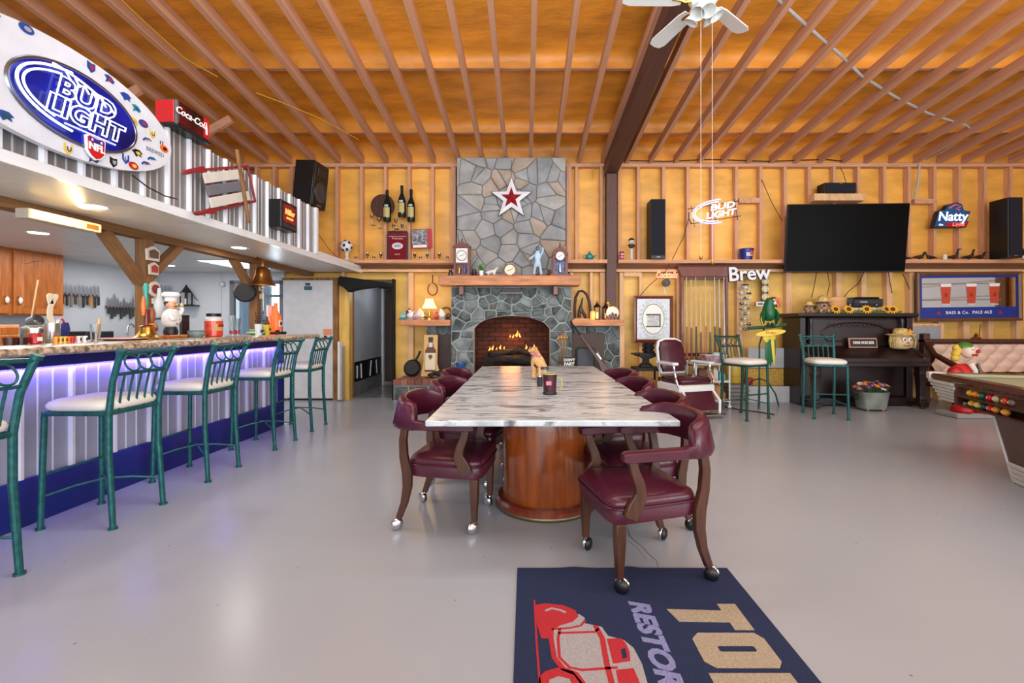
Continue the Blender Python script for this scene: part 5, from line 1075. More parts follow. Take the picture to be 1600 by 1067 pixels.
for i in range(3):
    for s_ in (-1, 1): b.sph((.072-.008*i, .02*s_, .13+.04*i), .006, 6, 4)
b.build('buttons', black, ck); MB().sph((.062, .05, .305), (.016, .016, .02), 8, 6).build('wine_cup', plain((214, 190, 130), .4), ck)
x, y, z = onbar(286, -.12); tag(MB().box(-.01, .01, -.055, .055, 0, .22, b=.004).build('chalk_board', black, None, (x-.06, y+.1, z)), 'narrow black board standing behind the chef statue', 'board')
t = thing('glass_dish', 'round glass dish on the bar between chef and red jar', 'dish', onbar(307, -.05)); MB().lathe([(.05, 0), (.072, .03), (.074, .06), (.07, .06), (.066, .03), (.045, .008), (.001, .006)], n=24).build('bowl', mat('grey_green_glass', (190, 206, 202), .05, trans=.7), t); MB().ring((0, 0, .062), .073, .004, 'z', 24).build('rim', plain((90, 96, 92), .2), t)
t = thing('candy_jar', 'large red filled jar with black lid on the bar', 'jar', onbar(334, -.06)); MB().lathe([(.07, 0), (.08, .01), (.08, .16), (.001, .165)], n=28).build('contents', mat('red_candy', (206, 50, 34), .25, c2=(226, 88, 60), scale=20), t)
MB().lathe([(.081, .16), (.08, .185), (.06, .205), (.058, .21), (.06, .20), (.075, .18), (.078, .16)], n=28).build('shoulder', plain((216, 206, 206), .2), t); MB().lathe([(.064, .205), (.066, .235), (.06, .238), (.001, .238)], n=24).build('lid', black, t)
b = MB(); b.loft([[(.082*math.cos(a), .082*math.sin(a), z) for a in [-.9+.2*k for k in range(8)]]+[(.0805*math.cos(a), .0805*math.sin(a), z) for a in [.5-.2*k for k in range(8)]] for z in (.06, .13)]); b.build('label', plain((200, 160, 90), .5), t); MB().box(.079, .084, -.05, .03, .10, .128, b=.002).build('label_band', plain((160, 30, 30), .5), t)
for u, h, lb in ((363, .22, 'tall clear beer glass next to the red jar'), (371, .19, 'clear beer glass beside the tall one before the window')):
    t = thing('beer_glass', lb, 'glass', onbar(u, -.05), group='clear glasses before the window'); MB().lathe([(.026, 0), (.036, h), (.033, h), (.024, .01), (.001, .008)], n=18).build('glass', glass, t); MB().lathe([(.0275, .02), (.029, .06)], n=18, caps=0).build('print', plain((170, 60, 80), .4), t)
t = thing('plate', 'pale green dish stacked on the bar by second post', 'plate', onbar(400, -.10)); MB().lathe([(.06, 0), (.10, .02), (.10, .035), (.06, .045), (.001, .045)], n=24).build('dish', plain((150, 196, 150), .3), t); MB().lathe([(.05, .045), (.085, .065), (.08, .065), (.001, .05)], n=20).build('bowl', white_gloss, t)
t = thing('drinking_glass', 'printed white glass with dark dried flowers near the bar end', 'glass', onbar(404, -.02)); MB().lathe([(.035, 0), (.042, .13), (.039, .13), (.001, .01)], n=18).build('glass', plain((214, 222, 222), .15), t); MB().box(.034, .042, -.025, .025, .03, .06, b=.003).build('print', plain((30, 60, 110), .4), t)
b = MB()
for i in range(16):
    a = i*2.4; r = .012+.022*(i % 3); x, y = r*math.cos(a), r*math.sin(a); zt = .17+.03*(i % 4); b.tube([(x*.3, y*.3, .02), (x, y, zt)], .002, 4); b.sph((x, y, zt), .011, 6, 5)
tag(b.build('dried_flowers', plain((74, 44, 40), .7), t), 'dark dried flowers', kind='stuff')
t = thing('drinking_glass', 'yellow printed glass with brown bottle neck near the bar end', 'glass', onbar(417, -.02)); MB().lathe([(.034, 0), (.044, .12), (.041, .12), (.001, .01)], n=18).build('glass', plain((206, 176, 50), .15), t); MB().box(.036, .044, -.02, .02, .05, .08, b=.003).build('print', plain((40, 60, 30), .4), t)
MB().lathe([(.03, .03), (.03, .14), (.014, .19), (.012, .22), (.001, .22)], n=14).build('bottle', plain((80, 50, 26), .15), t)
t = thing('bottle_lamp', 'glowing orange bottle lamp on white back plate at bar end', 'lamp', onbar(431, -.10)); om = mat('orange_lit', (255, 88, 30), .3, emit=.7)
MB().lathe([(.058, .03), (.062, .05), (.062, .21), (.05, .25), (.026, .30), (.022, .37), (.026, .375), (.024, .40), (.001, .40)], n=20).build('bottle', om, t); MB().box(-.075, -.062, -.085, .085, .02, .37, b=.01).build('back_plate', plain((236, 220, 210), .4), t); MB().box(.055, .068, -.04, .04, .09, .18, b=.006).build('label', plain((226, 206, 200), .4), t); MB().cyl((.066, 0, .135), (.07, 0, .135), .024, n=16).build('badge', plain((70, 30, 40), .4), t)
MB().box(-.05, .08, -.09, .12, 0, .03, b=.008).build('base', black, t); MB().sph((.03, -.02, .04), (.03, .04, .025), 10, 6).build('knob', black, t)
# ================================================================ kitchen behind the bar
cu_ = thing('wall_cabinet', 'honey oak wall cabinet with arched doors and white knobs', 'cabinet', (-6.17, 5.2, 1.37))
MB().box(0, .30, -1.2, .57, 0, .765).build('body', wood_oak, cu_)
for y0, y1 in ((-1.19, -.64), (-.62, -.05), (.0, .555)):
    d = MB().box(.30, .322, y0, y1, .015, .75, b=.004).build('door', wood_oak, cu_)
    n = 14; ym, hw_ = (y0+y1)/2, (y1-y0)/2-.075; arc = [(ym+hw_*(1-2*i/n), .60+.06*math.cos(PI*(1-2*i/n))*.5+.03) for i in range(n+1)]
    MB().prism([(ym-hw_, .085), (ym+hw_, .085)]+arc, .322, .332, 'yz', inset=.06).build('raised_panel', wood_oak, d)
    yk = y1-.04 if y0 < -.3 else y0+.045
    k = MB().lathe([(.008, -.035), (.018, -.012), (.018, .012), (.008, .035)], n=10); k.build('knob', white_gloss, d, (.345, yk, .17)); MB().sph((.335, yk, .13), .012, 8, 5).sph((.335, yk, .21), .012, 8, 5).build('knob_plate', brass, d)
t = tag(MB().box(-6.16, -5.56, .5, 7.58, 0, .90).box(-6.16, -5.54, .5, 7.6, .90, .94).build('kitchen_counter', plain((70, 72, 76), .4)), 'long grey kitchen counter against the white wall', 'counter')
def knife(par_x, y, z, L_, blade, hc, lb, grp, out=(1, 0)):
    t = thing('knife', lb, 'knife', (par_x, y, z), group=grp, rot=(0, 0, 0 if out[0] else PI/2*out[1]))
    MB().prism([(-.014, 0), (.014, 0), (.014, blade*.7), (-.008, blade), (-.014, blade*.9)], -.001, .002, 'yz').build('blade', steel, t); MB().box(-.008, .012, -.013, .013, -L_, 0, b=.004).build('handle', plain(hc, .4), t)
def rack(x, y0, y1, z, lb):
    t = tag(MB().box(x-.005, x+.012, y0, y1, z-.018, z+.018, b=.003).build('knife_rack', plain((90, 60, 60), .4)), lb, 'rack')
rack(-6.155, 6.0, 6.56, 1.665, 'upper magnetic knife rack beside the oak cabinet'); rack(-6.155, 6.66, 7.15, 1.52, 'lower magnetic knife rack before the timber post')
HC = [(30, 26, 26), (60, 50, 46), (130, 120, 100), (56, 50, 50), (150, 136, 110), (24, 24, 26), (28, 28, 30), (220, 140, 40), (40, 36, 34), (26, 26, 28)]
for i in range(10): knife(-6.14, 6.03+.056*i, 1.66, .125+.02*(i % 3), .17-.012*(i % 4), HC[i], ['black handled knife nearest the cabinet', 'brown grey handled knife second on the rack', 'tan handled knife third on the rack', 'dark grey handled knife fourth on the rack', 'pale tan handled knife fifth on the rack', 'black handled knife sixth on the rack', 'black handled knife left of the orange handle', 'orange yellow handled knife on the upper rack', 'dark handled knife right of the orange handle', 'last black handled knife of the upper rack'][i], 'knives on the upper rack')
for i in range(9): knife(-6.14, 6.69+.053*i, 1.515, .10+.035*((i*2) % 3), .10+.06*((i+1) % 3 == 0)+.05*(i < 4), (26+3*i, 24+3*i, 28+2*i), 'black handled knife on the lower rack, %s from the oak cabinet' % ('first', 'second', 'third', 'fourth', 'fifth', 'sixth', 'seventh', 'eighth', 'ninth')[i], 'knives on the lower rack')
t = thing('faucet', 'tall chrome arched spray faucet over the kitchen sink', 'faucet', (-5.85, 6.95, .94)); pts = [(0, 0, 0), (0, 0, .75)]+[(.0, .14-.14*math.cos(a), .75+.2*math.sin(a)) for a in [PI*i/10 for i in range(1, 9)]]+[(0, .28, .6)]; MB().tube(pts, .012, 8).build('arch', steel, t); MB().lathe([(.03, 0), (.025, .06)], n=14).build('base', steel, t); MB().tube([(0, .28, .62), (.02, .22, .50), (.04, .16, .47)], [.016, .018, .022], 8).build('spray_head', black, t)
t = thing('faucet', 'small chrome gooseneck tap on the kitchen counter', 'faucet', (-5.65, 6.45, .94)); MB().tube([(0, 0, 0), (0, 0, .26), (.0, .02, .31), (.0, .06, .33), (.0, .10, .31), (.0, .11, .28)], .012, 8).build('spout', chrome, t); MB().lathe([(.028, 0), (.02, .05)], n=12).build('base', chrome, t)
t = thing('oven_towel', 'red and orange pot holder hanging by the spray faucet', 'pot holder', (-6.15, 7.3, 1.50)); MB().box(0, .02, -.07, .09, -.07, .08, b=.008).build('pad', mat('red_orange_cloth', (196, 50, 30), .8, c2=(230, 120, 50), scale=18), t); MB().tube([(.01, .01, .08), (.01, .01, .12)], .004, 5).build('loop', red, t)
tag(MB().box(-6.1, -5.7, 5.9, 6.3, .94, 1.17, b=.01).build('stove_back', black), 'black appliance on the kitchen counter under the knives', 'appliance')
for i, u in enumerate((250, 255.5, 260, 264)):
    knife(U(u, 7.6), 7.64, V(463, 7.6), .11, .19, (24, 24, 26), ('slim white bladed knife on the back kitchen wall, nearest the post', 'white bladed knife on the back kitchen wall, second from the post', 'white bladed knife on the back kitchen wall, third from the post', 'white bladed knife on the back kitchen wall, nearest the lantern')[i], 'knives on the back kitchen wall', (0, -1))
t = thing('wall_lantern', 'black candle lantern on bracket shelf in kitchen corner', 'lantern', (U(291, 7.5), 7.5, V(476, 7.5)))
MB().box(-.16, .12, -.08, .15, -.02, 0, b=.003).build('shelf', black_iron, t); b = MB()
for x in (-.055, .055):
    for y in (-.055, .055): b.box(x-.007, x+.007, y-.007, y+.007, 0, .2)
b.build('frame', black_iron, t); MB().lathe([(.10, .2), (.03, .29), (.008, .33)], n=4).build('roof', black_iron, t); MB().lathe([(.025, 0), (.025, .1)], n=12).build('candle', cream, t); MB().tube([(.09, .14, .08), (.14, .0, .12), (.1, -.02, .2)], .006, 6).build('scroll', black_iron, t)
t = thing('smoke_alarm', 'round white alarm with dark centre on the kitchen wall', 'alarm', (U(347, 7.64), 7.64, V(444, 7.64))); MB().cyl((0, .02, 0), (0, -.01, 0), .05, .045, 24).build('case', plain((180, 180, 184), .4), t); MB().cyl((.005, -.008, 0), (.005, -.016, 0), .026, .022, 18).build('dial', white, t)
ltp = thing('ceiling_light', 'square louvred ceiling light near the kitchen window', 'ceiling light', (-4.15, 6.55, 2.135)); MB().box(-.3, .3, -.45, .45, -.012, 0, b=.003).build('frame', white_gloss, ltp)
for i in range(4): MB().box(-.27, .27, -.43+.22*i, -.24+.22*i, -.018, -.01, b=.003).build('diffuser', mat('cool_diffuser', (236, 244, 255), .4, emit=1.6), ltp)
lamp('kitchen_light', 'AREA', (-4.9, 4.6, 2.1), 34, (.92, .96, 1), (1.6, 3.5))
# ================================================================ right half of the back wall
t = thing('teapot', 'teal round teapot on the ledge beside the chimney', 'teapot', (U(921, 7.48), 7.48, LZ)); tl_ = plain((40, 130, 126), .25)
MB().lathe([(.04, 0), (.065, .04), (.062, .08), (.035, .11), (.001, .112)], n=20).build('pot', tl_, t); MB().tube([(.055, 0, .05), (.09, 0, .07), (.10, 0, .10)], [.016, .012, .009], 8).build('spout', tl_, t); MB().tube([(-.055, 0, .09), (-.095, 0, .09), (-.095, 0, .05), (-.06, 0, .035)], .007, 6).build('handle', tl_, t); MB().lathe([(.034, .11), (.02, .13), (.012, .14), (.014, .155), (.001, .16)], n=14).build('lid', tl_, t)
lat('tin_can', 'pink and white tin on the ledge right of the main post', 'tin', (U(971.5, 7.48), 7.48, LZ), [(.036, 0), (.038, .14), (.001, .141)], plain((176, 40, 80), .35), parts=[('band', [(.0385, .05), (.0385, .06)], paper), ('band', [(.0385, .095), (.0385, .105)], paper), ('lid', [(.039, .14), (.036, .15), (.001, .15)], steel)])
t = thing('bobblehead', 'black and white bobble head statuette on pale column', 'figurine', (U(986.5, 7.48), 7.48, LZ)); MB().lathe([(.04, 0), (.036, .02), (.028, .03), (.028, .17), (.036, .19), (.001, .19)], n=16).build('column', plain((206, 196, 186), .4), t)
skin('body', [(0, 0, .20, .03), (0, 0, .25, .034), (.05, -.01, .25, .014), (-.05, -.01, .25, .014), (.03, -.03, .22, .014), (-.03, -.03, .22, .014)], [(0, 1), (1, 2), (1, 3), (2, 4), (3, 5)], black, t); MB().sph((0, -.01, .31), (.045, .042, .045), 14, 10).build('head', plain((224, 214, 206), .4), t); MB().lathe([(.05, .325), (.046, .35), (.02, .37)], (0, -.008, 0), n=14).build('cap', black, t); MB().box(-.02, .02, -.056, -.05, .29, .30).build('face', black, t)
def speaker(lb, x0, x1, y0, y1, z0, z1, sh):
    t = thing('loudspeaker', lb, 'speaker', ((x0+x1)/2, y0, z0)); w_ = (x1-x0)/2; h = z1-z0
    MB().box(-w_, w_, 0, y1-y0, 0, h, b=.006).build('cabinet', black, t); MB().box(-w_+.012, w_-.012, -.012, 0, .06, h-.01, b=.006).build('grille', mat('speaker_cloth', (20, 22, 34), .9, vary=.2, scale=200), t); MB().box(-.02, .03, -.003, 0, .03, .038).build('badge', steel, t); return t
speaker('slim black tower speaker on the ledge over the hearth shelf side', U(1017, 7.3), U(1040, 7.3), 7.3, 7.56, LZ, V(311, 7.3), 0)
t = thing('steel_bucket', 'blue beer bucket on the ledge under the neon sign', 'bucket', (U(1166, 7.48), 7.48, LZ)); MB().lathe([(.088, 0), (.115, .19), (.118, .19), (.112, .18), (.086, .01), (.001, .01)], n=24).build('pail', plain((22, 40, 120), .35), t); MB().box(-.05, .05, -.112, -.095, .06, .12, b=.004).build('print', plain((190, 200, 220), .4), t); MB().box(.01, .05, -.12, -.11, .07, .15, b=.004).build('bottle_print', plain((190, 60, 40), .4), t)
NY = 7.5
ns = thing('neon_sign', 'white and blue neon beer sign hanging on the stud wall', 'sign', (U(1117, NY), NY, V(331, NY)), rot=(0, -.16, 0))
MB().tube([(.40*math.cos(a)+.02, -.02, .19*math.sin(a)) for a in [.42*PI+1.12*PI*i/28 for i in range(29)]], .011, 6).build('neon_arc', neonb, ns); MB().tube([(.36*math.cos(a)+.02, -.02, .155*math.sin(a)) for a in [.45*PI+1.05*PI*i/28 for i in range(29)]], .008, 6).build('neon_arc', neonw, ns)
text('BUD', .135, neonw, ns, (.12, -.03, .065), FRONT, 'neon_letters', neon=.0035, shear=.2, sx=1.5); text('LIGHT', .135, neonw, ns, (.07, -.03, -.055), FRONT, 'neon_letters', neon=.0035, shear=.2, sx=1.3)
b = MB()
for z in (-.13, .12): b.tube([(-.42, .02, z), (.42, .02, z)], .006, 5)
for x in (-.36, 0, .36): b.tube([(x, .02, -.19), (x, .02, .16)], .006, 5)
b.tube([(-.4, .03, -.13), (-.44, .0, -.04), (-.43, -.01, .06)], .009, 6); b.build('frame', black, ns)
lamp('neon_glow', 'POINT', (U(1117, 7.3), 7.34, V(331, 7.3)), 5, (.55, .62, 1), rad=.15)
def cord(lb, pts, r=.006, m=None, nm='power_cord'): return tag(MB().tube(pts, r, 6).build(nm, m or black, ang=80), lb, 'cord')
W = lambda u, v, y=7.53: (U(u, y), y, V(v, y))
cord('thin brown cord running down from the neon beer sign', [W(1076, 342), W(1068, 370), W(1052, 402, 7.47), W(1040, 424, 7.47), W(1015, 445), W(1000, 462)], .006, plain((70, 44, 30), .5))
npk = mat('pink_neon', (255, 150, 120), .4, emit=1.6)
ck_ = thing('neon_sign', 'pink neon script cocktails sign below the ledge', 'sign', W(1041, 430, 7.46)); text('Cocktails', .15, npk, ck_, (0, -.01, 0), FRONT, 'neon_letters', neon=.005, shear=.25, bold=0, sx=.62); MB().tube([(-.15, .01, -.05), (.17, .01, -.06)], .004, 5).build('frame', black, ck_)
lamp('neon_glow', 'POINT', W(1041, 432, 7.36), .8, (1, .4, .25), rad=.08)
t = thing('transformer', 'round black power unit under the cocktails sign', 'transformer', W(1040, 442, 7.52)); MB().cyl((0, 0, 0), (0, -.05, 0), .065, n=24).build('case', black, t); MB().cyl((0, -.05, 0), (0, -.058, 0), .03, n=16).build('cap', plain((50, 50, 52), .4), t); MB().tube([(0, -.02, -.06), (-.02, 0, -.11), (0, 0, -.2)], .008, 6).build('lead', cream, t)
# mirror
def rect_frame(t, w_, h, fw, d, m, nm='frame'):
    b = MB(); o_ = [(-w_, -h), (w_, -h), (w_, h), (-w_, h)]; i_ = [(-w_+fw, -h+fw), (w_-fw, -h+fw), (w_-fw, h-fw), (-w_+fw, h-fw)]; mid = [(x*(1-fw*.5/w_), z*(1-fw*.5/h)) for x, z in o_]
    secs = [[(*p, 0) for p in o_], [(*p, -d*.8) for p in o_], [(*p, -d) for p in mid], [(*p, -d*.6) for p in i_], [(*p, 0) for p in i_]]
    b.loft([[(x, y, z) for x, z, y in s] for s in secs], caps=0); return b.build(nm, m, t, ang=20)
mirror_ = mat('mirror_silver', (214, 214, 212), .04, 1); etched = mat('etched_glass', (186, 190, 194), .35, .2, vary=.12, scale=18)
w_, h = (U(1051, 7.5)-U(990, 7.5))/2, (V(462, 7.5)-V(535, 7.5))/2
t = thing('wall_mirror', 'brown framed mirror with etched oval border behind the anvil', 'mirror', W(1020.5, 498.5, 7.52)); rect_frame(t, w_, h, .05, .04, wood_mahog); MB().box(-w_+.045, w_-.045, -.012, 0, -h+.045, h-.045).build('etched_border', etched, t)
MB().prism([(.175*math.cos(a), .245*math.sin(a)) for a in [2*PI*i/36 for i in range(36)]], -.016, -.012).build('oval_glass', mat('beige_reflection', (186, 180, 170), .4, .6), t); MB().ring((0, -.015, 0), .178, .005, n=36).build('oval_line', plain((120, 124, 128), .4), t).scale = (1, 1, 1.39)  # reflection of a beige wall put into the oval glass colour
b = MB()
for i in range(24):
    a = 2*PI*i/24; x, z = .215*math.cos(a), .30*math.sin(a); b.ring((x, -.013, z), .018, .003, n=8, k=4)
b.build('etched_scrolls', plain((150, 152, 154), .5), t); MB().box(-.10, .10, -.018, -.016, -.12, .07).build('reflected_scene', mat('scene_reflection', (150, 150, 146), .3, c2=(196, 196, 194), scale=26), t); 
b = MB(); b.box(-.12, .12, -.021, -.016, .06, .085); b.box(-.12, .12, -.021, -.016, -.135, -.11); b.box(.10, .12, -.021, -.016, -.11, .06); b.build('reflected_frame', plain((60, 56, 54), .4), t)  # framed picture reflected in the oval, painted on as flat shapes
# cue rack
cr = thing('cue_rack', 'dark red wood cue rack with crown moulding hung under the ledge', 'cue rack', (U(1104, 7.45), 7.45, 0))
rx0, rx1 = U(1065, 7.45)-U(1104, 7.45), U(1139, 7.45)-U(1104, 7.45); zb, zt = V(566, 7.45), V(432, 7.45)
MB().loft([[(x*k, y, z) for x, y in ((rx0, .02), (rx1, .02), (rx1, .12), (rx0, .12))] for z, k in ((zt, 1), (zt+.03, 1.0), (zt+.14, 1.13), (zt+.17, 1.13))]).build('crown', wood_mahog, cr, bev=.006)
for x in (rx0, rx1-.045): MB().box(x, x+.045, .02, .11, zb, zt, b=.004).build('side_rail', wood_mahog, cr)
MB().box(rx0, rx1, -.04, .11, zb-.05, zb, b=.006).build('cue_shelf', wood_mahog, cr); MB().box(rx0+.04, rx1-.04, .02, .07, zt-.04, zt, b=.004).build('cue_clip', wood_walnut, cr)
MB().box(rx0+.05, rx1-.05, .02, .05, zb+.10, zb+.15, b=.004).build('ball_tray', wood_mahog, cr)
BUT = [(150, 90, 50), (120, 30, 30), (40, 24, 22), (120, 40, 34), (160, 90, 56), (26, 60, 40), (60, 24, 24), (30, 24, 26), (200, 200, 204)]
for i in range(9):
    x = rx0+.08+i*(rx1-rx0-.16)/8; t = thing('pool_cue', 'wooden pool cue with %s butt in the wall rack, %s' % (('tan', 'red', 'dark', 'brick red', 'brown', 'green', 'oxblood', 'black', 'silver')[i], ('nearest the mirror', 'second from the mirror', 'third from the mirror', 'fourth from the mirror', 'in the middle', 'just right of the middle', 'third from the parrot', 'second from the parrot', 'nearest the parrot')[i]), 'pool cue', (cr.location.x+x, 7.44, zb), group='pool cues in the wall rack')
    h = zt-zb-.01-(.22 if i in (3, 5) else .04*(i % 2)); MB().tube([(0, 0, h*.42), (0, .02, h)], [.0125, .0075], 8).build('shaft', plain((214, 180, 120), .3) if i < 6 else plain((196, 190, 184), .25), t); MB().tube([(0, -.008, 0), (0, 0, h*.42)], [.02, .0128], 8).build('butt', plain(BUT[i], .25), t); MB().cyl((0, .02, h), (0, .0205, h+.012), .006, n=8).build('tip', plain((90, 110, 140), .6), t)
for i in range(7): lat('chalk_cup', 'small dark red knob on the cue rack shelf, %s from the mirror' % ('first', 'second', 'third', 'fourth', 'fifth', 'sixth', 'seventh')[i], 'knob', (cr.location.x+rx0+.07+.09*i, 7.415, zb), [(.012, 0), (.02, .02), (.012, .04), (.018, .06), (.001, .07)], wood_mahog, 'knobs on the cue rack shelf', 10)
br = thing('wall_letters', 'white metal Brew word sign on the ledge front', 'sign', W(1170, 428, 7.46), rot=(0, -.06, 0)); text('Brew', .32, plain((52, 50, 50), .4), br, (0, .012, 0), FRONT, 'letter_sides', ext_=.012, bold=.012); text('Brew', .32, plain((226, 226, 230), .35), br, (0, -.008, 0), FRONT, 'letter_faces', ext_=.006, bold=.006)
# hanging shell chime
t = thing('wind_chime', 'hanging chime of pale shells and silver coins beside the parrot', 'wind chime', W(1164, 445, 7.5)); MB().cyl((0, 0, 0), (0, 0, .12), .003, n=5).ring((0, 0, 0), .05, .008, 'z').build('hanger', black_iron, t); rr = random.Random(3)
for k in range(7):
    a = k*.9; x, y = .05*math.cos(a)*1.3, .04*math.sin(a); MB().cyl((x*.8, y, 0), (x, y, -.75+.06*(k % 3)), .0015, n=4).build('string', cream, t)
    for j in range(9):
        z = -.05-.085*j; s_ = .02+.006*((j+k) % 2); MB(Matrix.Translation((x*(1+.25*math.sin(j)), y, z)) @ Matrix.Rotation(rr.uniform(.6, 2.2), 4, 'X') @ Matrix.Rotation(rr.uniform(-.9, .9), 4, 'Y')).lathe([(s_, -.004), (s_*1.2, 0), (s_*.6, .012), (.002, .016)], n=8).build('shell', (plain((196, 188, 164), .3), plain((150, 146, 130), .25, 1), plain((212, 206, 190), .4))[(j+k) % 3], t)
t = thing('coaster_plaque', 'dark strip plaque with three round cream coasters', 'plaque', W(1195, 452, 7.57)); MB().box(-.06, .06, 0, .02, -.22, .2, b=.004).build('strip', wood_walnut, t)
for i in range(3): MB().cyl((0, 0, .135-.13*i), (0, -.015, .135-.13*i), .055, n=24).build('coaster', plain((216, 204, 160), .5), t); MB().ring((0, -.016, .135-.13*i), .038, .003, n=20).build('coaster_ring', plain((150, 120, 80), .5), t)
t = thing('price_sign', 'small white and red sign partly behind the parrot head', 'sign', W(1189, 475, 7.55)); MB().box(-.08, .06, 0, .012, -.04, .04, b=.003).build('board', paper, t); MB().box(-.10, -.08, -.002, .012, -.03, .03, b=.002).build('red_edge', red, t); MB().box(-.05, .03, -.003, 0, -.012, .016).build('print', plain((50, 90, 100), .5), t)
# ---- parrot on its perch
PY = 6.95; px = U(1202, PY)
pr_ = thing('parrot_stand', 'large green parrot figure on a perch with yellow surfboard', 'parrot', (px, PY, 0)); pg = plain((14, 96, 52), .35); yl = plain((226, 200, 60), .35)
pz = lambda v: V(v, PY)
skin('body', [(0, 0, pz(503), (.085, .07)), (-.01, 0, pz(491), (.12, .10)), (-.01, 0, pz(479), (.10, .09)), (0, -.01, pz(471), (.07, .065)), (.015, -.02, pz(465), (.066, .06))], [(0, 1), (1, 2), (2, 3), (3, 4)], pg, pr_)
MB().sph((.04, -.045, pz(472)), (.045, .03, .05), 12, 8).build('face', white_gloss, pr_); MB().sph((.035, -.075, pz(471)), .012, 8, 6).build('eye', black, pr_)
MB().tube([(.06, -.05, pz(468)), (.10, -.07, pz(469)), (.125, -.075, pz(475)), (.12, -.07, pz(482))], [.03, .034, .022, .004], 10).build('beak', plain((226, 120, 84), .35), pr_); MB().tube([(.06, -.06, pz(477)), (.09, -.065, pz(480))], [.02, .008], 8).build('lower_beak', plain((40, 30, 30), .4), pr_); MB().sph((.05, -.02, pz(465.5)), (.05, .045, .016), 10, 6).build('crest', plain((180, 40, 30), .4), pr_)
for s_ in (-1, 1):
    MB().loft([[(s_*.085+s_*k*.02+a*.02*w_, -.01+b_*.05*w_, z) for a, b_ in ((-1, -.6), (0, -1), (1, -.6), (1, .6), (0, 1), (-1, .6))] for z, w_, k in ((pz(483), .5, 0), (pz(490), 1.2, 1), (pz(500), 1.1, 1.4), (pz(507), .5, .8))]).build('wing', pg, pr_, ang=60)
    MB().tube([(s_*.11, -.02, pz(490)), (s_*.125, -.025, pz(500)), (s_*.10, -.02, pz(509))], [.012, .022, .006], 8).build('wing_tip', yl, pr_); MB().tube([(s_*.03, -.02, pz(505)), (s_*.035, -.05, pz(510))], [.02, .024], 8).build('foot', plain((40, 60, 50), .4), pr_)
MB().tube([(-.33, 0, pz(513)), (-.2, -.005, pz(512)), (0, 0, pz(510.5)), (.2, -.005, pz(508)), (.245, 0, pz(507))], [.022, .026, .03, .026, .028], 10).build('perch', mat('green_bark', (30, 84, 48), .6, vary=.3, bump=.5, bscale=30), pr_)
MB(Matrix.Translation((.0, -.03, pz(520))) @ Matrix.Rotation(-.12, 4, 'Y')).loft([[(.23*math.cos(a), -.012+y, .045*math.sin(a)) for a in [2*PI*i/28 for i in range(28)]] for y in (0, .02)]).build('surfboard', yl, pr_)
text('SURF', .045, plain((220, 70, 50), .5), pr_, (0, -.046, pz(520)), (PI/2, .12, 0), ext_=.002, sx=1.6)
for x, z1, w_, m in ((-.02, 570, .045, pg), (.05, 566, .045, pg), (.015, 572, .035, pg), (-.05, 535, .04, yl), (.05, 533, .04, yl), (.07, 572, .02, yl)): MB().loft([[(x*.5+(x*.5)*t+a*w_*1.35*k, b_*.014-.01*(m == yl), pz(516)+(pz(z1)-pz(516))*t) for a, b_ in ((-1, 0), (0, -1), (1, 0), (0, 1))] for t, k in ((0, .5), (.35, 1), (.75, .9), (1, .15))]).build('tail_feather', m, pr_, ang=60)
MB().tube([(-.09, .12, 0), (-.09, .12, .95), (-.05, .05, pz(512))], .012, 8).build('pole', green_metal, pr_)
for a in (0, 2.1, 4.2): MB().tube([(-.09, .12, .42), (-.09+.12*math.cos(a), .12+.12*math.sin(a), .38), (-.09+.25*math.cos(a), .12+.25*math.sin(a), .18), (-.09+.3*math.cos(a), .12+.3*math.sin(a), .0)], .011, 6).build('leg', green_metal, pr_)
# ---- boards leaning on the wall, box, cart, anvil, barber chair
tag(MB().box(U(1170, 7.5), U(1243, 7.5), 7.52, 7.56, V(575, 7.5), V(544, 7.5), b=.003).build('wall_board', plain((186, 192, 196), .5)), 'pale grey board fixed to the wall behind the parrot tail', 'board')
tag(MB().box(U(1166, 7.4), U(1243, 7.4), 7.36, 7.4, 0, V(603, 7.4), b=.003).build('floor_board', plain((196, 200, 204), .45)), 'white board standing on the floor between stool and piano', 'board')
tag(MB().box(U(1168, 7.5), U(1243, 7.5), 7.53, 7.58, V(603, 7.5), V(576, 7.5), b=.003).build('particle_board', mat('osb', (196, 156, 72), .7, vary=.25, scale=30)), 'yellow particle board behind the white floor board', 'board')
tag(MB().box(U(1166, 7.45), U(1176, 7.45), 7.43, 7.52, V(601, 7.45), V(590, 7.45), b=.003).build('box', red), 'small red box beside the white cart', 'box')
t = thing('plastic_drum', 'translucent yellow drum standing on a grey crate', 'drum', (U(1146, 7.35), 7.35, .32)); MB().lathe([(.12, 0), (.13, .02), (.13, .36), (.11, .40), (.04, .41), (.04, .43), (.001, .43)], n=24).build('drum', plain((190, 160, 50), .35), t); MB().lathe([(.132, .1), (.136, .12), (.132, .14)], n=24, caps=0).build('band', plain((170, 140, 44), .4), t)
t = thing('milk_crate', 'grey slatted crate under the yellow drum', 'crate', (U(1148, 7.35), 7.35, 0)); b = MB(); gc = plain((128, 122, 118), .6)
for i in range(5): MB().box(-.16, .16, -.16, .16, .01+.062*i, .05+.062*i, b=.004).build('slat', gc, t)
MB().box(-.15, .15, -.15, .15, 0, .315).build('core', plain((96, 92, 90), .7), t)
an = thing('anvil', 'black iron anvil on a stand before the etched mirror', 'anvil', (U(1009, 7.0), 7.0, V(573, 7.0)))
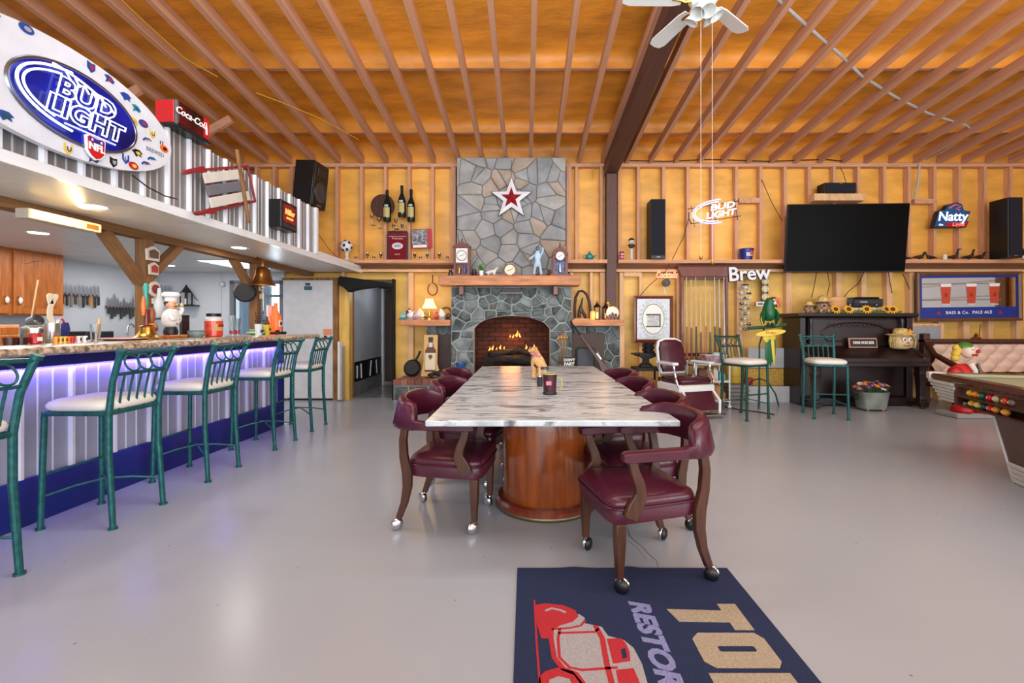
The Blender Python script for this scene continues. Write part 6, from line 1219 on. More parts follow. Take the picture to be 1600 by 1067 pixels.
MB().loft([[(x, y*w_, z) for y in ()] for x in ()] or [[(-.05, -.05, .0), (.05, -.05, 0), (.05, .05, 0), (-.05, .05, 0)], [(-.09, -.07, .0), (.09, -.07, 0), (.09, .07, 0), (-.09, .07, 0)], [(-.09, -.07, .03), (.09, -.07, .03), (.09, .07, .03), (-.09, .07, .03)], [(-.045, -.035, .07), (.045, -.035, .07), (.045, .035, .07), (-.045, .035, .07)], [(-.045, -.035, .12), (.045, -.035, .12), (.045, .035, .12), (-.045, .035, .12)], [(-.11, -.05, .17), (.17, -.05, .17), (.17, .05, .17), (-.11, .05, .17)], [(-.11, -.05, .215), (.17, -.05, .215), (.17, .05, .215), (-.11, .05, .215)]]).build('body', black_iron, an, bev=.004)
MB().tube([(-.10, 0, .19), (-.16, 0, .195), (-.24, 0, .207)], [.032, .024, .004], 12).build('horn', black_iron, an)
st = thing('anvil_stand', 'small dark stand carrying the anvil', 'stand', (U(1009, 7.0), 7.0, 0)); MB().box(-.2, .2, -.15, .15, .56, V(573, 7.0), b=.006).build('top', black_iron, st)
for x in (-.17, .17):
    for y in (-.12, .12): MB().tube([(x, y, .57), (x*1.05, y*1.05, 0)], .016, 8).build('leg', black_iron, st)
MB().box(-.13, .13, -.1, .1, .05, .42, b=.01).build('crate', wood_oak, st)
t = thing('spring_coil', 'stack of dark chain coils sitting on the anvil', 'chain', (U(1013, 7.0), 7.0, V(573, 7.0)+.216)); 
for i in range(5): MB().ring((.01*(-1)**i, 0, .016+.032*i), .072, .016, 'z', 20, 6).build('coil', black_iron, t)
# barber chair
bc = thing('barber_chair', 'old barber chair with maroon leather and white enamel frame', 'barber chair', (U(1070, 6.55), 6.55, 0), .30)
MB().loft([[(.30*k*math.copysign(abs(math.cos(a))**.6, math.cos(a)), .28*k*math.copysign(abs(math.sin(a))**.6, math.sin(a)), z) for a in [2*PI*i/24 for i in range(24)]] for z, k in ((0, 1), (.04, 1), (.07, .6), (.10, .34), (.30, .3), (.32, .5))]).build('base', white_gloss, bc)
MB().box(-.29, .29, -.29, .27, .32, .43, b=.02).build('seat_frame', white_gloss, bc)
MB().box(-.26, .26, -.28, .25, .42, .52, b=.04).build('seat_cushion', maroon, bc, ang=50)
b = MB()
for i in range(16): b.sph((-.25+.033*i, -.29, .435), .009, 6, 4)
tag(b.build('nail_heads', brass, bc), 'row of brass nail heads', kind='stuff')
o = [(-.21, 0), (.21, 0), (.235, .1), (.235, .40), (.20, .50), (.10, .54), (-.10, .54), (-.20, .50), (-.235, .40), (-.235, .1)]
T = Matrix.Translation((0, .27, .53)) @ Matrix.Rotation(-.18, 4, 'X')
MB(T).loft([[(x, y, z) for x, z in o] for y in (0, .06)]).build('back_frame', white_gloss, bc, bev=.015); MB(T).loft([[(x*k, y, .26+(z-.26)*k) for x, z in o] for y, k in ((0, .9), (-.035, .86), (-.05, .7), (-.055, .3))]).build('back_cushion', maroon, bc, ang=50)
for s_ in (-1, 1):
    MB().box(s_*.30-.05, s_*.30+.05, -.22, .22, .69, .735, b=.015).build('armrest', white_gloss, bc); MB().tube([(s_*.30, -.16, .69), (s_*.29, -.17, .6), (s_*.31, -.23, .5), (s_*.28, -.24, .40)], [.018, .014, .02, .016], 8).build('arm_bracket', chrome, bc); MB().tube([(s_*.30, .18, .69), (s_*.29, .2, .5)], .016, 8).build('arm_bracket', chrome, bc)
    MB().tube([(s_*.24, -.28, .36), (s_*.27, -.40, .22), (s_*.22, -.46, .06)], [.016, .02, .016], 8).build('foot_rail', white_gloss, bc)
MB().loft([[(-.22, -.30, .34), (.22, -.30, .34), (.22, -.28, .34), (-.22, -.28, .34)], [(-.22, -.42, .10), (.22, -.42, .10), (.22, -.40, .10), (-.22, -.40, .10)]]).build('leg_pad', maroon, bc); MB().box(-.24, .24, -.56, -.42, .05, .075, b=.008).build('foot_plate', chrome, bc)
# white cart
ct_ = thing('rolling_cart', 'white three shelf cart behind the barber chair', 'cart', (U(1106, 7.0), 7.0, 0)); wx = (U(1136, 7.0)-U(1082, 7.0))/2
for z in (.13, .42, .68): MB().box(-wx, wx, -.2, .2, z-.03, z, b=.006).build('shelf', white_gloss, ct_)
for x in (-wx+.015, wx-.015):
    for y in (-.185, .185): MB().cyl((x, y, .05), (x, y, .70), .013, n=8).sph((x, y, .032), .03, 8, 6, 0).build('leg', white_gloss, ct_)
c0 = ct_.location
t = thing('storage_basket', 'striped red and white basket on top of white cart', 'basket', (c0.x+.08, 7.0, .68)); MB().loft([[(a*k, b_*.11*k/.14, z) for a, b_ in ((-1, -1), (1, -1), (1, 1), (-1, 1))] for z, k in ((0, .13), (.11, .165), (.115, .17), (.11, .16))]).build('basket', mat('striped_tin', (196, 196, 204), .4, c2=(150, 70, 90), scale=14, stretch=(1, 1, .2)), t); MB().box(-.16, .16, -.125, .125, .112, .12).build('rim', white_gloss, t)
tag(MB().loft([[(.06*math.cos(a), .05*math.sin(a), z) for a in [2*PI*i/14 for i in range(14)]] for z in (0, .02)]).box(-.05, .05, -.04, .04, .02, .035, b=.01).build('glass_dish', plain((170, 196, 200), .15), None, (c0.x+.12, 6.98, .80)), 'pale blue dish lying on top of the striped basket', 'dish')
for dx, c, h, w_, lb in ((-.12, (110, 74, 54), .17, .07, 'brown paper bag on the middle cart shelf'), (-.02, (150, 120, 100), .20, .05, 'tan carton on the middle cart shelf'), (.07, (206, 196, 180), .19, .035, 'cream bottle shaped box on the middle cart shelf'), (.17, (90, 170, 180), .12, .045, 'blue packet on the middle cart shelf')):
    tag(MB().loft([[(a*w_*k, b_*.08*k, z) for a, b_ in ((-1, -1), (1, -1), (1, 1), (-1, 1))] for z, k in ((0, 1), (h*.7, 1), (h, .55))]).build('carton', plain(c, .6), None, (c0.x+dx, 6.95, .42), bev=.006), lb, 'carton')
for dx, c, w_, h, lb in ((-.12, (96, 60, 40), .12, .18, 'crumpled dark brown bag on the lower cart shelf'), (.12, (190, 144, 90), .12, .21, 'crumpled tan paper bag on the lower cart shelf')):
    rr = random.Random(lb); n = 14; tag(MB().loft([[(w_*k*math.cos(a)*(1+rr.uniform(-.12, .12)), .12*k*math.sin(a)*(1+rr.uniform(-.12, .12)), z) for a in [2*PI*i/n for i in range(n)]] for z, k in ((0, .9), (h*.3, 1), (h*.7, .85), (h, .5))]).build('paper_bag', plain(c, .75), None, (c0.x+dx, 6.97, .13), ang=20), lb, 'bag')
cord('black cord lying on the floor behind the green stool', [(U(1135, 6.9), 6.95, .01), (U(1160, 6.6), 6.7, .008), (U(1190, 6.4), 6.55, .008), (U(1213, 6.3), 6.35, .008)], .008)
# ================================================================ television, ledge things at right
tv = thing('television', 'large black flat television tilted forward on the wall', 'television', (U(1323, 7.2), 7.2, V(372, 7.2)), rot=(.10, .0, -.04)); w_, h = 93*7.15/711, 53.2*7.15/711
MB().box(-w_, w_, 0, .045, -h, h, b=.008).build('housing', black, tv); MB().box(-w_+.012, w_-.012, -.004, 0, -h+.018, h-.012).build('screen', mat('dead_screen', (7, 7, 8), .3, spec=.06), tv); MB().box(-.2, .2, .045, .40, -.2, .2, b=.01).build('wall_mount', black_iron, tv)
tag(MB().box(U(1271, 7.45), U(1350, 7.45), 7.42, 7.6, V(314, 7.45), V(303, 7.45), b=.004).build('wall_shelf', wood_lite), 'pale wooden shelf board above the television', 'shelf')
t = thing('loudspeaker', 'flat black centre speaker on the pale shelf board above television', 'speaker', (U(1315, 7.35), 7.38, V(303, 7.45))); MB().box(-.255, .255, 0, .2, 0, .165, b=.006).build('cabinet', black, t); MB().box(-.25, .25, -.01, 0, .01, .155, b=.004).build('grille', mat('speaker_cloth', (20, 22, 34)), t); MB().box(-.02, .02, -.013, -.01, .14, .15).build('badge', steel, t)
cord('thin black wire rising from the centre speaker', [W(1322, 286), W(1318, 272), W(1313, 262, 7.56)], .005)
for (a, lb) in (([(1293, 425), (1296, 445), (1292, 463)], 'black wire hanging below television toward the basket'), ([(1276, 425), (1272, 447), (1268, 465)], 'brown wire below the television edge'), ([(1350, 425), (1342, 442), (1325, 456), (1318, 465)], 'black wire looping below the television to the players'), ([(1388, 425), (1391, 444), (1394, 458)], 'short dark wire below the right half of television'), ([(1410, 427), (1417, 442), (1421, 452)], 'grey conduit bent below the television corner'), ([(1532, 507), (1530, 522), (1534, 540)], 'dark cable hanging under the blue ale mirror')):
    cord(lb, [W(u, v, 7.56) for u, v in a], .006)
nl = thing('neon_sign', 'blue and red shield shaped beer sign beside the television', 'sign', W(1487, 337, 7.5))
o = [(-.31, -.20), (-.25, .02), (-.22, .08), (-.12, .10), (-.08, .18), (.08, .22), (.17, .19), (.20, .09), (.31, .07), (.25, -.08), (.28, -.10), (.24, -.19)]
MB().prism(o, 0, .07).build('backing', black, nl); MB().prism([(x*.93, z*.93) for x, z in o], -.008, 0).build('blue_face', plain((24, 84, 140), .25), nl); MB().prism([(-.10, -.185), (.23, -.175), (.26, -.11), (-.10, -.12)], -.014, -.008).build('red_band', red, nl)
MB().tube([(-.05, -.012, .12), (.05, -.012, .185), (.14, -.012, .15), (.06, -.012, .11), (.12, -.012, .09)], .010, 6).build('swoosh', mat('red_soft_neon', (220, 90, 90), .4, emit=.6), nl); wn_ = mat('soft_white_neon', (225, 235, 255), .4, emit=.9)
text('Natty', .21, wn_, nl, (.0, -.014, -.02), FRONT, bold=.004, shear=.15, sx=1.0); text('Light', .085, mat('red_soft_neon2', (255, 120, 110), .4, emit=.6), nl, (.09, -.018, -.148), FRONT, bold=.002, shear=.15, sx=1.2); text('the', .055, wn_, nl, (-.19, -.012, -.15), FRONT, shear=.15)
dk = plain((30, 24, 22), .4)
def bird(u, s, face, c, hc, lb, up=0):
    t = thing('bird_figurine', lb, 'figurine', W(u, 407.5, 7.48), group='bird figures on the right ledge'); t.location.z = LZ
    skin('body', [(0, 0, .055*s, .03*s), (-.06*face*s, 0, .06*s, .026*s), (-.13*face*s, 0, .045*s, .008*s), (.05*face*s, 0, .075*s, .022*s), (.07*face*s, 0, (.12+up)*s, .014*s), (.09*face*s, 0, (.145+up)*s, .018*s)], [(0, 1), (1, 2), (0, 3), (3, 4), (4, 5)], plain(c, .4), t)
    MB().cyl((.10*face*s, 0, (.145+up)*s), (.15*face*s, 0, (.135+up)*s), .008*s, .003, 8).build('beak', plain(hc, .4), t); MB().cyl((0, 0, 0), (0, 0, .04*s), .012*s, n=8).lathe([(.035*s, 0), (.03*s, .008)], n=12).build('stand', dk, t)
bird(1437, 1.0, 1, (34, 28, 26), (150, 140, 120), 'dark duck figure facing the large speaker, by television'); bird(1453, .9, -1, (30, 26, 26), (60, 50, 44), 'small dark duck figure with lowered head'); bird(1490, 1.0, 1, (46, 36, 30), (90, 70, 50), 'brown goose figure with raised neck', .05); bird(1514, 1.0, 1, (28, 24, 26), (200, 196, 190), 'dark heron figure with pale upright head', .04); bird(1531, 1.0, 1, (30, 24, 22), (190, 60, 40), 'dark pheasant figure with red face nearest the speaker'); bird(1416, .7, -1, (40, 32, 28), (80, 60, 50), 'small dark bird figure at the television edge')
t = lat('white_cup', 'small white owl shaped cup between ledge birds', 'cup', (U(1476, 7.48), 7.48, LZ), [(.03, 0), (.034, .05), (.028, .085), (.03, .10), (.001, .1)], plain((214, 208, 200), .4), parts=[('base', [(.033, 0), (.034, .01), (.001, .012)], dk)])
t = thing('ball_ornament', 'small white and black ball beside the right tower speaker', 'ball', (U(1553, 7.52), 7.52, LZ)); MB().sph((0, 0, .03), .03, 14, 8).build('ball', white_gloss, t); MB().sph((.012, -.02, .03), .016, 8, 6).build('spot', black, t)
speaker('large black tower speaker at the far right of the ledge', U(1572, 7.2)-.02, U(1593, 7.2), 7.15, 7.45, LZ, V(308, 7.15), 0).rotation_euler.z = .0
t = thing('bottle', 'dark green bottle right of the tower speaker', 'bottle', (U(1599, 7.5), 7.5, LZ)); MB().lathe([(.03, 0), (.032, .10), (.012, .16), (.012, .2), (.001, .2)], n=14).build('glass', bg, t); MB().lathe([(.033, .03), (.033, .08)], n=14, caps=0).build('label', cream, t)
# blue ale mirror
w_, h = (U(1594, 7.5)-U(1430, 7.5))/2, (V(425, 7.5)-V(502, 7.5))/2
am = thing('mirror_sign', 'wide framed blue bar mirror showing three red ale glasses', 'mirror', W(1512, 463.5, 7.52), rot=(0, -.012, 0)); rect_frame(am, w_, h, .055, .05, wood_mantel if 0 else mat('bronze_brown_frame', (106, 70, 48), .4, vary=.2)); bl_ = plain((20, 48, 140), .3)
MB().box(-w_+.05, w_-.05, -.014, 0, -h+.05, h-.05).build('blue_border', bl_, am); MB().box(-w_+.095, w_-.095, -.018, -.014, -h+.235, h-.095).build('mirror_glass', mirror_, am)
# reflection of pale weatherboard painted as flat lines behind the glasses
MB().box(-w_+.10, w_-.33, -.020, -.018, h-.20, h-.185).build('reflection_line', plain((110, 112, 104), .5), am); MB().box(-w_+.10, w_-.33, -.020, -.018, -.06, -.045).build('reflection_line', plain((110, 112, 104), .5), am)
for x in (-.38, .04, .42):
    MB().prism([(x-.062, .03-.14), (x+.062, .03-.14), (x+.085, .20), (x-.085, .20)], -.024, -.018).build('glass_print', plain((196, 70, 40), .3), am); MB().prism([(x-.081, .165), (x+.081, .165), (x+.086, .215), (x-.086, .215)], -.026, -.018).build('foam_print', paper, am); MB().prism([(x-.062, -.14), (x+.062, -.14), (x+.064, -.118), (x-.064, -.118)], -.026, -.018).build('base_print', plain((200, 200, 206), .3), am); MB().box(x-.02, x+.02, -.0255, -.024, .0, .06).build('emblem_print', plain((150, 40, 34), .3), am)
text('BASS & Co.  PALE ALE', .07, paper, am, (0, -.016, -h+.145), FRONT, space=1.15, bold=.001)
for x in (-.50, .52): MB().prism([(x-.035, -h+.12), (x+.035, -h+.12), (x, -h+.175)], -.017, -.014).build('triangle_print', red, am)
# slate board
w_, h = (U(1472, 7.5)-U(1420, 7.5))/2, (V(505, 7.5)-V(560, 7.5))/2
t = thing('slate_board', 'small grey slate board in pale wooden frame beside piano', 'board', W(1447, 533, 7.54)); rect_frame(t, w_, h, .05, .03, wood_lite); MB().box(-w_+.04, w_-.04, -.008, 0, -h+.04, h-.04).build('slate', mat('slate_grey', (150, 156, 164), .5, vary=.08, scale=6), t)
# ================================================================ piano
pn = thing('upright_piano', 'dark antique upright piano with carved panel against the wall', 'piano', (0, 0, 0)); wp = wood_piano
QX0, QX1 = 4.30, 5.98; BY = 7.1
MB().box(QX0, QX1, BY+.06, 7.55, .08, 1.37, b=.006).build('case', wp, pn)
MB().box(QX0-.04, QX0+.05, BY-.02, 7.56, .0, 1.38, b=.006).build('side_panel', wp, pn); MB().box(QX1-.05, QX1+.04, BY-.02, 7.56, .0, 1.38, b=.006).build('side_panel', wp, pn)
MB().loft([[(QX0-.04-d, BY-.02-d, z), (QX1+.04+d, BY-.02-d, z), (QX1+.04+d, 7.58, z), (QX0-.04-d, 7.58, z)] for z, d in ((1.36, .0), (1.385, .045), (1.40, .05), (1.43, .05), (1.44, .03))]).build('lid', wp, pn)
MB().box(QX0+.10, QX1-.10, BY+.02, BY+.06, .92, 1.34, b=.005).build('upper_panel', wp, pn)
for x in (QX0+.10, QX1-.16): MB().box(x, x+.06, BY-.01, BY+.05, .90, 1.36, b=.006).lathe([(.03, .92), (.036, .96), (.028, 1.0), (.028, 1.25), (.036, 1.3), (.03, 1.35)], (x+.03, BY-.015, 0), n=14).build('pilaster', wp, pn)
b = MB(); xm = (QX0+QX1)/2; b.tube([(xm+.52*math.cos(a), BY+.015, 1.12+.17*math.sin(a)) for a in [PI*i/24 for i in range(25)]]+[(xm-.52, BY+.015, 1.1), (xm-.42, BY+.015, 1.0), (xm+.42, BY+.015, 1.0), (xm+.52, BY+.015, 1.1)], .011, 6, closed=1); b.build('carved_moulding', wp, pn)
b = MB()
for i in range(11): x = xm-.4+.08*i; b.ring((x, BY+.016, 1.245), .028, .006, n=10, k=5)
b.build('carved_frieze', wp, pn)
MB().loft([[(QX0+.02, y, z), (QX1-.02, y, z), (QX1-.02, y2, z2), (QX0+.02, y2, z2)] for y, z, y2, z2 in ((BY+.05, .92, BY+.05, .70), (BY-.06, .90, BY-.06, .68), (BY-.24, .80, BY-.24, .66), (BY-.33, .76, BY-.33, .66))]).build('key_cover', wp, pn, bev=.008)
MB().box(QX0-.03, QX1+.03, BY-.36, BY+.05, .63, .70, b=.012).build('key_bed', wp, pn)
for x in (QX0+.02, QX1-.02): MB().loft([[(x-.05, BY-.34, z0), (x+.05, BY-.34, z0), (x+.05, BY+.05, z1), (x-.05, BY+.05, z1)] for z0, z1 in ((.69, .69), (.78, .93))]).build('cheek', wp, pn, bev=.012)
MB().box(QX0+.06, QX1-.06, BY+.03, BY+.06, .14, .62, b=.005).build('lower_panel', wp, pn); MB().box(QX0-.03, QX1+.03, BY-.1, 7.5, .02, .13, b=.006).build('plinth', wp, pn)
for x in (QX0+.04, QX1-.06):
    MB().loft([[(x+a*s_, BY-.27+b_*s_, z) for a, b_ in ((-1, -1), (1, -1), (1, 1), (-1, 1))] for z, s_ in ((.05, .06), (.12, .06), (.14, .045), (.2, .04), (.46, .05), (.52, .065), (.56, .05), (.63, .065))]).build('leg', wp, pn, bev=.006)
    MB().box(x-.055, x+.055, BY-.36, BY, .03, .09, b=.01).build('toe', wp, pn)
    MB().sph((x, BY-.30, .03), .03, 10, 6).build('caster', brass, pn)
for i in range(3): MB().box(xm-.12+.1*i, xm-.08+.1*i, BY-.08, BY+.05, .06, .075, b=.004).build('pedal', brass, pn)
t = thing('word_sign', 'black framed sign reading drink more beer on the piano', 'sign', (U(1351, 7.0), 7.02, .9), rot=(-.15, 0, 0)); MB().box(-.22, .22, 0, .02, 0, .155, b=.004).build('frame', plain((176, 132, 110), .5), t); MB().box(-.20, .20, -.006, 0, .02, .135).build('panel', black, t); text('DRINK MORE BEER', .062, paper, t, (0, -.008, .078), FRONT, bold=.001, sx=.62)
t = thing('scarecrow_pumpkin', 'scarecrow pumpkin head with straw hat on piano key cover', 'figurine', (U(1407, 6.98), 6.98, .885)); straw = mat('straw', (206, 176, 110), .8, vary=.3, scale=30, bump=.3, bscale=60)
b = MB(); n = 32; b.loft([[(.155*k*(1+.05*math.cos(8*a))*math.cos(a), .13*k*(1+.05*math.cos(8*a))*math.sin(a), z) for a in [2*PI*i/n for i in range(n)]] for z, k in ((0, .6), (.03, .9), (.11, 1), (.19, .9), (.235, .5))]); b.build('head', plain((206, 178, 132), .6), t, ang=60)
for x in (-.045, .045): MB().sph((x, -.125, .15), (.026, .012, .032), 10, 7).build('eye', white_gloss, t); MB().sph((x, -.137, .147), (.012, .006, .015), 8, 6).build('pupil', black, t)
MB().sph((0, -.14, .10), (.014, .02, .014), 8, 6).build('nose', plain((206, 110, 60), .5), t); MB().tube([(-.05, -.125, .065), (0, -.14, .05), (.05, -.125, .065)], .005, 6).build('mouth', plain((110, 50, 40), .5), t)
MB().lathe([(.19, .215), (.185, .228), (.10, .235), (.09, .30), (.06, .32), (.001, .322)], n=26).build('hat', straw, t)
for s_ in (-1, 1):
    for i in range(7): MB().tube([(s_*(.10+.008*i), -.10+.02*i, .22), (s_*(.15+.006*(i % 3)), -.10+.02*i, .13), (s_*(.14+.01*(i % 2)), -.1+.02*i, .02)], [.012, .012, .004], 5).build('hair', straw, t)
MB().prism([(x*.5+.06, z*.5+.26) for x, z in star(.10, .5)], -.11, -.09).build('hat_leaf', plain((226, 150, 40), .5), t)
PZ = 1.44
rr = random.Random(9)
for u, s_, lb in ((1338, 1, 'sunflower heads of the garland on piano, nearest the scarecrow doll'),):
    pass
gl = thing('sunflower_garland', 'sunflower garland lying along the front of piano top', 'garland', (U(1340, 7.05), 7.07, PZ)); MB().tube([(-.60+.1*i, .02*math.sin(i), .015+.01*math.sin(i*2)) for i in range(14)], .014, 6).build('vine', plain((90, 110, 50), .7), gl)
for i, x in enumerate((-.36, -.16, .12, .42, .52)):
    T = Matrix.Translation((x, -.05, .055)) @ Matrix.Rotation(PI/2-.5, 4, 'X') @ Matrix.Rotation(rr.uniform(-.3, .3), 4, 'Y')
    b = MB(T)
    for k in range(12):
        a = 2*PI*k/12; c, s_ = math.cos(a), math.sin(a); b.add([(c*.02, s_*.02, 0), (c*.05-s_*.014, s_*.05+c*.014, .008), (c*.085, s_*.085, -.004), (c*.05+s_*.014, s_*.05-c*.014, .008)], [(0, 1, 2, 3)])
    f = b.build('sunflower', plain((232, 170, 30), .5), gl); MB(T).lathe([(.032, 0), (.03, .014), (.001, .02)], n=12).build('flower_centre', plain((80, 46, 22), .7), f)
b = MB()
for i in range(46):
    x = -.6+1.25*i/46; a = rr.uniform(0, 6); b.add([(x, 0, .02), (x+.03*math.cos(a), -.03, .03+.03*rr.random()), (x+.07*math.cos(a), -.045+.04*rr.random(), .04+.05*rr.random()), (x+.03*math.cos(a)+.02, -.02, .02)], [(0, 1, 2, 3)])
tag(b.build('leaves', plain((110, 120, 50), .6), gl), 'green and tan leaves', kind='stuff')
t = thing('round_box', 'round pale wooden cheese box on top of the piano', 'box', (U(1300, 7.35), 7.35, PZ)); MB().lathe([(.195, 0), (.195, .20), (.001, .2)], n=32).build('box', plain((206, 150, 92), .6), t); MB().lathe([(.20, .20), (.202, .25), (.19, .255), (.001, .255)], n=32).build('lid', plain((214, 160, 100), .6), t)
def deck(lb, u, w_, h, y, z=PZ, d=.3):
    t = thing('media_player', lb, 'media player', (U(u, y), y, z), group='black players on the piano'); MB().box(-w_, w_, 0, d, .012, h, b=.005).build('case', black_gloss, t); MB().box(-w_+.01, w_-.01, -.006, 0, h*.45, h-.012, b=.002).build('front_panel', plain((36, 38, 42), .25), t)
    for x in (-w_*.7, w_*.7): MB().cyl((x, .04, 0), (x, .04, .014), .016, n=10).cyl((x, d-.04, 0), (x, d-.04, .014), .016, n=10).build('foot', black, t)
    MB().cyl((w_*.5, -.004, h*.3), (w_*.5, -.016, h*.3), .016, n=14).build('knob', plain((120, 120, 124), .3), t); MB().box(-w_*.6, -w_*.1, -.009, -.006, h*.55, h*.75).build('display', plain((130, 140, 150), .2), t)
tag(MB().box(U(1300, 7.2), U(1395, 7.2), 7.18, 7.5, PZ, PZ+.085, b=.004).build('white_box', plain((226, 214, 180), .6)), 'flat cream box under the black media players', 'box')
deck('low black player with silver lines left on the cream box', 1319, .17, .16, 7.22, PZ+.086, .26); deck('wide black turntable deck right on the cream box', 1357, .235, .14, 7.2, PZ+.086); tag(MB().box(-.19, .19, 0, .26, 0, .03, b=.01).build('dust_cover', black_gloss, None, (U(1357, 7.22), 7.23, PZ+.227)), 'glossy black dust cover lying on turntable deck', 'lid')
def straw_head(lb, u, s, y=7.12):
    t = thing('autumn_ornament', lb, 'ornament', (U(u, y), y, PZ)); MB().lathe([(.05*s, 0), (.085*s, .05*s), (.085*s, .11*s), (.05*s, .15*s), (.001, .155*s)], n=18).build('body', mat('autumn_weave', (176, 140, 110), .8, c2=(96, 64, 50), scale=26), t); MB().lathe([(.12*s, .14*s), (.115*s, .15*s), (.06*s, .155*s), (.05*s, .20*s), (.02*s, .22*s)], n=18).build('hat', straw, t)
    for x in (-.03, .03): MB().sph((x*s, -.082*s, .09*s), .012*s, 8, 5).build('eye', black, t)
    for k in range(8): a = k*.5-1.75; MB().tube([(.08*s*math.sin(a), -.08*s*math.cos(a), .04*s), (.10*s*math.sin(a), -.10*s*math.cos(a), .005)], [.014*s, .006*s], 5).build('fringe', plain((140, 90, 60) if k % 2 else (190, 160, 130), .7), t)
straw_head('scarecrow basket ornament with straw hat on piano corner', 1285, 1.25); straw_head('small dark autumn ornament at the very piano corner', 1264, .85, 7.15)
# flower bucket
fb = thing('flower_bucket', 'galvanised tub of purple and orange flowers at the piano foot', 'flower tub', (U(1361, 6.7), 6.7, 0))
MB().loft([[(x*k, y*k, z) for x, y in [(.2*math.copysign(abs(math.cos(a))**.5, math.cos(a)), .15*math.copysign(abs(math.sin(a))**.5, math.sin(a))) for a in [2*PI*i/24 for i in range(24)]]] for z, k in ((.03, .82), (.05, .86), (.26, 1.02), (.28, 1.05), (.27, .98), (.24, .9))]).build('tub', mat('aged_zinc', (150, 160, 156), .45, .5, vary=.2), fb)
for x in (-.11, .11): MB().sph((x, -.08, .02), .025, 10, 6).build('foot', brass, fb)
for s_ in (-1, 1): MB().ring((s_*.215, 0, .2), .035, .006, 'x', 14).build('handle', plain((70, 60, 56), .5, 1), fb)
FC = [(108, 70, 150), (222, 120, 44), (226, 222, 220), (150, 110, 190), (206, 120, 130), (236, 170, 60), (90, 60, 130)]
for i in range(26):
    a = i*2.4; r = .04+.17*math.sqrt((i+.5)/26); x, y, z = r*math.cos(a)*1.1, r*math.sin(a)*.75, .33+.10*(1-r/.22)+rr.uniform(-.02, .03)
    b = MB(Matrix.Translation((x, y-.02, z)) @ Matrix.Rotation(.7-rr.uniform(0, .6), 4, 'X') @ Matrix.Rotation(x*2, 4, 'Y'))
    for k in range(7):
        q = 2*PI*k/7; c, s_ = math.cos(q), math.sin(q); b.add([(0, 0, 0), (c*.024-s_*.014, s_*.024+c*.014, .012), (c*.046, s_*.046, .004), (c*.024+s_*.014, s_*.024-c*.014, .012)], [(0, 1, 2, 3)])
    b.sph((0, 0, .008), .010, 6, 4, 1); b.build('flower', [plain(FC[i % 7], .5), plain((226, 190, 70), .6)], fb)
b = MB()
for i in range(60):
    a = i*2.4; r = .06+.16*rr.random(); x, y = r*math.cos(a)*1.15, r*math.sin(a)*.8; z = .25+.12*rr.random(); b.add([(x*.7, y*.7, .24), (x-.015, y, z), (x*1.15, y*1.15, z+.02), (x+.015, y+.01, z)], [(0, 1, 2, 3)])
tag(b.build('leaves', plain((70, 100, 60), .6), fb), 'green leaves', kind='stuff')
# ================================================================ tufted bench and clown
sf = thing('tufted_bench', 'carved dark wood settee with pale tufted back behind pool table', 'bench', (0, 0, 0)); bx0, bx1, BYs = 6.28, 9.2, 7.1
MB().box(bx0, bx1, BYs+.06, BYs+.16, .5, .98, b=.01).build('back_frame', wood_mahog, sf); MB().box(bx0-.02, bx1, BYs+.02, BYs+.18, .97, 1.03, b=.015).build('crest_rail', wood_walnut, sf)
tuft = plain((214, 184, 164), .45); vs = []; fs = []; NX, NZ = 130, 22
for i in range(NX+1):
    for j in range(NZ+1):
        x = bx0+.09+(bx1-bx0-.12)*i/NX; z = .52+.43*j/NZ; p, q = x/.13*PI, (z-.5)/.13*PI; vs.append((x, BYs+.06-.075*abs(math.sin((p+q)/2)*math.sin((p-q)/2))**.5-.004, z))
for i in range(NX):
    for j in range(NZ): k = i*(NZ+1)+j; fs.append((k, k+1, k+NZ+2, k+NZ+1))
MB().add(vs, fs).build('tufted_back', tuft, sf, ang=80)
MB().box(bx0, bx1, BYs-.5, BYs+.1, .30, .36, b=.01).build('seat_rail', wood_mahog, sf); MB().box(bx0+.06, bx1-.04, BYs-.5, BYs+.04, .36, .48, b=.05).build('seat_cushion', tuft, sf, ang=50)
for y in (BYs-.46, BYs+.1): MB().box(bx0-.02, bx0+.08, y-.05, y+.06, 0, .66 if y < 7 else 1.12, b=.012).build('end_post', wood_walnut, sf)
MB().tube([(bx0+.03, BYs+.1, 1.0), (bx0+.0, BYs-.1, .80), (bx0+.02, BYs-.4, .66), (bx0+.03, BYs-.5, .60)], [.05, .04, .045, .05], 10).build('arm', wood_walnut, sf); MB().box(bx0+1.2, bx0+1.3, BYs-.48, BYs-.38, 0, .3, b=.01).build('leg', wood_walnut, sf)
t = thing('wood_finial', 'dark carved finial piece hanging on wall above the bench', 'finial', W(1525, 533, 7.3)); MB().tube([(-.14, 0, -.05), (-.06, 0, .03), (0, 0, .05), (.06, 0, .03), (.14, 0, -.05)], [.015, .03, .035, .03, .015], 10).lathe([(.02, .06), (.03, .09), (.001, .14)], n=12).build('carving', wood_mahog, t)
cl_ = thing('clown_statue', 'seated clown statue with green cap and yellow hair', 'statue', (U(1507, 6.25), 6.25, 0)); cz = lambda v: V(v, 6.25)
MB().box(-.26, .26, -.18, .16, 0, .07, b=.015).build('base', plain((150, 146, 140), .5), cl_)
for s_ in (-1, 1): MB().loft([[(s_*.11+.085*k*math.cos(a), -.07+.13*k*math.sin(a), z) for a in [2*PI*i/16 for i in range(16)]] for z, k in ((.07, .9), (.10, 1.1), (.14, 1), (.17, .5))]).build('shoe', red, cl_)
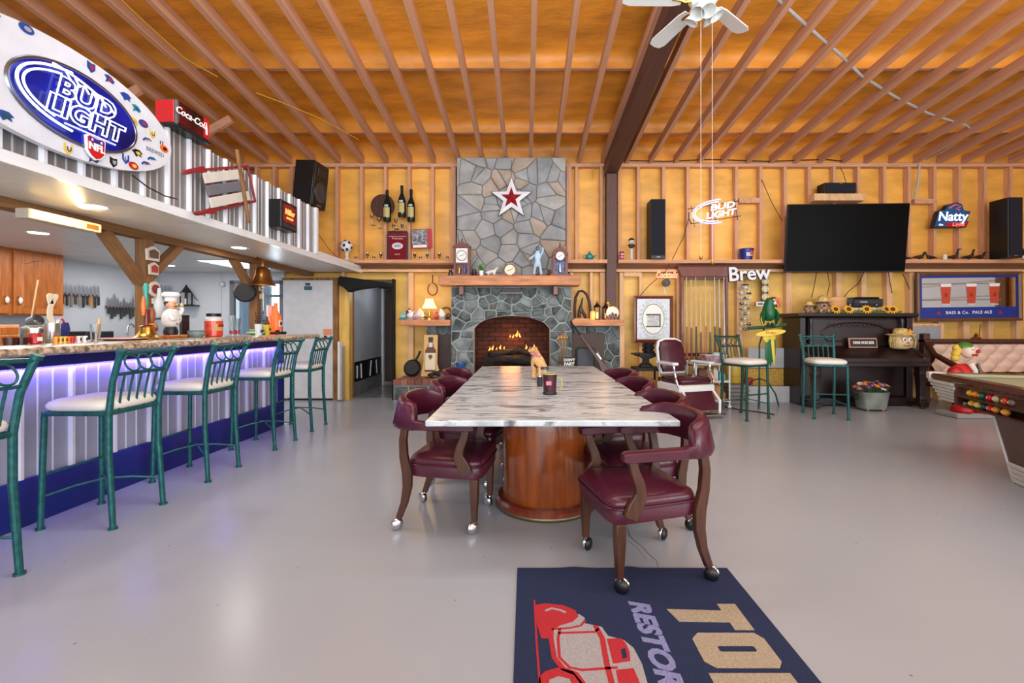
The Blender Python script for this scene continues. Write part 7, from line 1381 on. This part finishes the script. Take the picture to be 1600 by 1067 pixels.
skin('body', [(0, 0, .42, .11), (.0, 0, .6, .12), (0, 0, .74, .08), (.13, -.03, .66, .05), (.17, -.12, .52, .045), (-.13, -.03, .66, .05), (-.18, -.1, .52, .045), (.09, -.12, .38, .07), (.11, -.14, .2, .05), (-.09, -.12, .38, .07), (-.11, -.14, .2, .05)], [(0, 1), (1, 2), (1, 3), (3, 4), (1, 5), (5, 6), (0, 7), (7, 8), (0, 9), (9, 10)], plain((206, 40, 46), .4), cl_)
MB().sph((.02, -.03, .90), (.085, .085, .10), 16, 10).build('head', plain((230, 206, 186), .4), cl_); MB().sph((.07, -.12, .90), .026, 10, 7).build('nose', red, cl_); MB().tube([(.0, -.11, .855), (.05, -.115, .845), (.09, -.09, .86)], [.01, .016, .01], 8).build('mouth', plain((186, 30, 40), .4), cl_)
for x in (-.0, .07): MB().sph((x, -.108, .925), (.018, .01, .022), 8, 6).build('eye', white_gloss, cl_); MB().sph((x+.003, -.118, .925), .008, 6, 4).build('pupil', black, cl_)
for x, z in ((-.08, .90), (-.10, .86), (-.09, .94), (-.11, .80), (.11, .90)): MB().sph((x, .02, z), .05, 10, 7).build('hair_tuft', plain((226, 190, 70), .6), cl_)
MB().lathe([(.10, .955), (.095, .97), (.075, 1.0), (.03, 1.02), (.001, 1.022)], n=18).build('cap', plain((70, 130, 40), .4), cl_); MB().tube([(-.02, -.1, .74), (.03, -.12, .64), (.04, -.13, .52)], [.035, .03, .02], 8).build('shirt_front', plain((232, 226, 214), .4), cl_); MB().tube([(.07, -.11, .74), (.09, -.13, .62), (.08, -.14, .5)], [.015, .022, .008], 6).build('tie', plain((60, 70, 40), .4), cl_); MB().sph((-.2, -.08, .62), (.09, .08, .08), 12, 8).build('red_bag', red, cl_)
# ================================================================ pool table (local +x runs along the side toward the viewer, +y away to the right)
ang = math.atan2(-.955, -.298); pt = thing('pool_table', 'vintage pool table with aluminium corner trim and ball racks', 'pool table', (3.93, 4.5, 0), ang)
L_, Wd = 2.5, 1.35
alu = mat('ribbed_aluminium', (206, 206, 198), .4, .25, vary=.06); pw = mat('pool_mahogany', (74, 34, 24), .22, vary=.25, scale=4, stretch=(.7, 4, 4), coat=.4); felt = mat('olive_felt', (150, 150, 118), .9, vary=.05, scale=60)
MB().box(.05, L_-.05, .05, Wd-.05, .62, .755).build('slate', pw, pt); MB().box(.12, L_-.12, .12, Wd-.12, .755, .765).build('playing_cloth', felt, pt)
for x0, x1, y0, y1 in ((.1, L_-.1, -.0, .12), (.1, L_-.1, Wd-.12, Wd), (-.0, .12, .1, Wd-.1), (L_-.12, L_, .1, Wd-.1)): MB().box(x0, x1, y0, y1, .745, .80, b=.014).build('rail', pw, pt)
for x0, x1, y0, y1 in ((.14, L_-.14, .12, .16), (.14, L_-.14, Wd-.16, Wd-.12), (.12, .16, .14, Wd-.14), (L_-.16, L_-.12, .14, Wd-.14)): MB().box(x0, x1, y0, y1, .765, .797, b=.01).build('cushion', felt, pt)
# corner caps and ribbed corner aprons
for cx, cy, sx, sy in ((0, 0, 1, 1), (0, Wd, 1, -1), (L_, 0, -1, 1), (L_, Wd, -1, -1)):
    arc = [(cx+sx*(.09-.10*math.cos(a)), cy+sy*(.09-.10*math.sin(a))) for a in [PI/2*i/6 for i in range(7)]]
    MB().prism(arc+[(cx+sx*.13, cy-sy*.01+0*sy), (cx+sx*.13, cy+sy*.13), (cx-sx*.01, cy+sy*.13)], .74, .805, 'xy').build('corner_cap', alu, pt, bev=.008)
    for k in range(6):
        zt = .742-.032*k; zb_ = zt-.028; d = .0+.012*k; ln = .46+.012*k
        pl = [(cx+sx*ln, cy+sy*(d+.002)), (cx+sx*(.10+d), cy+sy*d)]+[(cx+sx*(d+.10-.10*math.sin(a)), cy+sy*(d+.10-.10*math.cos(a))) for a in [PI/2*i/5 for i in range(1, 5)]]+[(cx+sx*d, cy+sy*(.10+d)), (cx+sx*d, cy+sy*.46), (cx+sx*(d+.05), cy+sy*.46), (cx+sx*(.15+d), cy+sy*(.15+d)), (cx+sx*ln, cy+sy*(d+.05))]
        MB().prism(pl, zb_, zt, 'xy').build('trim_rib', alu, pt, bev=.003)
# ball rack shelves on the near side between the corners
MB().box(.47, L_-.47, .02, .06, .715, .745, b=.004).build('rack_board', pw, pt); MB().box(.50, L_-.5, .0, .12, .64, .652).build('rack_board', pw, pt); MB().box(.53, L_-.53, .02, .14, .55, .568).build('rack_board', pw, pt); MB().box(.48, L_-.48, .125, .16, .55, .745).build('rack_back', black, pt)
MB().box(.1, L_-.1, .16, Wd-.06, .55, .64).build('apron', pw, pt)
for x in (.46, L_-.5): MB().box(x, x+.05, .02, .14, .55, .745, b=.004).build('rack_end', pw, pt)
BC = [((226, 170, 30), 'yellow'), ((224, 130, 30), 'orange'), ((30, 100, 70), 'green striped'), ((206, 24, 44), 'red'), ((196, 180, 130), 'cream striped'), ((222, 70, 30), 'red orange'), ((120, 100, 90), 'brown')]
M_ = Matrix.Translation((3.93, 4.5, 0)) @ Matrix.Rotation(ang, 4, 'Z')
def ball(x, z, c, lb):
    t = thing('billiard_ball', lb, 'ball', M_ @ Vector((x, .05, z)), group='billiard balls in the side racks'); MB().sph((0, 0, .0286), .0286, 16, 10).build('ball', plain(c, .08), t); MB(Matrix.Rotation(ang, 4, 'Z')).cyl((0, -.0262, .0286), (0, -.029, .0286), .006, n=12).build('number_spot', paper, t)
for i, (x, k) in enumerate(((.64, 0), (.71, 1), (.79, 2), (.89, 3), (.96, 4), (1.06, 5), (1.13, 6))): ball(x, .652, BC[k][0], BC[k][1]+' billiard ball in the upper side rack')
for i, (x, c, n_) in enumerate(((.66, (222, 170, 50), 'yellow'), (.735, (226, 196, 80), 'pale yellow'), (.81, (40, 70, 60), 'dark green'), (.89, (214, 44, 36), 'red'), (.955, (216, 130, 50), 'orange striped'), (1.06, (230, 150, 40), 'amber'))): ball(x, .568, c, n_+' billiard ball in the lower side rack')
# tapered pedestal legs
for x in (.74, L_-1.0):
    y0, y1 = .2, Wd-.2
    MB().loft([[(x+a, y0+b_, z), (x+.42-a, y0+b_, z), (x+.42-a, y1-b_, z), (x+a, y1-b_, z)] for z, a, b_ in ((.55, 0, -.06), (.20, .05, .0), (.14, .06, .01))]).build('pedestal', pw, pt, bev=.006)
    MB().loft([[(x+a-.005, y0+b_-.005, z), (x+a+.012, y0+b_-.005, z), (x+a+.012, y0+b_+.012, z), (x+a-.005, y0+b_+.012, z)] for z, a, b_ in ((.55, 0, -.06), (.0, .08, .03))]).build('edge_trim', white_gloss, pt)
    for k in range(4):
        z1 = .16-.04*k; d = .055+.006*k; MB().box(x+d, x+.42-d, y0+.0+.006*k, y1-.006*k, z1-.036, z1, b=.006).build('foot_rib', alu, pt)
# ================================================================ on the granite table
dg = thing('dog_figurine', 'sitting golden puppy figure with pink collar on granite table', 'figurine', (U(840, 4.2), 4.2, .76)); fur = mat('golden_fur', (206, 160, 104), .8, vary=.18, scale=14, bump=.35, bscale=70)
skin('body', [(.035, .03, .07, (.07, .066)), (.02, .02, .135, (.066, .06)), (-.008, .0, .19, (.052, .048)), (-.02, -.01, .235, (.036, .036)), (-.03, -.015, .275, (.042, .042)), (-.065, -.025, .268, (.026, .024)), (-.092, -.03, .262, (.016, .015)),
              (-.04, -.03, .15, .026), (-.035, -.05, .07, .02), (-.04, -.06, .012, .022), (.01, -.03, .14, .026), (.02, -.05, .07, .02), (.01, -.06, .012, .022), (.07, -.0, .05, .04), (.06, -.06, .016, .024), (.09, .05, .03, .02), (.12, .06, .02, .012)],
     [(0, 1), (1, 2), (2, 3), (3, 4), (4, 5), (5, 6), (2, 7), (7, 8), (8, 9), (2, 10), (10, 11), (11, 12), (0, 13), (13, 14), (0, 15), (15, 16)], fur, dg)
for y, s_ in ((-.058, -1), (.028, 1)): MB().loft([[(-.018+a*.017*k, y+o_*s_+b_*.008, z) for a, b_ in ((-1, 0), (-.5, -.9), (.5, -.9), (1, 0), (.5, .9), (-.5, .9))] for z, k, o_ in ((.297, .5, -.012), (.285, 1, -.002), (.262, 1.15, .004), (.24, .9, .004), (.228, .3, 0))]).build('ear', plain((184, 132, 80), .8), dg, ang=70)
MB().sph((-.108, -.032, .264), (.008, .009, .007), 8, 6).build('nose', black, dg)
for y in (-.055, .02): MB().sph((-.062, y*.7-.012, .288), .006, 8, 5).build('eye', black, dg)
MB(Matrix.Translation((-.018, -.008, .228)) @ Matrix.Rotation(.3, 4, 'Y')).ring((0, 0, 0), .046, .011, 'z', 22).build('collar', plain((216, 120, 156), .6), dg); MB().sph((-.055, -.045, .215), .009, 8, 5).build('tag', plain((60, 60, 120), .3), dg)
lat('pepper_mill', 'small dark cup between the puppy and the printed tumbler', 'cup', (U(843.5, 3.72), 3.72, .76), [(.022, 0), (.026, .05), (.02, .055), (.022, .075), (.001, .078)], plain((44, 46, 60), .3), parts=[('lid', [(.02, .078), (.012, .09), (.001, .092)], steel)])
tb = thing('printed_tumbler', 'black and red printed ceramic beer stein on granite table', 'mug', (U(859, 3.3), 3.3, .76)); MB().lathe([(.044, 0), (.046, .02), (.052, .15), (.048, .15), (.042, .012), (.001, .01)], n=24).build('cup', mat('black_red_glaze', (16, 14, 18), .3, c2=(74, 16, 30), scale=30), tb); MB().ring((0, 0, .15), .05, .005, 'z', 24).build('rim', plain((170, 160, 110), .3), tb)
MB().tube([(.05, -.005, .12), (.085, -.01, .11), (.085, -.01, .05), (.05, -.005, .03)], .007, 8).build('handle', plain((170, 156, 110), .3), tb); MB().lathe([(.05, 0), (.052, .012), (.046, .02)], n=24).build('foot', black, tb); MB().box(-.03, .01, -.056, -.046, .07, .10, b=.004).build('print', plain((214, 110, 130), .4), tb)
lat('glass_tumbler', 'small clear glass with dark lid behind the printed stein', 'glass', (U(851, 3.9), 3.9, .76), [(.028, 0), (.034, .12), (.031, .12), (.026, .008), (.001, .006)], glass, parts=[('lid', [(.036, .12), (.034, .14), (.001, .142)], plain((50, 54, 60), .4))])
# ================================================================ runs on the ceiling and walls
def cz_(u, v, up=-.01):   # point just below the joists on the sight of (u, v)
    k = (506-v)/711; Y = (3.94+SL*7.6+up-1.27)/(k+SL); return (U(u, Y), Y, jb(Y)+up)
cd = plain((176, 172, 168), .45)
tag(MB().tube([cz_(u, v, .075) for u, v in ((1205, -14), (1218, 2), (1285, 62), (1313, 86), (1345, 118), (1400, 152), (1450, 177), (1490, 190), (1510, 196), (1518, 203), (1505, 215), (1470, 238), (1447, 249))], .017, 8).build('conduit', cd), 'grey flexible conduit threading through the ceiling joists at right', 'conduit')
tag(MB().tube([W(1437, 256, 7.56), W(1434, 285, 7.57), W(1429, 312, 7.57)], .016, 8).build('conduit', cd), 'grey conduit running down the wall right of television', 'conduit')
cord('yellow cable stapled along the joists over the loft', [cz_(u, v) for u, v in ((180, -10), (232, 40), (290, 92), (340, 120))], .006, plain((206, 160, 40), .5), 'cable')
cord('thin yellow cable sagging between joists left of centre', [cz_(u, v) for u, v in ((400, 145), (440, 160), (500, 185), (560, 218))], .005, plain((206, 160, 40), .5), 'cable')
cord('black cable running along the top of stud wall', [(U(u, 7.55), 7.55, V(v, 7.55)) for u, v in ((960, 250), (1040, 252), (1110, 249), (1200, 252), (1290, 249), (1320, 252))], .008)
cord('diagonal brown wire on the stud wall left of television', [W(1190, 280, 7.58), W(1205, 315, 7.57), W(1222, 345, 7.57)], .006, plain((90, 60, 40), .5))
cord('thin dark wire sloping down to the left ledge', [W(497, 365, 7.58), W(515, 390, 7.57), W(534, 409, 7.5)], .004)
for i, u in enumerate((928,)):
    t = thing('rope_hook', 'small loop of yellow rope hanging beside the main post', 'rope', W(926, 268, 7.57)); MB().tube([(0, 0, .05), (-.012, 0, -.08), (0, 0, -.16), (.012, 0, -.08), (.004, 0, .05)], .005, 6).build('loop', plain((200, 150, 50), .7), t); MB().cyl((0, .03, .05), (0, -.01, .05), .006, n=6).build('hook', steel, t)
